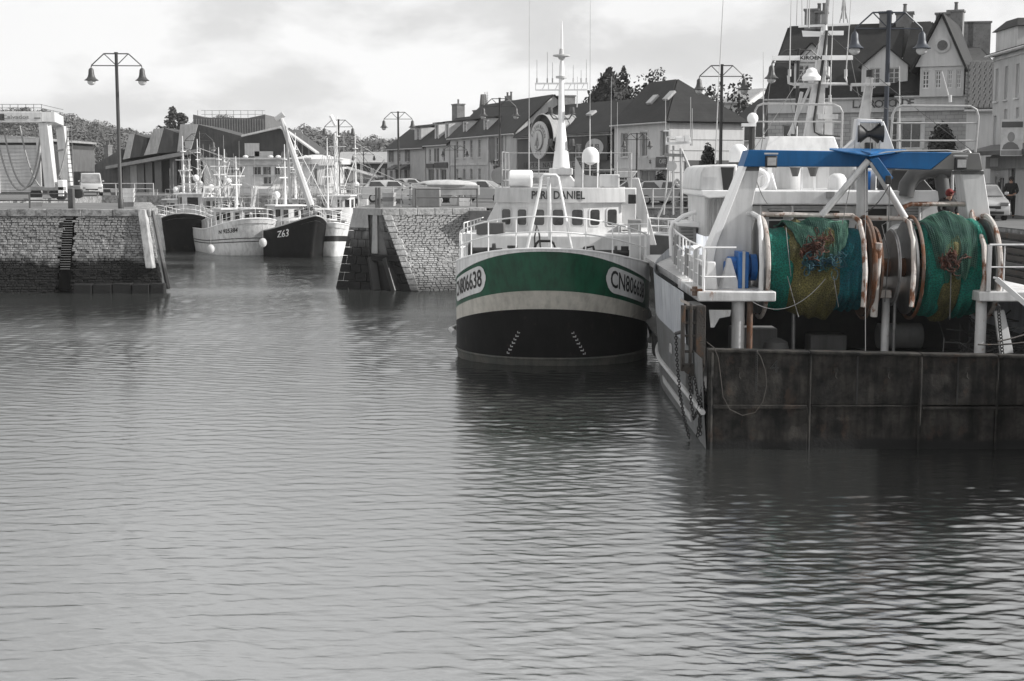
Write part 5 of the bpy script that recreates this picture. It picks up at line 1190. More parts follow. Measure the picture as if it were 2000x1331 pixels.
m = MB(); m.sph((1.15, WY + 1.4, 6.98), .33, (1, 1, 1.05), 16, 10); m.lathe([(.33, -.25), (.33, 0)], (1.15, WY + 1.4, 6.98), 16); rd = part(m, 'radome', 'white_clean', gt)
m = MB(); [m.cyl((1.15 + a, WY + 1.4 + b, 5.75), (1.15 + a, WY + 1.4 + b, 6.75), .025, n=6) for a in (-.28, .28) for b in (-.25, .25)]; part(m, 'radome_stand', 'white_clean', gt)
m = MB(); rr = [(-2.2, WY + 1.0, 5.78), (-2.2, WY + 3.9, 5.78), (2.7, WY + 3.9, 5.78), (2.7, WY + 1.0, 5.78)]
rails(m, [rr[0], rr[1]], 1.35, .022, (1, .5, .2), 1.4); rails(m, [rr[1], rr[2]], 1.35, .022, (1, .5, .2), 1.2); rails(m, [rr[2], rr[3]], 1.35, .03, (1, .5), 1.2); part(m, 'roof_rail', 'galv', gt)
m = MB(); m.hexa([(.55, WY + 1.2, 5.78), (1.55, WY + 1.2, 5.78), (1.55, WY + 1.3, 5.78), (.55, WY + 1.3, 5.78)], [(.55, WY + 1.2, 6.3), (1.5, WY + 1.2, 6.2), (1.5, WY + 1.3, 6.2), (.55, WY + 1.3, 6.3)]); m.prism([(.55, WY + 1.15, 6.28), (.95, WY + 1.15, 6.25), (.58, WY + 1.15, 6.95)], (0, .05, 0)); part(m, 'spray_screen', 'light_grey', gt)
m = MB(); m.bx(1.5, 2.25, WY + 1.3, WY + 2.2, 5.79, 6.28); part(m, 'locker', 'white', gt, bevel=.03)
# stern gallows
m = MB(); yG = 12.2; m.hexa([(2.0, yG, 6.15), (2.75, yG, 6.15), (2.75, yG + .35, 6.15), (2.0, yG + .35, 6.15)], [(2.0, yG, 6.42), (2.95, yG, 6.42), (2.95, yG + .35, 6.42), (2.0, yG + .35, 6.42)]); m.hexa([(3.25, yG, 3.4), (3.75, yG, 3.4), (3.75, yG + .35, 3.4), (3.25, yG + .35, 3.4)], [(2.5, yG, 6.14), (3.0, yG, 6.14), (3.0, yG + .35, 6.14), (2.5, yG + .35, 6.14)])
m.hexa([(-3.75, yG, 3.4), (-3.25, yG, 3.4), (-3.25, yG + .35, 3.4), (-3.75, yG + .35, 3.4)], [(-2.6, yG, 5.6), (-2.2, yG, 5.6), (-2.2, yG + .35, 5.6), (-2.6, yG + .35, 5.6)])
part(m, 'stern_gallows', 'gantry_white', gt, bevel=.03)
m = MB(); rails(m, [(3.36, 5.4, 4.12), (3.36, 12, 4.12)], .55, .022, (1,), 1.1); part(m, 'side_rail', 'white_clean', gt); m = MB(); rails(m, [(-3.36, 5.4, 4.12), (-3.36, 12, 4.12)], .4, .022, (1,), 1.1); rails(m, [(2.3, 4.9, 3.9), (3.3, 5.4, 3.9)], .6, .022, (1, .5), .4); part(m, 'side_rail', 'white_clean', gt)
m = MB(); m.bx(-3.0, -2.7, WY - .5, WY + .2, 4.13, 4.55); m.bx(2.6, 3.1, WY - .2, WY + .9, 4.13, 4.6); part(m, 'stowage_box', 'mid_grey', gt, bevel=.02)
m = MB(); m.tube([(3.4, 4.2, 1.15), (3.55, 3.6, .62), (3.45, 3.0, .55)], .12, 8); m.tube([(-3.46, 4.2, .85), (-3.62, 3.6, .8), (-3.4, 2.8, .76)], .10, 8); part(m, 'bilge_fender', 'light_grey', gt)
m = MB(); p0 = GH.pt(.40, 3.9, 1); p1 = GH.pt(.30, 3.1, 1); m.bar(p0 + Vector((.03, -.03, 0)), p1 + Vector((.03, -.05, 0)), .03); part(m, 'hull_scrape', 'hull_beige', gt)
# balloon fenders & tyre between the boats
def fender(x, y, z, r, label, mat='light_grey'):
    t_ = thing('fender', label, 'fender', (x, y, z)); m = MB(); m.sph((0, 0, r), r, (1, 1, 1.15), 16, 10); part(m, 'balloon', mat, t_); m = MB(); m.cyl((0, 0, 2.1 * r), (0, .1, 2.1 * r + 1.2), .02, n=5); part(m, 'rope', 'rope', t_); return t_
fender(4.58, 50.2, 1.0, .34, 'round pale balloon fender squeezed between the green trawler and the net drum trawler')
tt = MB(); tt.tube([(4.75 + 0, 47 + .34 * math.cos(a), .75 + .34 * math.sin(a)) for a in [i * math.pi / 8 for i in range(16)]], .11, 8, closed=True); single(tt, 'tyre_fender', 'rubber', 'black tyre hanging low between the two big trawlers', 'tyre')
# ================================================================= NET DRUM TRAWLER (stern towards us)
BX, BY = 8.87, 32.5
bt = thing('stern_trawler', 'big trawler moored stern on, rusty dark transom, blue gantry and two drums of coloured net', 'trawler', (BX, BY, 0))
def bp_(mb, name, mats, **k): return part(mb, name, mats, bt, world=True, **k)
# hull: stations forward
def bb(y, k): # half beam at height index
    B = [3.9, 4.4, 4.46, 4.52, 4.6][k]; B = B + (.06 if k > 2 else .03) * math.sin(min(1, max(0, y / 12)) * math.pi / 2)
    f = 1 if y < 8.5 else max(0.01, 1 - ((y - 8.5) / (16 + k * .4)) ** 2.0)
    return B * f
def hz(y, k): s = 1.4 * max(0, (y - 10) / 16) ** 2; return [-1.4, -.02, .85 + s * .4, 2.1 + s * .8, 3.38 + s][k]
def hullmesh(y0, y1, k0, k1, n, mats):
    m = MB(); sub = 2; lev = [(k, f / sub) for k in range(k0, k1) for f in range(sub)] + [(k1, 0)]
    for sd in (-1, 1):
        base = len(m.v)
        for i in range(n + 1):
            y = y0 + (y1 - y0) * i / n
            for k, f in lev:
                k2 = min(k + 1, 4); m.v.append(Vector((BX + sd * (bb(y, k) * (1 - f) + bb(y, k2) * f), BY + y, hz(y, k) * (1 - f) + hz(y, k2) * f)))
        c = len(lev)
        for i in range(n):
            for j in range(c - 1):
                m.m = mats[lev[j][0] - k0]; q = (base + i * c + j, base + (i + 1) * c + j, base + (i + 1) * c + j + 1, base + i * c + j + 1); m.fc(q if sd > 0 else q[::-1])
    return m
m = hullmesh(0, 25, 0, 3, 36, [0, 0, 0]); bp_(m, 'hull', ['hull_bluegrey', 'hull_side'], sharp=.8)
m = hullmesh(2.9, 25, 3, 4, 30, [1]); bp_(m, 'topsides', ['hull_bluegrey', 'hull_side'], sharp=.8)
m = MB(); m.tube([(BX - bb(y, 2) - .03, BY + y, .86) for y in [i * .8 for i in range(20)]], .07, 6); bp_(m, 'rubbing_strake', 'light_grey')
m = MB(); m.hexa([(BX - bb(y, 1) - .03 , BY + y, .2) for y in (2.5,)] + [(BX - bb(2.5, 1) + .01, BY + 2.5, .2), (BX - bb(9, 1) + .01, BY + 9, .25), (BX - bb(9, 1) - .03, BY + 9, .25)], [(BX - bb(2.5, 2) - .0, BY + 2.5, .38), (BX - bb(2.5, 2) + .04, BY + 2.5, .38), (BX - bb(9, 2) + .04, BY + 9, .45), (BX - bb(9, 2) - .0, BY + 9, .45)]); bp_(m, 'hull_stripe', 'light_grey', sharp=0)
# transom plates
xs = [4.47, 6.81, 9.35, 11.1, 13.27]; tz = lambda x: 2.26 - (x - 4.47) * .02
for i, (a, b) in enumerate(zip(xs[:-1], xs[1:])):
    m = MB(); y_ = BY - .02 + (.03 if i % 2 else 0); g = .012
    m.hexa([(a + g, y_, 1.03), (b - g, y_, 1.03), (b - g, y_ + .22, 1.03), (a + g, y_ + .22, 1.03)], [(a + g, y_, tz(a)), (b - g, y_, tz(b)), (b - g, y_ + .22, tz(b)), (a + g, y_ + .22, tz(a))]); bp_(m, 'transom_plate', 'transom', bevel=.015)
    m = MB(); y2 = y_ + .05; m.hexa([(a + g, y2, -.6), (b - g, y2, -.6), (b - g, y2 + .22, -.6), (a + g, y2 + .22, -.6)], [(a + g, y2, 1.0), (b - g, y2, 1.0), (b - g, y2 + .22, 1.0), (a + g, y2 + .22, 1.0)]); bp_(m, 'transom_plate', 'transom', bevel=.015)
m = MB()
for i, (a, b) in enumerate(zip(xs[:-1], xs[1:])): m.hexa([(a, BY - .09, tz(a) + .0), (b - .02, BY - .09, tz(b)), (b - .02, BY + .24, tz(b)), (a, BY + .24, tz(a))], [(a, BY - .09, tz(a) + .07), (b - .02, BY - .09, tz(b) + .07), (b - .02, BY + .24, tz(b) + .07), (a, BY + .24, tz(a) + .07)])
bp_(m, 'transom_rail', 'transom', bevel=.02)
m = MB(); m.bx(4.6, 6.75, BY - .10, BY, .96, 1.04); m.bx(6.86, 9.3, BY - .05, BY, .99, 1.03); m.bx(9.4, 13.2, BY - .06, BY, .93, .99); bp_(m, 'transom_belt', 'transom', bevel=.01)
m = MB()
for x, r_ in ((4.55, .06), (6.81, .035), (9.34, .04), (11.1, .03)): m.tube([(x, BY - .05, tz(x)), (x, BY - .05, -.3)], r_, 6)
bp_(m, 'transom_rib', 'transom')
m = MB()
for x in (7.9, 10.2, 12.2): m.bx(x - .015, x + .015, BY - .035, BY - .0, 1.05, 2.15)
bp_(m, 'seam', 'black', sharp=0)
text_on('4', .42, bt, 'black', (6.0, BY - .03, 1.9), world=True)
# deck
m = MB(); m.bx(BX - 4.3, BX + 4.3, BY + .3, BY + 18, 1.2, 1.28); bp_(m, 'work_deck', 'dark_grey', sharp=0)
# rope hanging over transom
def cat(a, b, sag, k=20): a, b = Vector(a), Vector(b); return [a.lerp(b, i / k) - Vector((0, 0, sag * 4 * (i / k) * (1 - i / k))) for i in range(k + 1)]
m = MB(); pts = [P(*q, 32.3) for q in ((1380, 668), (1395, 680), (1403, 700), (1408, 740), (1412, 775), (1425, 800), (1450, 812), (1475, 806), (1490, 785), (1497, 755), (1495, 725), (1486, 698), (1478, 686))]; m.tube(pts, .011, 6); bp_(m, 'slack_rope', 'dark_rust')
m = MB(); m.tube(cat(P(1470, 590, 35.2), P(1612, 545, 35.3), .42), .008, 5); bp_(m, 'slack_rope', 'mid_grey')
# platform wings either side carrying the drums
def boxP(m, x0, x1, y0, y1, Y0, Y1, Yref=None):   # picture box at front depth Y0, back Y1
    a = P(x0, y0, Y0); b = P(x1, y1, Y0); m.bx(a.x, b.x, Y0, Y1, b.z, a.z)
PZT, PZB = 3.42, 3.17
m = MB(); m.bx(4.58, PX(1520, 35.2), 35.2, 39.5, PZB, PZT); bp_(m, 'platform', 'white_rust', bevel=.03)
m = MB(); m.bx(PX(1920, 35.2), 13.4, 35.2, 39.5, PZB + .0, PZT); bp_(m, 'platform', 'white_rust', bevel=.03)
m = MB(); m.bx(PX(1700, 36), PX(1752, 36), 36.2, 39, PZB, PZT - .05); bp_(m, 'platform', 'rust_rail', bevel=.02)
m = MB(); m.bx(4.7, 13.2, 38.6, 52, PZB + .02, PZT - .03); bp_(m, 'shelter_deck', 'light_grey', sharp=0)
m = MB(); m.hexa([P(1330, 588, 35.4) + Vector((0, 0, -.02)), P(1362, 606, 34.8), P(1362, 606, 35.3), P(1330, 590, 36)], [P(1328, 584, 35.4), P(1362, 598, 34.8), P(1362, 598, 35.3), P(1330, 584, 36)]); bp_(m, 'corner_plate', 'rust_rail')
m = MB(); m.cyl(P(1357, 578, 35.4), P(1357, 560, 35.4), .07, n=8); m.bx(P(1350, 578, 35.3).x, P(1372, 578, 35.3).x, 35.3, 35.5, PZT, PZT + .05); bp_(m, 'bollard', 'rusty')
# under-platform posts and bulkhead
m = MB(); m.bx(4.7, 13.2, 41.2, 41.4, 1.28, PZB); bp_(m, 'bulkhead', 'dark_grey', sharp=0)
for a, b, Y, mt in ((1430, 1456, 35.4, 'white_rust'), (1460, 1472, 35.3, 'rusty'), (1548, 1556, 36.5, 'steel'), (1724, 1740, 36.4, 'white_rust'), (1746, 1753, 36.2, 'steel'), (1908, 1930, 35.4, 'white_rust')):
    m = MB(); m.cyl(((PX(a, Y, 640) + PX(b, Y, 640)) / 2, Y + .15, 1.2), ((PX(a, Y, 640) + PX(b, Y, 640)) / 2, Y + .15, PZB), (PX(b, Y) - PX(a, Y)) / 2, n=12); bp_(m, 'stanchion', mt)
m = MB(); q = [P(1942, 608, 35.6), P(1962, 606, 35.6), P(1980, 690, 35.2), P(1955, 692, 35.2)]; m.prism(q, (0, .12, 0)); bp_(m, 'brace_plate', 'light_grey', bevel=.01)
m = MB(); q = [P(1385, 606, 35.3), P(1428, 606, 35.3), P(1426, 618, 35.3), P(1405, 622, 35.3), P(1395, 640, 35.3), P(1388, 640, 35.3)]; m.prism(q, (0, .06, 0)); bp_(m, 'knee_bracket', 'white_rust')
m = MB()       # gear in the dark below: hopper, door, crates
m.cb((6.5, 38.5, 1.75), (1.2, .8, .9)); m.cb((8.7, 39.5, 1.6), (1.0, .8, .6)); m.lathe([(.35, -.6), (.35, .6)], (10.6, 39, 1.9), 14, 'x'); bp_(m, 'deck_machinery', 'mid_grey', bevel=.04)
m = MB(); m.lathe([(.34, 0), (.36, .5), (.3, .75), (.12, .85)], (PX(1517, 36.3, 660), 36.4, 1.28), 14); bp_(m, 'deck_vent', 'dark_grey')
rg = random.Random(4); m = MB()
for i in range(26):
    c = Vector((rg.uniform(11.2, 12.8), rg.uniform(35.8, 37.5), 1.9 + rg.uniform(-.5, .5))); m.tube([c + Vector((rg.uniform(-.7, .7), rg.uniform(-.3, .3), rg.uniform(-.5, .5))) for _ in range(5)], .02, 4)
bp_(m, 'tangled_rope', 'dark_grey')
m = MB(); m.tube(cat((11.4, 33.4, 2.4), (13.6, 34.5, 3.0), .1), .02, 5); m.tube(cat((11.0, 33.6, 2.3), (13.6, 34.2, 2.6), .12), .02, 5); bp_(m, 'mooring_rope', 'dark_rust')
# trawl door on the quarter
td = MB(); Y = 34.0
for a, b in ((1331, 1338), (1347, 1352), (1360, 1378)): td.bx(PX(a, Y, 660), PX(b, Y, 660), Y, Y + .22, PZ(718, Y), PZ(598, Y))
for y0, y1 in ((598, 606), (630, 634), (655, 659), (686, 690), (714, 726)): td.bx(PX(1331, Y, 660), PX(1376, Y, 660), Y + .04, Y + .18, PZ(y1, Y), PZ(y0, Y))
td.prism([P(1331, 712, Y), P(1378, 712, Y), P(1372, 730, Y), P(1352, 736, Y), P(1338, 728, Y)], (0, .2, 0)); bp_(td, 'trawl_door', 'dark_rust', bevel=.01, label='dark rusty steel trawl door frame hanging on the stern quarter')
m = MB(); m.bx(PX(1352, 34.4, 700), PX(1374, 34.4, 700), 34.3, 35.6, 1.0, 3.15); bp_(m, 'door_rest', 'black')
# chains
def chain(pts, name='chain', link=.11, r=.014):
    pts = [Vector(p) for p in pts]; m = MB(); acc = 0; idx = 0; step = link * .74; total = 0; segs = []
    for a, b in zip(pts[:-1], pts[1:]): segs.append((total, a, b)); total += (b - a).length
    s = 0
    while s < total:
        for st, a, b in reversed(segs):
            if s >= st: break
        d = (b - a).normalized(); c = a + d * (s - st); sdir = d.cross(Vector((0, 1, 0))).normalized() if idx % 2 else Vector((0, 1, 0)).cross(Vector((1, 0, 0))).cross(d).normalized()
        if idx % 2 == 0: sdir = d.cross(sdir).normalized() if abs(d.dot(sdir)) < .99 else Vector((0, 1, 0))
        sdir = (sdir - d * sdir.dot(d)).normalized()
        ring = [c + d * (link / 2 * math.cos(t_)) + sdir * (link * .3 * math.sin(t_)) for t_ in [i * math.pi / 4 for i in range(8)]]
        m.tube(ring, r, 4, closed=True); s += step; idx += 1
    return bp_(m, name, 'chain')
chain([P(1320, 655, 36.2), P(1322, 700, 35.8), P(1328, 770, 35.0), P(1336, 815, 34.2), P(1346, 855, 33.6)])
chain([P(1347, 732, 33.9), P(1349, 780, 33.6), P(1355, 818, 33.3), P(1364, 800, 33.0), P(1372, 762, 32.9)])
chain([P(1374, 750, 32.8), P(1370, 800, 32.7), P(1363, 850, 32.8)])
chain([P(1356, 735, 33.8), P(1362, 770, 33.4), P(1366, 800, 33.1), P(1368, 850, 32.9)])
chain([P(1478, 688, 32.4), P(1477, 730, 32.4), P(1476, 765, 32.4)], link=.07, r=.009)
chain([P(1950, 600, 34.9), P(1953, 640, 34.9), P(1958, 690, 34.9)])
m = MB(); m.tube([P(1320, 652, 36.2), P(1334, 648, 35.9)], .05, 6); bp_(m, 'chain_bracket', 'black')
# drums
AX_Z = 3.92; DY = 36.7
def disc(x, r, mat, name='flange', th=.03):
    m = MB(); m.lathe([(r, -th), (r, th)], (x, DY, AX_Z), 36, 'x'); return bp_(m, name, mat)
def rim(x, r, mat, tr=.05, name='drum_rim', a0=0, a1=360, closed=True, lab=None):
    m = MB(); k = 40; pts = [(x, DY - r * math.cos(R(a0 + (a1 - a0) * i / k)), AX_Z + r * math.sin(R(a0 + (a1 - a0) * i / k))) for i in range(k + (0 if closed else 1))]; m.tube(pts, tr, 7, closed=closed); return bp_(m, name, mat, label=lab)
XD = lambda px: PX(px, DY, 520)
disc(XD(1480), 1.18, 'steel'); rim(XD(1484), 1.28, 'rust_rail', .055)
disc(XD(1684), 1.22, 'rusty'); rim(XD(1686), 1.3, 'rusty', .045, lab='heavily rusted drum rim')
disc(XD(1704), 1.05, 'rusty', 'warp_wheel'); disc(XD(1738), .95, 'steel', 'warp_wheel'); rim(XD(1740), .97, 'galv', .02)
disc(XD(1768), 1.2, 'steel'); rim(XD(1776), 1.3, 'rusty', .045); disc(XD(1916), 1.25, 'steel'); rim(XD(1920), 1.32, 'rust_rail', .06)
m = MB(); m.cyl((XD(1484), DY, AX_Z), (XD(1920), DY, AX_Z), .24, n=20); bp_(m, 'drum_axle', 'rusty')
m = MB(); m.cyl((XD(1692), DY - .9, 2.75), (XD(1692), DY - 1.2, 4.6), .09, n=12); bp_(m, 'guide_roller', 'rust_rail')
m = MB(); m.cyl((XD(1420), DY, AX_Z), (XD(1446), DY, AX_Z), .28, n=20); m.cyl((XD(1414), DY, AX_Z), (XD(1420), DY, AX_Z), .16, n=16); m.cyl((XD(1446), DY, AX_Z), (XD(1474), DY, AX_Z), .2, n=20); m.cyl((XD(1464), DY, AX_Z), (XD(1476), DY, AX_Z), .34, n=20); bp_(m, 'drum_motor', 'motor_blue', label='bright blue hydraulic drum motor')
m = MB(); m.bx(XD(1436), XD(1456), DY - .55, DY + .3, PZT, AX_Z + .42); bp_(m, 'motor_stand', 'motor_blue', bevel=.02)
m = MB(); m.bx(XD(1443), XD(1448), DY - .6, DY - .56, PZT, AX_Z + .45); bp_(m, 'stand_strip', 'light_grey')
m = MB(); m.hexa([(XD(1405), DY - .5, PZT), (XD(1440), DY - .5, PZT), (XD(1440), DY, PZT), (XD(1405), DY, PZT)], [(XD(1418), DY - .3, PZT + .75), (XD(1424), DY - .3, PZT + .75), (XD(1424), DY - .1, PZT + .75), (XD(1418), DY - .1, PZT + .75)]); bp_(m, 'foot_bracket', 'white')
m = MB(); m.hexa([(XD(1365), DY - 1.0, PZT), (XD(1392), DY - 1.0, PZT), (XD(1392), DY - .4, PZT), (XD(1365), DY - .4, PZT)], [(XD(1372), DY - .9, PZT + .7), (XD(1388), DY - .9, PZT + .7), (XD(1388), DY - .5, PZT + .7), (XD(1372), DY - .5, PZT + .7)]); bp_(m, 'fairlead_box', 'white', bevel=.03)
# net bundles
from mathutils import noise as mn
def bundle(x0, x1, r, mat, name='net_bundle', lump=.09, seed=0, sag=.0, nu=56, nv=18, fold=.03):
    m = MB()
    def f(u, v):
        a = u * 2 * math.pi; x = x0 + (x1 - x0) * v; e = min(v, 1 - v); rr = r * (.9 + .1 * min(1, e * 8) ** .5)
        rr += lump * mn.noise(Vector((x * 1.3 + seed, math.cos(a) * 1.5, math.sin(a) * 1.5))) + fold * math.sin(x * 16 + 2 * mn.noise(Vector((x * 2, a, seed))) * 3) + .02 * mn.noise(Vector((x * 7, a * 5, seed)))
        y = DY - rr * math.cos(a); z = AX_Z + rr * math.sin(a); 
        if math.sin(a) < 0: z -= sag * (-math.sin(a)) * (1 - .3 * abs(2 * v - 1)) * (.5 + .5 * math.cos(a))
        return (x, y, z)
    m.grid(f, nu, nv, closeu=True); return bp_(m, name, mat, sharp=0)
X0, X1 = XD(1490), XD(1680)
bundle(X0, X0 + .62, 1.03, 'net_teal', lump=.12, seed=1, sag=.15, fold=.02)
bundle(X0 + .50, X0 + 1.75, 1.12, 'net_olive', lump=.2, seed=2, sag=.3, fold=.03)
bundle(X0 + 1.6, X1 - .02, 1.02, 'net_blue', lump=.22, seed=3, sag=.15, fold=.045)
X2, X3 = XD(1786), XD(1908)
bundle(X2, X2 + .62, 1.08, 'net_teal', lump=.2, seed=5, sag=.2, fold=.03)
bundle(X2 + .35, X2 + .9, 1.13, 'net_olive', lump=.2, seed=6, sag=.25, fold=.02)
bundle(X2 + .85, X3, 1.1, 'net_teal', lump=.2, seed=7, sag=.2, fold=.035)
# draped netting: a real open mesh laid over a darker cloth
def drape(x0, x1, a0, a1, r, mat_net, mat_cloth, seed, taper=.0, lump=.14, cell=.055, name='draped_net', hem=.25, peak=0):
    nu = int((x1 - x0) / cell); nv = int(r * R(a1 - a0) / cell)
    def f(u, v, off=0):
        c = (u - .5); w = 1 - taper * v ** 1.4; x = (x0 + x1) / 2 + c * (x1 - x0) * w + .05 * mn.noise(Vector((v * 5, u * 3, seed)))
        hemv = v * (1 - hem * abs(2 * c) ** 1.5 + .12 * mn.noise(Vector((u * 6, seed, 0)))); a = R(a0 + (a1 - a0) * hemv)
        rr = r + off + lump * mn.noise(Vector((u * 3 + seed, v * 3, 1))) + .04 * mn.noise(Vector((u * 11 + seed, v * 7, 4))) + peak * (1 - abs(2 * c)) * (1 - v)
        return (x, DY + rr * math.cos(a) * -1 if False else DY - rr * math.cos(R(180) - a), AX_Z + rr * math.sin(a))
    m = MB(); m.grid(lambda u, v: f(u, v, 0), nu, nv); o_ = bp_(m, name, mat_net, sharp=0)
    wf = o_.modifiers.new('mesh_twine', 'WIREFRAME'); wf.thickness = .016; wf.use_even_offset = False; wf.use_replace = True
    m = MB(); m.grid(lambda u, v: f(u, v, -.05), 26, 20); bp_(m, 'net_lining', mat_cloth, sharp=0); return o_
drape(X0 + .35, X1 - .25, 60, 178, 1.17, 'net_green', 'net_dark', 11, taper=.35, lump=.16, peak=.12, hem=.3)
drape(X2 - .02, X3 - .15, 60, 190, 1.2, 'net_green', 'net_dark', 17, taper=.35, lump=.12, peak=.2, hem=.1)
def tangle(c, sx, sy, sz, mat, n=14, r=.022, seed=3, name='rope_tangle'):
    rg = random.Random(seed); m = MB()
    for i in range(n):
        p = Vector((rg.uniform(-sx, sx), rg.uniform(-sy, sy), rg.uniform(-sz, sz))) * .6; pts = []
        v = Vector((rg.gauss(0, 1), rg.gauss(0, .4), rg.gauss(0, .6))).normalized() * .07
        for k in range(12): pts.append(Vector(c) + p); p = p + v; v = (v + Vector((rg.gauss(0, .05), rg.gauss(0, .03), rg.gauss(0, .05))) - p * .12).normalized() * .065
        m.tube(pts, r * rg.uniform(.7, 1.3), 5)
    return bp_(m, name, mat)
Yf = DY - 1.25
tangle(P(1585, 488, Yf), .34, .1, .06, 'rope_orange', 22, .016, 3); tangle(P(1607, 468, Yf), .12, .1, .1, 'rope_orange', 14, .014, 9)
tangle(P(1588, 515, Yf), .34, .1, .08, 'rope_blue', 24, .016, 4); tangle(P(1628, 510, Yf), .08, .1, .3, 'rope_blue', 14, .012, 5)
tangle(P(1850, 506, Yf), .3, .1, .04, 'rope_orange', 22, .016, 6); tangle(P(1862, 515, Yf), .2, .1, .04, 'rope_orange', 8, .014, 7)
m = MB()
for a_ in ((1535, 445, 1545, 540), (1538, 540, 1560, 620), (1628, 540, 1638, 600)):
    m.tube(cat(P(a_[0], a_[1], Yf), P(a_[2], a_[3], Yf + .1), .02), .009, 5)
m.tube(cat(P(1858, 520, Yf), P(1855, 625, Yf + .2), .0), .01, 5); bp_(m, 'seam_rope', 'mid_grey')
# drum frame pipes
m = MB(); m.tube([P(1428, 417, 37.4), P(1470, 417, 36.8), P(1482, 424, 36.3), P(1486, 450, 35.8), P(1488, 520, 35.5), P(1486, 570, 35.5), P(1478, 590, 35.5)], .062, 8); bp_(m, 'guard_hoop', 'white_rust')
m = MB(); m.tube([P(1488, 419, 36.6), P(1600, 421, 36.6), P(1665, 422, 36.6), P(1678, 432, 36.2), P(1687, 470, 35.6), P(1690, 530, 35.3), P(1686, 600, 35.3)], .065, 8); bp_(m, 'guard_hoop', 'rust_rail', label='long guard pipe rusted brown along its underside')
m = MB(); m.tube([P(1690, 426, 36.8), P(1764, 427, 36.7), P(1776, 436, 36.2), P(1784, 470, 35.7), P(1785, 530, 35.4), P(1780, 600, 35.3)], .062, 8); bp_(m, 'guard_hoop', 'rust_rail')
m = MB(); m.tube([P(1758, 424, 37), P(1766, 404, 37), P(1780, 399, 37), P(1885, 399, 37), P(1897, 406, 37), P(1899, 428, 36.8), P(1912, 445, 36.2), P(1922, 480, 35.6), P(1924, 540, 35.3), P(1914, 592, 35.3)], .062, 8); m.tube([P(1900, 428, 36.8), P(1928, 428, 37.2)], .06, 8); bp_(m, 'guard_hoop', 'rust_rail')
# gantry
GY0, GY1 = 36.9, 37.6
def quadprism(m, pts, Y0, dY): m.prism([P(x, y, Y0) for x, y in pts], (0, dY, 0))
m = MB(); quadprism(m, [(1453, 326), (1484, 326), (1470, 400), (1466, 578), (1384, 578), (1381, 520), (1390, 485)], GY0, .7); bp_(m, 'gantry_leg', 'gantry_white', bevel=.02)
m = MB(); quadprism(m, [(1455, 318), (1462, 318), (1400, 478), (1390, 530), (1388, 578), (1378, 578), (1376, 520), (1386, 483)], GY0 - .08, .9); bp_(m, 'leg_flange', 'white_clean', bevel=.01)
m = MB(); quadprism(m, [(1878, 332), (1921, 332), (1958, 578), (1902, 585), (1896, 470)], GY0, .7); bp_(m, 'gantry_leg', 'gantry_white', bevel=.02)
m = MB(); quadprism(m, [(1456, 327), (1484, 327), (1482, 334), (1453, 334)], GY0 - .02, .75); quadprism(m, [(1877, 334), (1921, 334), (1922, 341), (1877, 341)], GY0 - .02, .75); bp_(m, 'leg_band', 'dark_grey')
m = MB(); quadprism(m, [(1463, 293), (1670, 296), (1698, 306), (1698, 326), (1480, 326), (1452, 326)], GY0 - .1, 1.0); bp_(m, 'gantry_beam', 'gantry_blue', bevel=.02)
m = MB(); quadprism(m, [(1700, 306), (1770, 297), (1860, 298), (1818, 332), (1700, 328)], GY0 - .1, 1.0); bp_(m, 'gantry_beam', 'gantry_blue', bevel=.02)
m = MB(); quadprism(m, [(1861, 298), (1914, 299), (1920, 333), (1819, 332)], GY0 - .1, 1.0); bp_(m, 'gantry_beam', 'gantry_grey', bevel=.02, label='unpainted grey end of the gantry beam')
m = MB(); quadprism(m, [(1698, 310), (1716, 308), (1745, 348), (1731, 358)], GY0 - .5, .35); bp_(m, 'gusset_plate', 'gantry_blue', bevel=.01)
m = MB(); m.prism([P(1700, 302, 36.2), P(1670, 295, 37.8), P(1730, 295, 37.8)], (0, 0, .04)); m.prism([P(1620, 294, 36.9), P(1698, 306, 36.2), P(1770, 296, 36.9), P(1770, 294, 37.9), P(1620, 292, 37.9)], (0, 0, .03)); bp_(m, 'top_flange', 'gantry_blue')
for a, b, r_ in (((1696, 314, 36.5), (1604, 422, 36.6), .085), ((1702, 316, 36.5), (1768, 426, 36.7), .085), ((1684, 326, 37.2), (1684, 475, 37.2), .15)):
    m = MB(); m.cyl(P(*a), P(*b), r_, n=12); bp_(m, 'gantry_strut', 'gantry_white')
for px_, py_ in ((1506, 316), (1876, 320)):
    m = MB(); c = P(px_, py_, 36.6); m.cb(c, (.28, .2, .3)); fl = bp_(m, 'flood_lamp', 'black', bevel=.02); m = MB(); m.cb(c + Vector((0, -.11, 0)), (.22, .02, .2)); part(m, 'lamp_glass', 'galv', fl, world=True); m = MB(); m.cb(c + Vector((0, 0, .2)), (.34, .1, .04)); part(m, 'lamp_bracket', 'light_grey', fl, world=True)
m = MB(); m.tube(cat(P(1738, 350, 36.4), P(1734, 500, 36.2), .0)[:12] + [P(1722, 440, 36.2), P(1736, 500, 36.0), P(1728, 590, 35.8)], .014, 5); m.tube(cat(P(1738, 360, 36.3), P(1690, 415, 36.5), .12), .014, 5); m.cyl(P(1690, 330, 36.4), P(1690, 700, 34), .01, n=4); m.tube(cat(P(1665, 340, 36.6), P(1640, 460, 36), .02), .01, 4); bp_(m, 'loose_line', 'dark_grey')
m = MB(); m.cb(P(1735, 352, 36.3), (.14, .1, .22)); bp_(m, 'block_hook', 'black', bevel=.02)
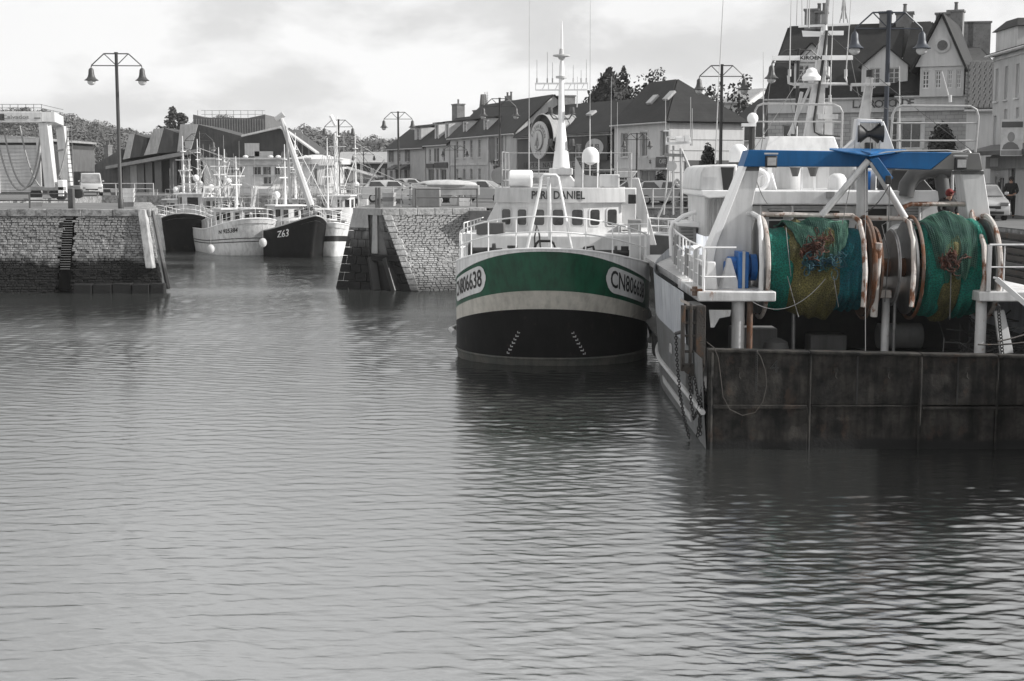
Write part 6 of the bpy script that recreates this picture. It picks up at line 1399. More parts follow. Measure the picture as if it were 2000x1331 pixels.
# deck houses
HY = 42.0
def HB(m, x0, x1, y0, y1, Y0, Y1): a = P(x0, y0, Y0); b = P(x1, y1, Y0); m.bx(a.x, b.x, Y0, Y1, b.z, a.z)
m = MB(); HB(m, 1463, 1862, 402, 540, HY, 47); bp_(m, 'deckhouse', 'gantry_white', bevel=.03)
for a, b, c, d in ((1500, 1530, 412, 520), (1547, 1600, 412, 452), (1612, 1640, 412, 500), (1690, 1736, 408, 500)):
    m = MB(); HB(m, a, b, c, d, HY - .03, HY + .02); w_ = bp_(m, 'doorway' if d > 480 else 'window', 'black', sharp=0); m = MB(); HB(m, a - 3, a, c - 3, d, HY - .05, HY - .0); HB(m, b, b + 3, c - 3, d, HY - .05, HY); HB(m, a, b, c - 3, c, HY - .05, HY); part(m, 'frame', 'light_grey', w_, world=True, sharp=0)
m = MB(); HB(m, 1764, 1802, 404, 445, HY - .03, HY - .003); lv = bp_(m, 'louvre_vent', 'light_grey', sharp=0)
for k in range(7): m = MB(); HB(m, 1766, 1800, 407 + k * 5.4, 409.5 + k * 5.4, HY - .06, HY - .031); part(m, 'louvre_slat', 'mid_grey', lv, world=True, sharp=0)
m = MB(); HB(m, 1455, 1852, 373, 400, HY - 1.2, 50); bp_(m, 'boat_deck', 'white', bevel=.04)
m = MB(); HB(m, 1614, 1630, 375, 388, HY - 1.24, HY - 1.2); bp_(m, 'deck_lamp', 'mid_grey')
WYb = 47.0
m = MB(); HB(m, 1478, 1712, 300, 372, WYb, 52); bp_(m, 'wheelhouse', 'gantry_white', bevel=.04)
m = MB(); a, b = P(1488, 308, WYb - .3), P(1645, 308, WYb - .3); zt2 = PZ(266, WYb - .3); m.hexa([(a.x, WYb - .3, a.z), (b.x, WYb - .3, a.z), (b.x, 51, a.z), (a.x, 51, a.z)], [(a.x + .25, WYb, zt2), (b.x - .2, WYb, zt2), (b.x - .2, 50.5, zt2), (a.x + .25, 50.5, zt2)]); bp_(m, 'wheelhouse_top', 'white', bevel=.05)
for x0, x1 in ((1500, 1507), (1565, 1568), (1590, 1593)):
    m = MB(); HB(m, x0, x1, 326, 372, 43.0, 43.1); bp_(m, 'deck_post', 'white_clean')
m = MB(); c = P(1540, 350, 44.5); m.lathe([(.3, 0), (.42, .05), (.42, .8), (.34, .95)], (c.x, c.y, PZ(373, 44.5)), 18); c = P(1655, 350, 44.5); m.lathe([(.55, 0), (.55, .75), (.5, .8)], (c.x, c.y, PZ(373, 44.5)), 20); bp_(m, 'life_raft_canister', 'light_grey')
m = MB(); a = P(1480, 372, 43.5); m.hexa([(a.x, 43.2, a.z), (a.x + .55, 43.2, a.z), (a.x + .55, 43.9, a.z), (a.x, 43.9, a.z)], [(a.x + .05, 43.3, a.z + .4), (a.x + .4, 43.3, a.z + .55), (a.x + .4, 43.8, a.z + .55), (a.x + .05, 43.8, a.z + .4)]); bp_(m, 'vent_cowl', 'white', bevel=.05)
m = MB(); a = P(1636, 372, 43.2); m.lathe([(.28, 0), (.28, .35), (.2, .46), (.1, .5)], (a.x, 43.3, a.z), 14); bp_(m, 'gas_bottle', 'white')
m = MB(); HB(m, 1688, 1700, 335, 372, 43, 43.3); bp_(m, 'locker_stripe', 'motor_blue', bevel=.01)
m = MB(); HB(m, 1680, 1710, 330, 372, 43.3, 44); bp_(m, 'locker', 'white', bevel=.02)
for x in (1553, 1588): m = MB(); m.hexa([P(x - 6, 330, 42.8), P(x + 6, 330, 42.8), P(x + 6, 330, 43), P(x - 6, 330, 43)], [P(x - 13, 327, 42.8), P(x + 13, 327, 42.8), P(x + 13, 327, 43), P(x - 13, 327, 43)]); m.cyl(P(x, 345, 42.9), P(x, 328, 42.9), .08, .16, n=10); bp_(m, 'loudhailer', 'dark_grey')
m = MB(); quadprism(m, [(1742, 332), (1790, 332), (1835, 386), (1768, 380), (1738, 372)], 41.8, 1.5); bp_(m, 'exhaust_casing', 'black', bevel=.03)
m = MB(); m.tube([P(1768, 384, 40.9), P(1772, 362, 40.9), P(1785, 344, 40.9), P(1805, 334, 40.9), P(1830, 331, 40.9), P(1855, 333, 40.9)], .24, 14); m.cyl(P(1836, 328, 40.9), P(1845, 400, 40.9), .2, n=12); bp_(m, 'exhaust_pipe', 'dark_grey')
# left wing
def arcq(m, Y0, Y1, pts): m.prism([P(x, y, Y0) for x, y in pts], (0, Y1 - Y0, 0))
m = MB(); arcq(m, 42.6, 47, [(1366, 372), (1369, 338), (1375, 327), (1390, 322), (1440, 321), (1440, 376), (1385, 376)]); bp_(m, 'wing_bulwark', 'white', bevel=.05)
m = MB(); arcq(m, 42.5, 42.55, [(1408, 327), (1434, 327), (1428, 372), (1413, 372)]); bp_(m, 'wing_opening', 'black', sharp=0)
m = MB(); arcq(m, 42.4, 47, [(1370, 372), (1450, 372), (1450, 384), (1384, 388), (1370, 382)]); bp_(m, 'wing_deck', 'white_clean', bevel=.03)
m = MB(); arcq(m, 43, 47, [(1376, 384), (1425, 384), (1425, 462), (1376, 462)]); rb = bp_(m, 'side_house', 'white', bevel=.02)
for k in range(4): m = MB(); HB(m, 1382 + k * 9, 1385 + k * 9, 388, 458, 42.93, 42.998); part(m, 'side_rib', 'light_grey', rb, world=True)
m = MB(); m.tube([P(1312, 500, 45), P(1310, 450, 45), P(1314, 437, 45), P(1335, 422, 45), P(1380, 409, 45)], .07, 8); m.tube([P(1352, 416, 45), P(1352, 438, 45)], .05, 6); m.tube([P(1322, 432, 45), P(1322, 470, 45)], .05, 6); bp_(m, 'side_coaming', 'white_clean')
m = MB(); HB(m, 1324, 1360, 440, 480, 44.5, 46); bp_(m, 'hatch_box', 'light_grey', bevel=.03)
for k in range(5): m = MB(); HB(m, 1330, 1354, 447 + k * 6, 449 + k * 6, 44.45, 44.498); bp_(m, 'vent_slat', 'mid_grey')
m = MB(); arcq(m, 44.2, 46.5, [(1322, 436), (1358, 434), (1380, 440), (1380, 446), (1324, 442)]); bp_(m, 'hatch_lid', 'white_clean', bevel=.02)
m = MB(); zz = PZT
side_ = [(4.72, 35.4, zz), (4.8, 39, zz), (4.95, 43, zz + .05), (5.15, 46, zz + .1)]
rails(m, side_, 1.08, .026, (1, .66, .33), 1.1); bp_(m, 'side_rail', 'white_clean')
rg = random.Random(8)
for k in range(9):
    a = side_[min(2, k // 3)]; f = (k % 3) / 3; b = side_[min(2, k // 3) + 1]; p = Vector(a).lerp(Vector(b), f); m = MB(); m.bx(p.x - .015, p.x + .02, p.y + .05, p.y + .75, p.z + .1, p.z + rg.uniform(.5, 1.0)); bp_(m, 'rail_panel', 'light_grey' if k % 3 else 'mid_grey', sharp=0)
m = MB(); rails(m, [(4.74, 35.3, zz), (PX(1440, 35.3), 35.3, zz)], 1.08, .024, (1, .33), .95); bp_(m, 'stern_rail', 'white_clean')
m = MB(); m.tube([P(1352, 487, 35.5), P(1356, 483, 35.8), P(1368, 482, 36)], .05, 7); bp_(m, 'rail_corner', 'white_clean')
# starboard stern rail with gangway
m = MB(); x0 = PX(1938, 35.2); rails(m, [(x0, 35.25, PZT), (13.3, 35.25, PZT)], 1.15, .03, (1,), 4); m.bar((x0, 35.25, PZT), (x0, 35.25, PZT + 1.15), .1); m.tube([(x0, 35.25, PZT + .6), (13.3, 35.25, PZT + .6)], .022, 6); m.cyl((PX(1968, 35.2), 35.25, PZT), (PX(1968, 35.2), 35.25, PZT + 1.15), .02, n=6); bp_(m, 'stern_rail', 'gantry_white')
m = MB(); m.bar(P(1946, 545, 35), P(2010, 600, 34.6), .06, .12); m.bar(P(1940, 542, 35), P(1955, 546, 35), .04, .05); bp_(m, 'gangway_stay', 'white')
# wheelhouse-top rails, masts, domes
def hoop(pts, Y, r=.03, name='rail_hoop', mids=()):
    m = MB(); m.tube([P(x, y, Y) for x, y in pts], r, 7)
    for (x0, x1, y) in mids: m.tube([P(x0, y, Y), P(x1, y, Y)], r * .8, 6)
    bp_(m, name, 'galv')
hoop([(1472, 300), (1475, 216), (1480, 207), (1490, 203), (1630, 205), (1640, 210), (1645, 220), (1643, 300)], 47.5, .038, mids=((1474, 1643, 238), (1473, 1643, 270)))
hoop([(1738, 300), (1743, 225), (1750, 211), (1762, 207), (1895, 208), (1907, 215), (1911, 228), (1905, 298)], 40, .035, mids=((1740, 1909, 241), (1738, 1907, 275)))
hoop([(1820, 300), (1870, 299), (1890, 292), (1896, 300)], 38, .03)
Ym_ = 48.5
m = MB(); a, b = P(1597, 268, Ym_), P(1612, 52, Ym_); m.hexa([a + Vector((-.42, 0, 0)), a + Vector((.18, 0, 0)), a + Vector((.18, .4, 0)), a + Vector((-.42, .4, 0))], [b + Vector((-.08, 0, 0)), b + Vector((.1, 0, 0)), b + Vector((.1, .3, 0)), b + Vector((-.08, .3, 0))]); bp_(m, 'mast', 'gantry_white', bevel=.02)
m = MB(); m.tube([P(1615, 60, Ym_ - .1), P(1603, 150, Ym_ - .1), P(1590, 235, Ym_ - .1), P(1592, 258, Ym_ - .1), P(1604, 265, Ym_ - .1), P(1640, 268, Ym_ - .1)], .05, 6); bp_(m, 'mast_cable', 'black')
m = MB(); m.bar(P(1566, 180, Ym_ + .3), P(1548, 262, Ym_ + .3), .1); m.bar(P(1582, 170, Ym_ + .3), P(1540, 265, Ym_ + .3), .08); m.bar(P(1618, 265, Ym_ + .3), P(1618, 200, Ym_ + .3), .25, .1); m.bar(P(1596, 228, Ym_), P(1636, 228, Ym_), .16); bp_(m, 'mast_stay', 'gantry_white')
m = MB(); m.bar(P(1508, 114, Ym_ - .15), P(1665, 113, Ym_ - .15), .14, .15); yb = bp_(m, 'mast_yard', 'white_clean'); text_on('KIROEN', .17, yb, 'black', P(1584, 113.5, Ym_ - .235), world=True, sx=1.2, bold=.004)
m = MB(); m.tube([P(1540, 148, Ym_), P(1541, 163, Ym_), P(1550, 165, Ym_), P(1655, 164, Ym_), P(1651, 150, Ym_)], .05, 7); bp_(m, 'lower_yard', 'gantry_white')
m = MB(); m.bar(P(1560, 52, Ym_), P(1660, 48, Ym_), .1, .07); m.hexa([P(1568, 72, Ym_), P(1604, 72, Ym_), P(1604, 72, Ym_ + .3), P(1568, 72, Ym_ + .3)], [P(1566, 60, Ym_), P(1604, 62, Ym_), P(1604, 62, Ym_ + .3), P(1566, 60, Ym_ + .3)]); m.cb(P(1625, 65, Ym_), (.75, .12, .14)); m.lathe([(.07, 0), (.07, .2)], P(1612, 62, Ym_), 8); bp_(m, 'radar_scanner', 'white_clean')
m = MB(); m.cb(P(1608, 38, Ym_), (.16, .2, .3)); m.cyl(P(1612, 50, Ym_), P(1620, -30, Ym_), .06, n=8); bp_(m, 'mast_head', 'steel')
m = MB(); 
for k in range(4): x = 1640 + k * 4; m.tube([P(x, 45 - k * 8, Ym_), P(1648, 5 - k * 8, Ym_), P(1656 - k * 4, 45 - k * 8, Ym_)], .02, 5)
m.cyl(P(1648, 45, Ym_), P(1648, -20, Ym_), .025, n=6); bp_(m, 'lattice_aerial', 'galv')
for x0, y0, x1, y1 in ((1542, 150, 1546, -30), (1556, 50, 1558, -30), (1567, 50, 1566, -30), (1576, 50, 1578, -30), (1580, 55, 1582, -30), (1621, 200, 1629, -30), (1652, 150, 1664, -30), (1406, 130, 1414, -30), (1397, 320, 1405, 130), (1491, 285, 1491, 102), (1757, 300, 1757, 130), (1856, 200, 1840, 140)):
    m = MB(); m.cyl(P(x0, y0, Ym_ - .3), P(x1, y1, Ym_ - .3), .022 if y0 < 250 else .03, .012, n=6)
    if y0 in (150, 200): m.cyl(P(x0, y0, Ym_ - .3), P(x0, y0 - 14, Ym_ - .3), .055, n=8)
    bp_(m, 'whip_aerial', 'light_grey')
m = MB(); m.sph(P(1585, 143, Ym_ - .3), .2, (1, 1, .9)); m.lathe([(.3, 0), (.32, .12), (.2, .25)], P(1585, 140, Ym_ - .3) + Vector((0, 0, -.3)), 14); bp_(m, 'satellite_dome', 'white_clean')
m = MB(); c = P(1442, 300, 46); m.sph(c, .3, (1, 1, 1.0), 18, 12); m.lathe([(.3, -.28), (.3, 0)], c, 18); dm = bp_(m, 'satellite_dome', 'white_clean'); m = MB(); m.lathe([(.31, -.36), (.31, -.28)], c, 18); m.cyl(c + Vector((0, 0, -.4)), c + Vector((0, 0, -1.0)), .08, n=8); part(m, 'dome_base', 'dark_grey', dm, world=True)
m = MB(); c = P(1470, 232, 46.5); m.sph(c, .18, (1, 1, 1.05), 16, 10); m.cb(c + Vector((-.12, 0, -.2)), (.45, .2, .1)); bp_(m, 'satellite_dome', 'white_clean'); m = MB(); m.cyl(c + Vector((0, .1, -.25)), c + Vector((0, .1, -1.6)), .1, n=8); bp_(m, 'dome_post', 'black')
m = MB(); a, b = P(1690, 236, 43.5), P(1701, 152, 43.5); m.hexa([a + Vector((-.17, 0, 0)), a + Vector((.15, 0, 0)), a + Vector((.15, .25, 0)), a + Vector((-.17, .25, 0))], [b + Vector((-.1, 0, 0)), b + Vector((.08, 0, 0)), b + Vector((.08, .2, 0)), b + Vector((-.1, .2, 0))]); m.bar(P(1662, 166, 43.4), P(1738, 165, 43.4), .09, .09); m.bar(P(1663, 166, 43.4), P(1662, 178, 43.4), .05); bp_(m, 'aft_mast', 'light_grey', bevel=.01)
m = MB(); m.lathe([(.12, 0), (.12, .2)], P(1701, 152, 43.5) + Vector((0, .1, .03)), 10); bp_(m, 'stern_light', 'black')
# net hauler block on top of the gantry
NY = 38.2
m = MB(); quadprism(m, [(1668, 300), (1674, 232), (1724, 234), (1722, 240), (1680, 240), (1680, 300)], NY, .4); quadprism(m, [(1716, 300), (1722, 240), (1726, 236), (1750, 300)], NY, .4); quadprism(m, [(1640, 300), (1670, 272), (1668, 300)], NY, .4); bp_(m, 'hauler_frame', 'white', bevel=.02)
c = P(1697, 262, NY + .2); m = MB(); m.lathe([(.30, -.34), (.30, -.3), (.09, -.04), (.09, .04), (.30, .3), (.30, .34)], c, 24, 'x'); bp_(m, 'net_hauler', 'black', label='black hourglass net hauler roller')
m = MB(); m.cb(P(1697, 290, NY), (.2, .2, .3)); bp_(m, 'hauler_motor', 'black', bevel=.02)
m = MB(); m.tube([P(x, y, 36.7) for x, y in ((1700, 305), (1730, 298), (1770, 295), (1850, 294), (1880, 297))], .02, 5); bp_(m, 'hydraulic_hose', 'galv')
text_on('CN', .35, bt, 'light_grey', (BX - bb(6, 3) - .02, BY + 6.0, 1.6), xdir=(0, -1, 0), world=True)

# stays, cables and small fittings
for i_, (a, b) in enumerate((((1612, 60, 48.5), (1470, 296, 37.2)), ((1612, 60, 48.5), (1905, 299, 37.2)), ((1510, 114, 48.4), (1485, 300, 47)), ((1662, 114, 48.4), (1690, 236, 43.6)), ((1655, 164, 48.5), (1740, 215, 40.2)), ((1700, 150, 43.5), (1700, 300, 37)), ((1541, 165, 48.5), (1560, 300, 47)), ((1470, 330, 37), (1500, 400, 41)), ((1880, 340, 37), (1840, 420, 41)))):
    m = MB(); m.tube(cat(P(*a), P(*b), .12, 10), .010, 4); bp_(m, 'stay_cable', 'dark_grey')
def buoy(px, py, Y): m = MB(); c = P(px, py, Y); m.tube([c + Vector((.3 * math.cos(a), 0, .3 * math.sin(a))) for a in [k * math.pi / 9 for k in range(18)]], .065, 8, closed=True); bp_(m, 'lifebuoy', 'white_clean')
buoy(1755, 462, 41.8); buoy(1480, 352, 42.9)
m = MB(); [m.tube([P(1400 + 6 * k, 572, 36.6) + Vector((.13 * math.cos(a), .13 * math.sin(a), .02 * a / 3)) for a in [j * .5 for j in range(28)]], .022, 5) for k in range(1)]; bp_(m, 'rope_coil', 'rope')
for x0, x1, z_ in ((1464, 1860, 470), (1464, 1860, 430)): m = MB(); m.tube([P(x0, z_, 41.9), P(x1, z_, 41.9)], .03, 6); bp_(m, 'pipe_run', 'light_grey')
for k in range(6): x = 1486 + k * 62; m = MB(); m.tube([P(x, 402, 41.9), P(x, 530, 41.9)], .035, 6); bp_(m, 'pipe_run', 'white_rust')
for x in (1860, 1850, 1842): m = MB(); m.cyl(P(x, 372, 42), P(x, 318 + (x % 7) * 4, 42), .05, n=8); m.sph(P(x, 316 + (x % 7) * 4, 42), .1); bp_(m, 'vent_pipe', 'galv')
m = MB(); c = P(1850, 450, 40.5); m.cb((c.x, 40.5, c.z), (.5, .4, .6)); m.lathe([(.2, -.25), (.2, .25)], (c.x, 40.2, c.z + .5), 14, 'x'); bp_(m, 'winch_control', 'dark_grey', bevel=.03)
for x_ in (5.2, 7.4, 8.6, 10.4, 11.8): m = MB(); m.bx(x_ - .05, x_ + .05, BY - .05, BY + .0, 1.75, 1.9); m.tube([(x_, BY - .06, 1.8), (x_ - .02, BY - .07, 1.7), (x_ + .02, BY - .07, 1.65)], .02, 5); bp_(m, 'freeing_port_lug', 'transom')
m = MB(); c = PX(1857, 39.0, 400); m.bx(c - .7, c + .6, 38.6, 39.6, PZT - .02, 4.15); bp_(m, 'stern_step', 'dark_grey', bevel=.03)
# ================================================================= SMALL TRAWLERS
def small_boat(label, loc, rz, L=13, B=4.6, zb=2.9, za=1.5, hull='hull_white', band=None, top='hull_white', why=4.5, whw=2.4, whd=2.6, whz=1.2, whh=2.4, mast=4.5, name=None, nwin=5, boom=True, gal=True, stripes=False, domes=1, whips=3, drum=False, group='small trawlers moored in the inner basin', cat='trawler', letters='white_clean', plow=1.6):
    t_ = thing('moored_trawler', label, cat, loc, rz, group); b = B / 2
    H_ = Hull([(-.8, -.8, b * .7, 1.4, 3), (-.02, 0, b * .88, .5, 3.6), (zb * .45, za * .5, b * .95, 0, 4.2), (zb * .62, za * .72, b * .98, -.3, 4.4), (zb, za, b, -.8, 4.8)], L, ys=7, p=plow, nb=12, na=5, tail=.4, tb=.8)
    m = H_.mesh([0, 0, 0 if band is None else 1, 2 if top else 0], 2); part(m, 'hull', [hull, band or hull, top or hull], t_, sharp=.9)
    m = H_.deck(4, -.35, k=12); part(m, 'deck', 'mid_grey', t_)
    m = MB(); m.tube(H_.outline(4, 0, .02, k=14), .05, 5); part(m, 'gunwale', 'white_clean' if hull != 'hull_black' else 'light_grey', t_)
    if stripes:
        for r_ in (1.85, 2.15): m = MB(); m.tube(H_.outline(r_, -.015, 0, .9, 14), .035, 4); part(m, 'hull_stripe', 'black', t_)
    w = whw; z0, z1 = whz, whz + whh; m = MB(); prismz(m, [(-w / 2, why + .5), (-w / 4, why), (w / 4, why), (w / 2, why + .5), (w / 2, why + whd), (-w / 2, why + whd)], z0, z1); part(m, 'wheelhouse', 'white', t_, bevel=.03)
    m = MB(); m.bx(-w / 2 - .15, w / 2 + .15, why - .2, why + whd + .15, z1 + .004, z1 + .1); part(m, 'wheelhouse_roof', 'white_clean', t_)
    cs_ = [(-w / 2, why + .5), (-w / 4, why), (w / 4, why), (w / 2, why + .5)]
    for i in range(nwin):
        u = (i + .5) / nwin * 3; k = min(2, int(u)); f = u - k; a = Vector((*cs_[k], 0)); c = Vector((*cs_[k + 1], 0)); X = (c - a).normalized(); n_ = Vector((X.y, -X.x, 0)); p = a.lerp(c, f); ww = w / nwin * .32
        m = MB(); m.prism([p + X * sx * ww + Vector((0, 0, z)) + n_ * .01 for sx, z in ((-1, z1 - .85), (1, z1 - .85), (1, z1 - .25), (-1, z1 - .25))], n_ * .03); part(m, 'window', 'glass_dark', t_, sharp=0)
    for s_ in (-1, 1): m = MB(); m.bx(s_ * (w / 2 + .01), s_ * (w / 2 + .04), why + .9, why + 1.8, z1 - .9, z1 - .25); part(m, 'side_window', 'glass_dark', t_, sharp=0)
    my = why + whd * .6; m = MB(); m.lathe([(.10, z1 + .1), (.055, z1 + mast * .6), (.03, z1 + mast)], (0, my, 0), 8); m.bx(-.7, .7, my - .03, my + .03, z1 + mast * .62, z1 + mast * .62 + .06); m.bx(-.45, .45, my - .05, my + .05, z1 + mast * .45, z1 + mast * .45 + .1); m.lathe([(.25, 0), (.25, .06)], (0, my, z1 + mast * .75), 10); part(m, 'mast', 'white_clean', t_)
    for i in range(domes): x = (-.7, .75)[i % 2]; m = MB(); m.sph((x, my, z1 + .85 + .5 * i), .27, (1, 1, 1.1), 12, 8); m.cyl((x, my, z1 + .1), (x, my, z1 + .7 + .5 * i), .05, n=6); part(m, 'radome', 'white_clean', t_)
    for i in range(whips): x = -w / 2 + w * i / max(1, whips - 1); m = MB(); m.cyl((x, my + .5, z1), (x + .05, my + .5, z1 + 3.2 + (i * 37 % 5) * .5), .018, .008, n=4); part(m, 'whip_aerial', 'light_grey', t_)
    if gal:
        y = L - 2.2; m = MB()
        for s_ in (-1, 1): m.bar((s_ * b * .8, y, za - .3), (s_ * b * .5, y, za + 3.3), .16)
        m.bar((-b * .55, y, za + 3.3), (b * .55, y, za + 3.3), .18); m.bar((0, y, za + 3.3), (0, my, z1 + mast * .55), .05); part(m, 'stern_gantry', 'gantry_white', t_)
    if boom:
        m = MB()
        for s_ in (-1, 1): m.tube([(s_ * .25, my + .5, z1 + .3), (s_ * 1.0, my + 2.5, z1 + 3.0)], .035, 6); m.tube([(s_ * 1.0, my + 2.5, z1 + 3.0), (0, my, z1 + mast * .85)], .012, 4)
        part(m, 'derrick', 'light_grey', t_)
    m = MB(); o_ = H_.outline(4, .1, 0, .5, 10); rails(m, o_, .75, .018, (1, .5), 1.0); part(m, 'bow_rail', 'white_clean', t_)
    m = MB(); rails(m, [(-w / 2, why + .3, z1 + .1), (-w / 2, why + whd, z1 + .1), (w / 2, why + whd, z1 + .1), (w / 2, why + .3, z1 + .1)], .8, .018, (1, .5), .8); part(m, 'roof_rail', 'galv', t_)
    m = MB(); m.bx(-b * .5, b * .5, why - 1.6, why - .6, za + .1, za + .8); m.cb((b * .3, why + whd + 1.3, za + .4), (1.0, 1.0, .9)); part(m, 'deck_gear', 'mid_grey', t_, bevel=.03)
    rg = random.Random(len(label)); m = MB()
    for i in range(14): a_ = Vector((rg.uniform(-b * .7, b * .7), rg.uniform(why, L - 1), za + rg.uniform(0, 1))); m.tube([a_, (rg.uniform(-.3, .3), my, z1 + mast * rg.uniform(.4, .9))], .014, 3)
    part(m, 'rigging', 'mid_grey', t_); m = MB()
    for i in range(7): c = (rg.uniform(-b * .7, b * .7), rg.uniform(why + whd, L - 2), za + rg.uniform(.0, .5)); m.cb(c, (rg.uniform(.3, .9), rg.uniform(.3, .8), rg.uniform(.3, 1.1)))
    part(m, 'deck_boxes', rg.choice(['mid_grey', 'dark_grey', 'white']), t_, sharp=0, kind='stuff'); m = MB()
    for i in range(10): c = Vector((rg.uniform(-b * .6, b * .6), why + whd + rg.uniform(.5, 3.5), za + .4)); m.tube([c, c + Vector((rg.uniform(-.6, .6), rg.uniform(-.4, .4), rg.uniform(.5, 2.2)))], .03, 4)
    part(m, 'deck_clutter', 'light_grey', t_)
    if drum: m = MB(); m.lathe([(.9, -.9), (.9, -.8), (.65, -.75), (.7, .75), (.9, .8), (.9, .9)], (0, L - 3.4, za + .9), 18, 'x'); part(m, 'net_drum', 'dark_grey', t_)
    if name:
        txt, rr, tt_, sd, size = name
        tb_ = text_mb(txt, size, 0, .01, 1.0, flat=True); xs = [v.x for v in tb_.v]; w_ = max(xs) - min(xs)
        def lp(s, zf):
            tq = tt_ + s; p = H_.pt(tq, rr + zf, sd); pa = H_.pt(tq + .01, rr + zf, sd); pb = H_.pt(tq, rr + zf + .05, sd); n_ = (pa - p).cross(pb - p).normalized(); n_ = n_ if n_.x * sd > 0 else -n_; return p + n_ * .03
        arc = (H_.pt(tt_ + .02, rr, sd) - H_.pt(tt_, rr, sd)).length / .02; hh = (H_.pt(tt_, rr + .5, sd) - H_.pt(tt_, rr, sd)).length / .5
        tb_.v = [lp(v.x * sd / arc, v.y / hh) for v in tb_.v]; part(tb_, 'lettering', letters, t_, sharp=0)
    return t_
def at(px, py_w): p = G(px, py_w, 0); return (p.x, p.y, 0)
small_boat('black hulled trawler with a pale eye motif on the bow, leftmost in the inner basin', at(362, 491), R(8), 13, 5.2, 3.1, 1.9, 'hull_black', None, 'hull_black', 4.0, 3.4, 3, 1.6, 2.0, 4.0, nwin=5, domes=2, plow=2.2)
small_boat('small pale trawler squeezed between the black hulled boat and the striped white boat', at(412, 489), R(-6), 11, 3.8, 2.9, 1.8, 'hull_bluegrey', None, 'hull_white', 3.0, 2.2, 2.2, 1.6, 2.3, 4.5, nwin=4, domes=1, plow=1.8)
small_boat('white trawler with two dark stripes along a rounded bow', at(498, 500), R(26), 12, 5.4, 2.9, 1.9, 'hull_white', None, 'hull_white', 3.4, 3.2, 2.6, 1.5, 2.0, 4.2, ('N 925384', 3.25, .24, -1, .5), nwin=6, stripes=True, domes=0, plow=2.4, letters='black')
z63 = small_boat('dark hulled trawler marked Z63 with a tall leaning boom', at(612, 505), R(27), 12.5, 4.6, 3.2, 1.9, 'hull_black', None, 'hull_black', 5.0, 2.4, 2.4, 1.6, 2.2, 4.8, ('Z63', 3.15, .30, -1, .85), nwin=4, boom=False, domes=1, plow=1.5)
m = MB(); a, b = P(607, 402, 104), P(547, 226, 104); m.tube([a, b], [.28, .16], 8); m.tube([b + Vector((-.3, 0, -.3)), b + Vector((.25, 0, .1))], .22, 7); m.tube([P(567, 396, 104.3), P(560, 250, 104.3)], [.12, .08], 6); m.tube([b, P(640, 400, 103)], .03, 4); part(m, 'boom', 'gantry_white', z63, world=True)
small_boat('white trawler with dark side panel and net drum half hidden by the pier head', at(652, 502), R(12), 11, 4.2, 2.6, 1.9, 'hull_white', 'black', 'hull_white', 3.4, 2.0, 2.2, 1.5, 2.0, 5.6, nwin=3, drum=True, domes=0)
small_boat('white trawler in the second row behind the eye motif boat', (-31.5, 121.5, 0), R(-90), 12, 4.4, 2.8, 1.9, 'hull_white', None, 'hull_white', 3.5, 2.6, 2.6, 2.2, 2.4, 4.6, nwin=4, domes=2)
small_boat('trawler with white derricks in the second row behind the striped boat', (-18.3, 122, 0), R(-88), 12, 4.4, 2.8, 1.9, 'hull_bluegrey', None, 'hull_white', 3.5, 2.6, 2.6, 2.2, 2.3, 5.2, nwin=4, domes=1, whips=4)
small_boat('white trawler bow on behind the leaning boom, tall white mast with cross yard', (PX(640, 113), 112.5, 0), R(-4), 11, 4.4, 2.8, 1.9, 'hull_white', None, 'hull_white', 3.0, 2.4, 2.6, 2.2, 2.3, 6.4, nwin=4, domes=0, whips=4)
small_boat('grey hulled trawler moored beyond the green trawler, gantry and tripod mast over its deck', (PX(1280, 71), 71, 0), R(-95), 9.8, 4.0, 3.4, 3.2, 'hull_bluegrey', None, 'dark_grey', 5.5, 2.2, 2.2, 2.2, 2.2, 4.2, nwin=3, domes=0, whips=3, group=None)
small_boat('low white boat tucked behind the black hulled one, bow towards us', (PX(318, 119), 118.5, 0), R(-12), 10, 3.8, 3.0, 2.0, 'hull_white', None, 'hull_white', 3.0, 2.4, 2.2, 1.9, 2.2, 5.4, nwin=4, domes=1, whips=4)
small_boat('grey boat with light wheelhouse showing between two white wheelhouses', (PX(436, 117), 116.5, 0), R(14), 11, 4.0, 3.1, 2.0, 'hull_bluegrey', None, 'hull_white', 3.0, 2.4, 2.2, 2.0, 2.3, 4.2, nwin=4, domes=2, whips=4)
small_boat('white boat whose wheelhouse shows over the stern of the dark Z63 hull', (PX(545, 115), 114.5, 0), R(-10), 11, 4.0, 2.9, 2.0, 'hull_white', None, 'hull_white', 3.0, 2.6, 2.2, 1.9, 2.3, 4.8, nwin=5, domes=1, whips=4)
small_boat('black topped boat nosing out behind the bow of the Z63 hull', (PX(598, 116), 116.5, 0), R(20), 11, 4.0, 3.0, 2.0, 'hull_black', None, 'hull_white', 3.0, 2.4, 2.2, 1.9, 2.2, 5.6, nwin=4, domes=0, whips=3, drum=True)
fender(PX(517, 108, 470), 107.2, .9, .3, 'round pale fender hanging at the bow of the striped white boat, against Z63')
fender(PX(415, 107, 480), 106.4, .5, .28, 'round pale fender at the stern quarter of the striped white boat')
# tall white mast at the inner basin edge
m = MB(); m.lathe([(.2, 0), (.16, 3), (.1, 8.6)], (PX(656, 118), 118, QZ - 3.4), 8); m.tube([P(656, 245, 118), P(646, 226, 118)], .18, 6); single(m, 'signal_mast', 'white_clean', 'tall white mast with hooked dark head beside the lamp at the inner basin', 'mast', origin=(PX(656, 118), 118, QZ - 3.4))
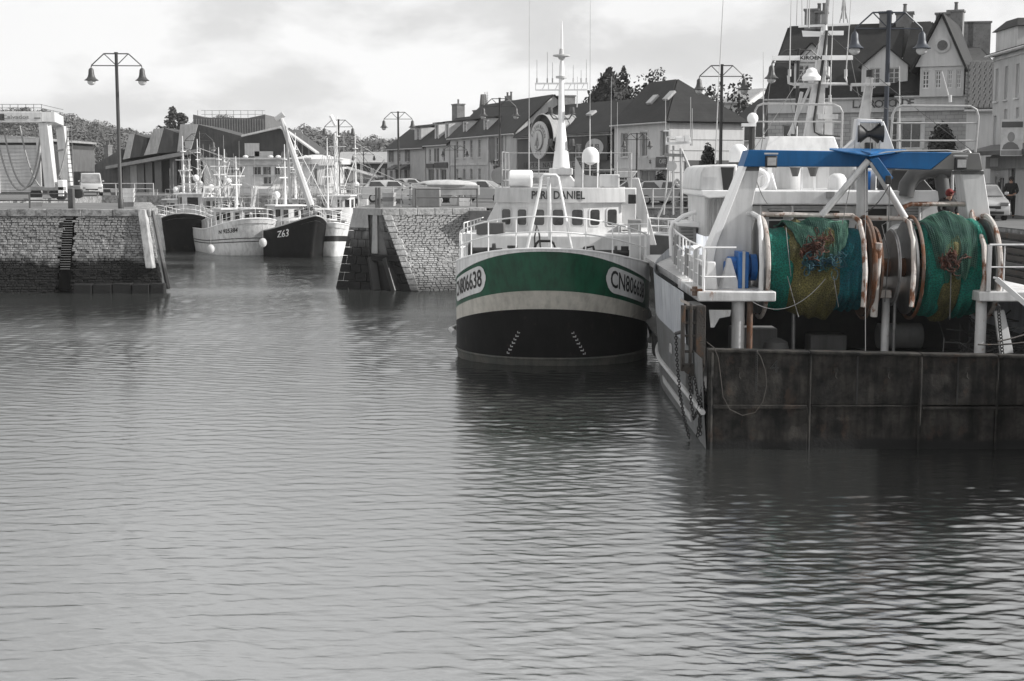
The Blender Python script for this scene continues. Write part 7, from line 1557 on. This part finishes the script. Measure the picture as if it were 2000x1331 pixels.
# boat on the black trawler: eye motif
# tripod gantry of the boat beyond
tg = thing('derrick_frame', 'white tripod derrick with cluttered aerial platform between the two big trawlers', 'derrick', (PX(1330, 71), 71, 3.2))
m = MB(); YT = 71
for a, b, r_ in (((1330, 290), (1392, 430), .07), ((1322, 350), (1285, 425), .06), ((1322, 350), (1376, 425), .06), ((1342, 320), (1360, 430), .06), ((1306, 320), (1296, 420), .05), ((1315, 285), (1315, 420), .06), ((1330, 290), (1332, 420), .08)): m.tube([P(*a, YT), P(*b, YT)], r_, 6)
part(m, 'tripod', 'light_grey', tg, world=True)
m = MB(); m.bar(P(1300, 281, YT), P(1350, 279, YT), .12); m.bar(P(1302, 268, YT), P(1348, 268, YT), .05); m.bar(P(1302, 280, YT), P(1302, 268, YT), .05); m.bar(P(1348, 280, YT), P(1348, 268, YT), .05); m.bar(P(1296, 256, YT), P(1312, 256, YT), .25, .06); m.cb(P(1328, 273, YT), (.4, .3, .2)); m.cb(P(1341, 271, YT), (.2, .3, .3)); part(m, 'aerial_platform', 'white_clean', tg, world=True)
for x in (1300, 1349, 1352): m = MB(); m.cyl(P(x, 285, YT), P(x, 190 if x != 1352 else 212, YT), .03, .015, n=5); part(m, 'whip_aerial', 'light_grey', tg, world=True)
m = MB(); m.lathe([(.25, -.06), (.25, .06)], P(1312, 325, YT), 14, 'y'); part(m, 'block', 'light_grey', tg, world=True)
m = MB(); m.bar(P(1298, 303, YT), P(1336, 304, YT), .15); m.bar(P(1290, 392, YT), P(1372, 392, YT), .06); m.bar(P(1290, 371, YT), P(1372, 371, YT), .05); part(m, 'cross_bar', 'mid_grey', tg, world=True)
# ================================================================= CARS
def car(label, loc, rz, mat='car_light', van=False, kind='hatch', group='cars parked on the quay'):
    t_ = thing('parked_car', label, 'van' if van else 'car', loc, rz, group); L, W = (4.9, 1.9) if van else (4.1, 1.74); hw = W / 2
    # local: front at -y
    if van: low = [(-L / 2, .3), (-L / 2, .75), (-L / 2 + .1, 1.0), (-L / 2 + .9, 1.15), (L / 2, 1.15), (L / 2, .3)]; cab = [(-L / 2 + .85, 1.14), (-L / 2 + 1.5, 1.9), (-L / 2 + 1.9, 1.98), (L / 2 - .1, 1.98), (L / 2, 1.14)]
    else: low = [(-L / 2 + .05, .22), (-L / 2, .45), (-L / 2 + .05, .68), (-L / 2 + .3, .82), (-L / 2 + 1.05, .98), (L / 2 - .1, 1.02), (L / 2, .7), (L / 2 - .03, .25)]; cab = [(-L / 2 + .95, .97), (-L / 2 + 1.65, 1.42), (-L / 2 + 2.3, 1.50), (L / 2 - .7, 1.44), (L / 2 - .12, 1.01)]
    m = MB(); cx_ = [(-1, 0), (-.96, 0), (.96, 0), (1, 0)]
    def loft(prof, w0, w1, zlo, zhi):
        secs = []
        for s_, ins in ((-1, .06), (-.93, 0), (.93, 0), (1, .06)):
            ring = []
            for y, z in prof:
                f = (z - zlo) / (zhi - zlo); w = w0 + (w1 - w0) * f; cy = (prof[0][0] + prof[-1][0]) / 2; ring.append((s_ * w, y + (cy - y) * ins * .35, z - (ins * .5 if f > .8 else 0)))
            secs.append(m.av(ring))
        n = len(prof)
        for a, b in zip(secs[:-1], secs[1:]):
            for i in range(n): m.fc((a + i, a + (i + 1) % n, b + (i + 1) % n, b + i))
        m.fc(range(n - 1, -1, -1), secs[0]); m.fc(range(n), secs[-1])
    loft(low, hw, hw * .98, .2, 1.1); loft(cab, hw * .93, hw * (.86 if van else .74), cab[0][1], 1.9 if van else 1.5); part(m, 'body', mat, t_, bevel=.035)
    def glassq(pts): g = MB(); a, b, c, d = map(Vector, pts); n_ = (b - a).cross(d - a).normalized(); g.prism([a, b, c, d], n_ * .012); return g
    zt_ = 1.9 if van else 1.43; y1, y2 = cab[0][0], cab[1][0]; zz0, zz1 = cab[0][1] + .03, cab[1][1] - .03; tw = hw * (.88 if van else .78)
    part(glassq([(-hw * .84, y1 + .03 - .03, zz0), (hw * .84, y1, zz0), (tw * .86, y2 - .03, zz1), (-tw * .86, y2 - .03, zz1)]), 'windscreen', 'glass_mid', t_, sharp=0)
    for s_ in (-1, 1):
        for a, b in (((.12, .47), (.50, .86)) if not van else ((.08, .3),)):
            ya, yb_ = cab[0][0] + (cab[-1][0] - cab[0][0]) * a, cab[0][0] + (cab[-1][0] - cab[0][0]) * b; x0, x1 = hw * .925, hw * (.78 if not van else .88)
            g = MB(); g.prism([(s_ * x0, ya, zz0 + .02), (s_ * x0, yb_, zz0 + .02), (s_ * x1, yb_ - .1, zz1 - .0), (s_ * x1, ya + .35, zz1)], (s_ * .02, 0, 0)); part(g, 'side_window', 'glass_dark', t_, sharp=0)
    for s_ in (-1, 1):
        for y in (-L / 2 + .8, L / 2 - .8):
            g = MB(); g.lathe([(.26, -.1), (.31, -.08), (.31, .08), (.26, .1)], (s_ * (hw - .1), y, .31), 18, 'x'); wl = part(g, 'wheel', 'rubber', t_); g = MB(); g.lathe([(.18, -.11), (.18, .11)], (s_ * (hw - .1), y, .31), 12, 'x'); part(g, 'hubcap', 'galv', wl)
        g = MB(); g.cb((s_ * hw * .72, -L / 2 + .06, .68), (.34, .14, .15)); part(g, 'headlight', 'glass_mid', t_, bevel=.03)
        g = MB(); g.cb((s_ * (hw + .06), cab[0][0] + .35, zz0 + .1), (.16, .1, .12)); part(g, 'mirror', mat, t_, bevel=.02)
    g = MB(); g.bx(-hw * .55, hw * .55, -L / 2 - .01, -L / 2 + .04, .48, .6); g.bx(-hw * .7, hw * .7, -L / 2 + .0, -L / 2 + .05, .27, .38); part(g, 'grille', 'black', t_, sharp=0)
    g = MB(); g.bx(-.26, .26, -L / 2 - .025, -L / 2 - .011, .40, .5); part(g, 'number_plate', 'trim', t_, sharp=0); return t_
c0 = car('silver hatchback facing us beside the shop with the large window letters', (PX(1938, 60) - .35, 60.5, QZ), R(-8), 'car_light', group=None)
def cardup(src, label, px, Y, rz): 
    o_ = dup(src, (PX(px, Y), Y, QZ), rz, label); o_['group'] = 'cars parked on the quay'; return o_
cA = car('pale hatchback parked side on just behind the gate slot of the pier head', (PX(765, 97), 97, QZ), R(95), 'car_white')
cB = car('dark hatchback parked below the first low house of the row', (PX(722, 130), 130, QZ), R(90), 'car_dark')
cV = car('white van parked on the far quay between hoist and market hall', (PX(178, 128), 128, QZ), R(18), 'car_white', van=True)
cardup(cA, 'pale hatchback parked below the shop fronts at the far end of the row', 805, 132, R(84))
cardup(cB, 'dark hatchback parked before the pale house under its dark doorway', 925, 112, R(100))
cardup(cA, 'pale hatchback nearest the bow of the green trawler on its left', 945, 98, R(70))
cardup(cB, 'dark hatchback in front of the cafe window behind the green trawler gantry', 1262, 93, R(95))
cardup(cA, 'pale hatchback in front of the dark sign of the corner house', 1300, 90, R(88))
cardup(cV, 'white van parked before the dark pub beside the mast', 1060, 108, R(92))
cardup(cB, 'dark hatchback parked beyond the wing of the net drum trawler', 1395, 84, R(80))
# ================================================================= QUAY CLUTTER
def railing(label, a, b, h=1.05, mat='dark_grey', levels=(1, .55), every=2.2, r=.04):
    a, b = Vector(a), Vector(b); t_ = thing('quay_railing', label, 'railing', tuple(a)); m = MB(); [m.tube([a + Vector((0, 0, h * l_)), b + Vector((0, 0, h * l_))], r, 6) for l_ in levels]; part(m, 'rail_bar', mat, t_, world=True)
    n = max(1, int((b - a).length / every))
    for i in range(n + 1): p = a.lerp(b, i / n); m = MB(); m.cyl(p, p + Vector((0, 0, h + .03)), r * 1.25, n=6); part(m, 'rail_post', mat, t_, world=True)
    return t_
railing('dark railing along the sunlit pier head above the bow of the green trawler', (PX(812, 81), 81, QZ), (PX(932, 82), 82, QZ))
railing('dark railing on the left pier in front of the boat hoist', (PX(-20, 80), 80, QZ), (PX(135, 80), 80, QZ), .8)
railing('pale railing round the inner basin beside the market hall', (PX(190, 128), 128, QZ), (PX(300, 128), 128, QZ), mat='light_grey', every=1.6)
railing('pale railing along the inner basin below the low shed', (PX(655, 125), 125.8, QZ), (PX(790, 118), 125.8, QZ), mat='light_grey', every=1.5)
railing('railing across the pier root behind the parked pale car', (PX(700, 93), 93, QZ), (PX(905, 93), 93, QZ), mat='light_grey', every=1.8)
railing('pale railing in front of the corner house cafe', (PX(1205, 82), 82, QZ), (PX(1345, 82), 82, QZ), mat='light_grey', every=1.5)
m = MB(); m.bx(PX(134, 79.5), PX(143, 79.5), 79.3, 79.8, QZ, QZ + 1.1); single(m, 'mooring_post', 'dark_grey', 'stout dark post on the left pier above the ladder', 'post', bevel=.03)
for x in (741, 735): m = MB(); m.cyl((PX(x, 79.6), 79.6, QZ), (PX(x, 79.6), 79.6, QZ + 1.15), .07, n=8); single(m, 'gate_post', 'dark_grey', 'dark post over the gate slot, %s of two' % ('right' if x == 741 else 'left'), 'post', group='posts over the gate slot')
m = MB(); c = (PX(833, 84), 84, QZ); m.bx(c[0] - .8, c[0] + .8, 83.6, 84.8, QZ, QZ + 1.1); single(m, 'storage_crate', 'mid_grey', 'square grey crate on the pier head beside the railing', 'crate', bevel=.04)
m = MB(); m.sph((PX(872, 88), 88, QZ + 1.25), 1, (1.9, .8, .3), 20, 8); m.bx(PX(872, 88) - 2.0, PX(872, 88) + 2.0, 87.4, 88.6, QZ + .6, QZ + 1.2)
for s_ in (-1, 1): m.lathe([(.3, -.1), (.3, .1)], (PX(872, 88) + s_ * .5, 87.3, QZ + .3), 12, 'y'); m.bar((PX(872, 88) + s_ * 1.5, 88, QZ), (PX(872, 88) + s_ * 1.5, 88, QZ + .8), .1)
single(m, 'covered_dinghy', 'light_grey', 'small dinghy under a pale cover standing on the pier head', 'dinghy', bevel=.02)
m = MB(); x0 = PX(783, 84)
for p, q in (((0, .0), (.1, 1.3)), ((.1, 1.3), (1.5, 1.25)), ((1.5, 1.25), (1.0, 0)), ((.05, .9), (1.4, 1.25)), ((0, .35), (1.1, .35)), ((.1, .05), (.9, .05)), ((.5, .05), (.55, 1.3))): m.bar((x0 + p[0], 84, QZ + p[1] + .06), (x0 + q[0], 84, QZ + q[1] + .06), .09)
for x in (0, .95): m.cb((x0 + x + .02, 84, QZ + .03), (.1, 1.0, .06))
single(m, 'metal_stand', 'light_grey', 'pale angular metal frame standing on the pier head behind the ridge', 'frame')
rg = random.Random(5); kk = 0
places = ['beside the lamp on the left pier', 'left of the boat hoist leg', 'near the market hall pillars', 'by the parked white van', 'behind the pier head railing', 'near the pale angular frame', 'before the cafe window', 'behind the dark hatchback at the cafe', 'by the dinghy bow', 'at the foot of the low sloping shed']
for (px_, Y_) in ((250, 84), (70, 84), (300, 128.5), (225, 129), (800, 90), (760, 86), (1225, 88), (1330, 85), (905, 86), (700, 128)):
    t_ = thing('fish_crates', 'small stack of fish crates ' + places[kk], 'crates', (PX(px_, Y_), Y_, QZ), rg.uniform(-.4, .4)); n_ = rg.randint(2, 4)
    for i in range(n_): m = MB(); m.hexa([(-.32, -.2, i * .27), (.32, -.2, i * .27), (.32, .2, i * .27), (-.32, .2, i * .27)], [(-.37, -.24, i * .27 + .25), (.37, -.24, i * .27 + .25), (.37, .24, i * .27 + .25), (-.37, .24, i * .27 + .25)]); part(m, 'crate', rg.choice(['light_grey', 'mid_grey', 'white']), t_, sharp=0)
    kk += 1
bush('clipped_bush', 'rounded dark bush in front of the hotel wing', (PX(1843, 70), 70, QZ), 1.0, 2.5, n=6000, ls=.11, seed=3)
bush('corner_hedge', 'dark hedge at the right end of the corner house', (PX(1383, 92), 92, QZ), .7, 2.2, n=3500, ls=.1, seed=4)
bush('potted_bush', 'small round dark shrub before the cafe window', (PX(1290, 95), 95, QZ), .5, 1.2, n=900, ls=.07, seed=5)
bush('potted_bush', 'small dark shrub by the narrow windows of the long pale house', (PX(898, 136), 136, QZ), .7, .9, n=700, ls=.1, seed=6)
# traffic mirror disc by the green trawler's wheelhouse
m = MB(); m.lathe([(.5, 0), (.5, .05)], (PX(975, 90), 90, PZ(343, 90)), 24, 'y'); m.cyl((PX(975, 90), 90.1, QZ), (PX(975, 90), 90.1, PZ(343, 90)), .04, n=6); single(m, 'round_sign', 'mid_grey', 'round grey sign disc seen just left of the green trawler wheelhouse', 'sign', origin=(PX(975, 90), 90.1, QZ))
# timber facing on the right-hand quay wall
tw_ = thing('timber_facing', 'dark horizontal timbers facing the quay wall at the right edge behind the stern rail', 'quay timbers', (17.6, 50, 1.5))
for k in range(11):
    m = MB(); m.bx(17.42, 17.62, 40, 66, 1.55 + k * .25, 1.73 + k * .25); part(m, 'timber', 'dark_rust' if k % 3 else 'dark_grey', tw_, world=True, bevel=.02)
# ================================================================= PEOPLE
def person(label, loc, rz, joints, cloth, legs, head_mat='skin', cap=None):
    """joints: dict of name->(x,y,z); one continuous skinned body, clothing as children"""
    J = joints; names = list(J); t_ = thing('person', label, 'person', loc, rz)
    def skin(nm, verts, edges, rad, mat, sub=1, root=0):
        me = bpy.data.meshes.new(nm); me.from_pydata([tuple(v) for v in verts], edges, []); me.materials.append(MATS[mat]); o_ = bpy.data.objects.new(nm, me); COL.objects.link(o_); o_.parent = t_
        md = o_.modifiers.new('skin', 'SKIN'); 
        if not me.skin_vertices: me.skin_vertices.new()
        for i, r_ in enumerate(rad): me.skin_vertices[0].data[i].radius = (r_, r_) if not hasattr(r_, '__len__') else r_; me.skin_vertices[0].data[i].use_root = (i == root)
        sd = o_.modifiers.new('subdivision', 'SUBSURF'); sd.levels = sd.render_levels = sub; me.update(); return o_
    # body
    V = [J['pelvis'], J['chest'], J['neck'], J['chin'], J['crown']]; E = [(0, 1), (1, 2), (2, 3), (3, 4)]; Rr = [.13, (.17, .12), .06, .075, .085]
    for s_ in 'LR':
        b = len(V); V += [J['sh' + s_], J['el' + s_], J['wr' + s_], J['ha' + s_]]; E += [(1, b), (b, b + 1), (b + 1, b + 2), (b + 2, b + 3)]; Rr += [.065, .045, .03, .035]
        for k in range(4):
            b2 = len(V); h = Vector(J['ha' + s_]); d = (h - Vector(J['wr' + s_])).normalized(); sid = Vector((.0, .02, 0)) * (k - 1.5); V += [h + sid + d * .045, h + sid + d * (.075 + .01 * (k in (1, 2)))]; E += [(b + 3, b2), (b2, b2 + 1)]; Rr += [.010, .008]
        b2 = len(V); V += [h + Vector((0, -.05, .01))]; E += [(b + 2, b2)]; Rr += [.011]
        b = len(V); V += [J['hi' + s_], J['kn' + s_], J['an' + s_], J['to' + s_]]; E += [(0, b), (b, b + 1), (b + 1, b + 2), (b + 2, b + 3)]; Rr += [.095, .065, .045, .04]
    skin('body', V, E, Rr, head_mat, 1)
    V = [J['pelvis'], J['chest'], J['neck']]; E = [(0, 1), (1, 2)]; Rr = [(.19, .15), (.22, .16), .09]
    for s_ in 'LR': b = len(V); V += [J['sh' + s_], J['el' + s_], J['wr' + s_]]; E += [(1, b), (b, b + 1), (b + 1, b + 2)]; Rr += [.095, .07, .055]
    skin('jacket', V, E, Rr, cloth)
    V = [J['pelvis']]; E = []; Rr = [(.17, .14)]
    for s_ in 'LR': b = len(V); V += [J['hi' + s_], J['kn' + s_], J['an' + s_]]; E += [(0, b), (b, b + 1), (b + 1, b + 2)]; Rr += [.12, .085, .07]
    skin('trousers', V, E, Rr, legs)
    m = MB()
    for s_ in 'LR': a = Vector(J['an' + s_]); m.sph((a.x, a.y - .07, .05), .12, (.42, 1.1, .42), 10, 6)
    part(m, 'boots', 'black', t_)
    c = (Vector(J['chin']) + Vector(J['crown'])) / 2; m = MB(); m.sph(c + Vector((0, .012, .035)), .118, (.92, 1.02, 1.0), 14, 8)
    if cap: m.bx(c.x - .07, c.x + .07, c.y - .2, c.y - .08, c.z + .05, c.z + .075)
    part(m, 'cap' if cap else 'hair', cap or 'cloth_black', t_)
    m = MB(); [m.sph(c + Vector((s_ * .035, -.085, .0)), .014, n=8, m=5) for s_ in (-1, 1)]; m.sph(c + Vector((0, -.10, -.03)), .018, (.8, 1, 1.4), 8, 5); part(m, 'face', 'skin', t_); return t_
stand = dict(pelvis=(0, 0, .95), chest=(0, 0, 1.32), neck=(0, 0, 1.5), chin=(0, -.02, 1.58), crown=(0, 0, 1.72), shL=(-.2, 0, 1.42), elL=(-.27, .02, 1.15), wrL=(-.25, -.08, .92), haL=(-.25, -.11, .84), shR=(.2, 0, 1.42), elR=(.28, -.02, 1.16), wrR=(.2, -.22, 1.05), haR=(.14, -.29, 1.04), hiL=(-.1, 0, .88), knL=(-.12, -.02, .48), anL=(-.13, 0, .09), toL=(-.14, -.13, .04), hiR=(.1, 0, .88), knR=(.12, -.02, .48), anR=(.13, .02, .09), toR=(.14, -.11, .04))
fx = PX(1862, 38.6, 420)
fish = dict(stand); fish.update(chin=(0, -.1, 1.53), crown=(0, -.10, 1.68), neck=(0, -.05, 1.47), chest=(0, -.02, 1.3), elL=(-.3, -.1, 1.15), wrL=(-.15, -.32, 1.1), haL=(-.1, -.4, 1.1))
person('fisherman in red cap, dark jacket and blue trousers working behind the right net drum', (fx - .05, 39.0, 4.15), R(15), fish, 'cloth_black', 'cloth_blue', cap='cloth_red')
person('person in dark coat standing on the pavement by the shop at the right edge', (PX(1982, 62), 62.5, QZ), R(-20), stand, 'cloth_black', 'cloth_black')

# ================================================================= HAZE
hm = bpy.data.materials.new('haze'); hm.use_nodes = True; t = hm.node_tree; t.nodes.clear()
o_ = N(t, 'ShaderNodeOutputMaterial'); v_ = N(t, 'ShaderNodeVolumePrincipled'); v_.inputs['Density'].default_value = .00016; v_.inputs['Color'].default_value = (.93, .93, .93, 1); v_.inputs['Anisotropy'].default_value = .2
t.links.new(v_.outputs[0], o_.inputs['Volume']); MATS['haze'] = hm
m = MB(); m.bx(-960, 960, -70, 1560, -7.2, 78); single(m, 'haze', 'haze', None, None, kind='stuff', sharp=0)
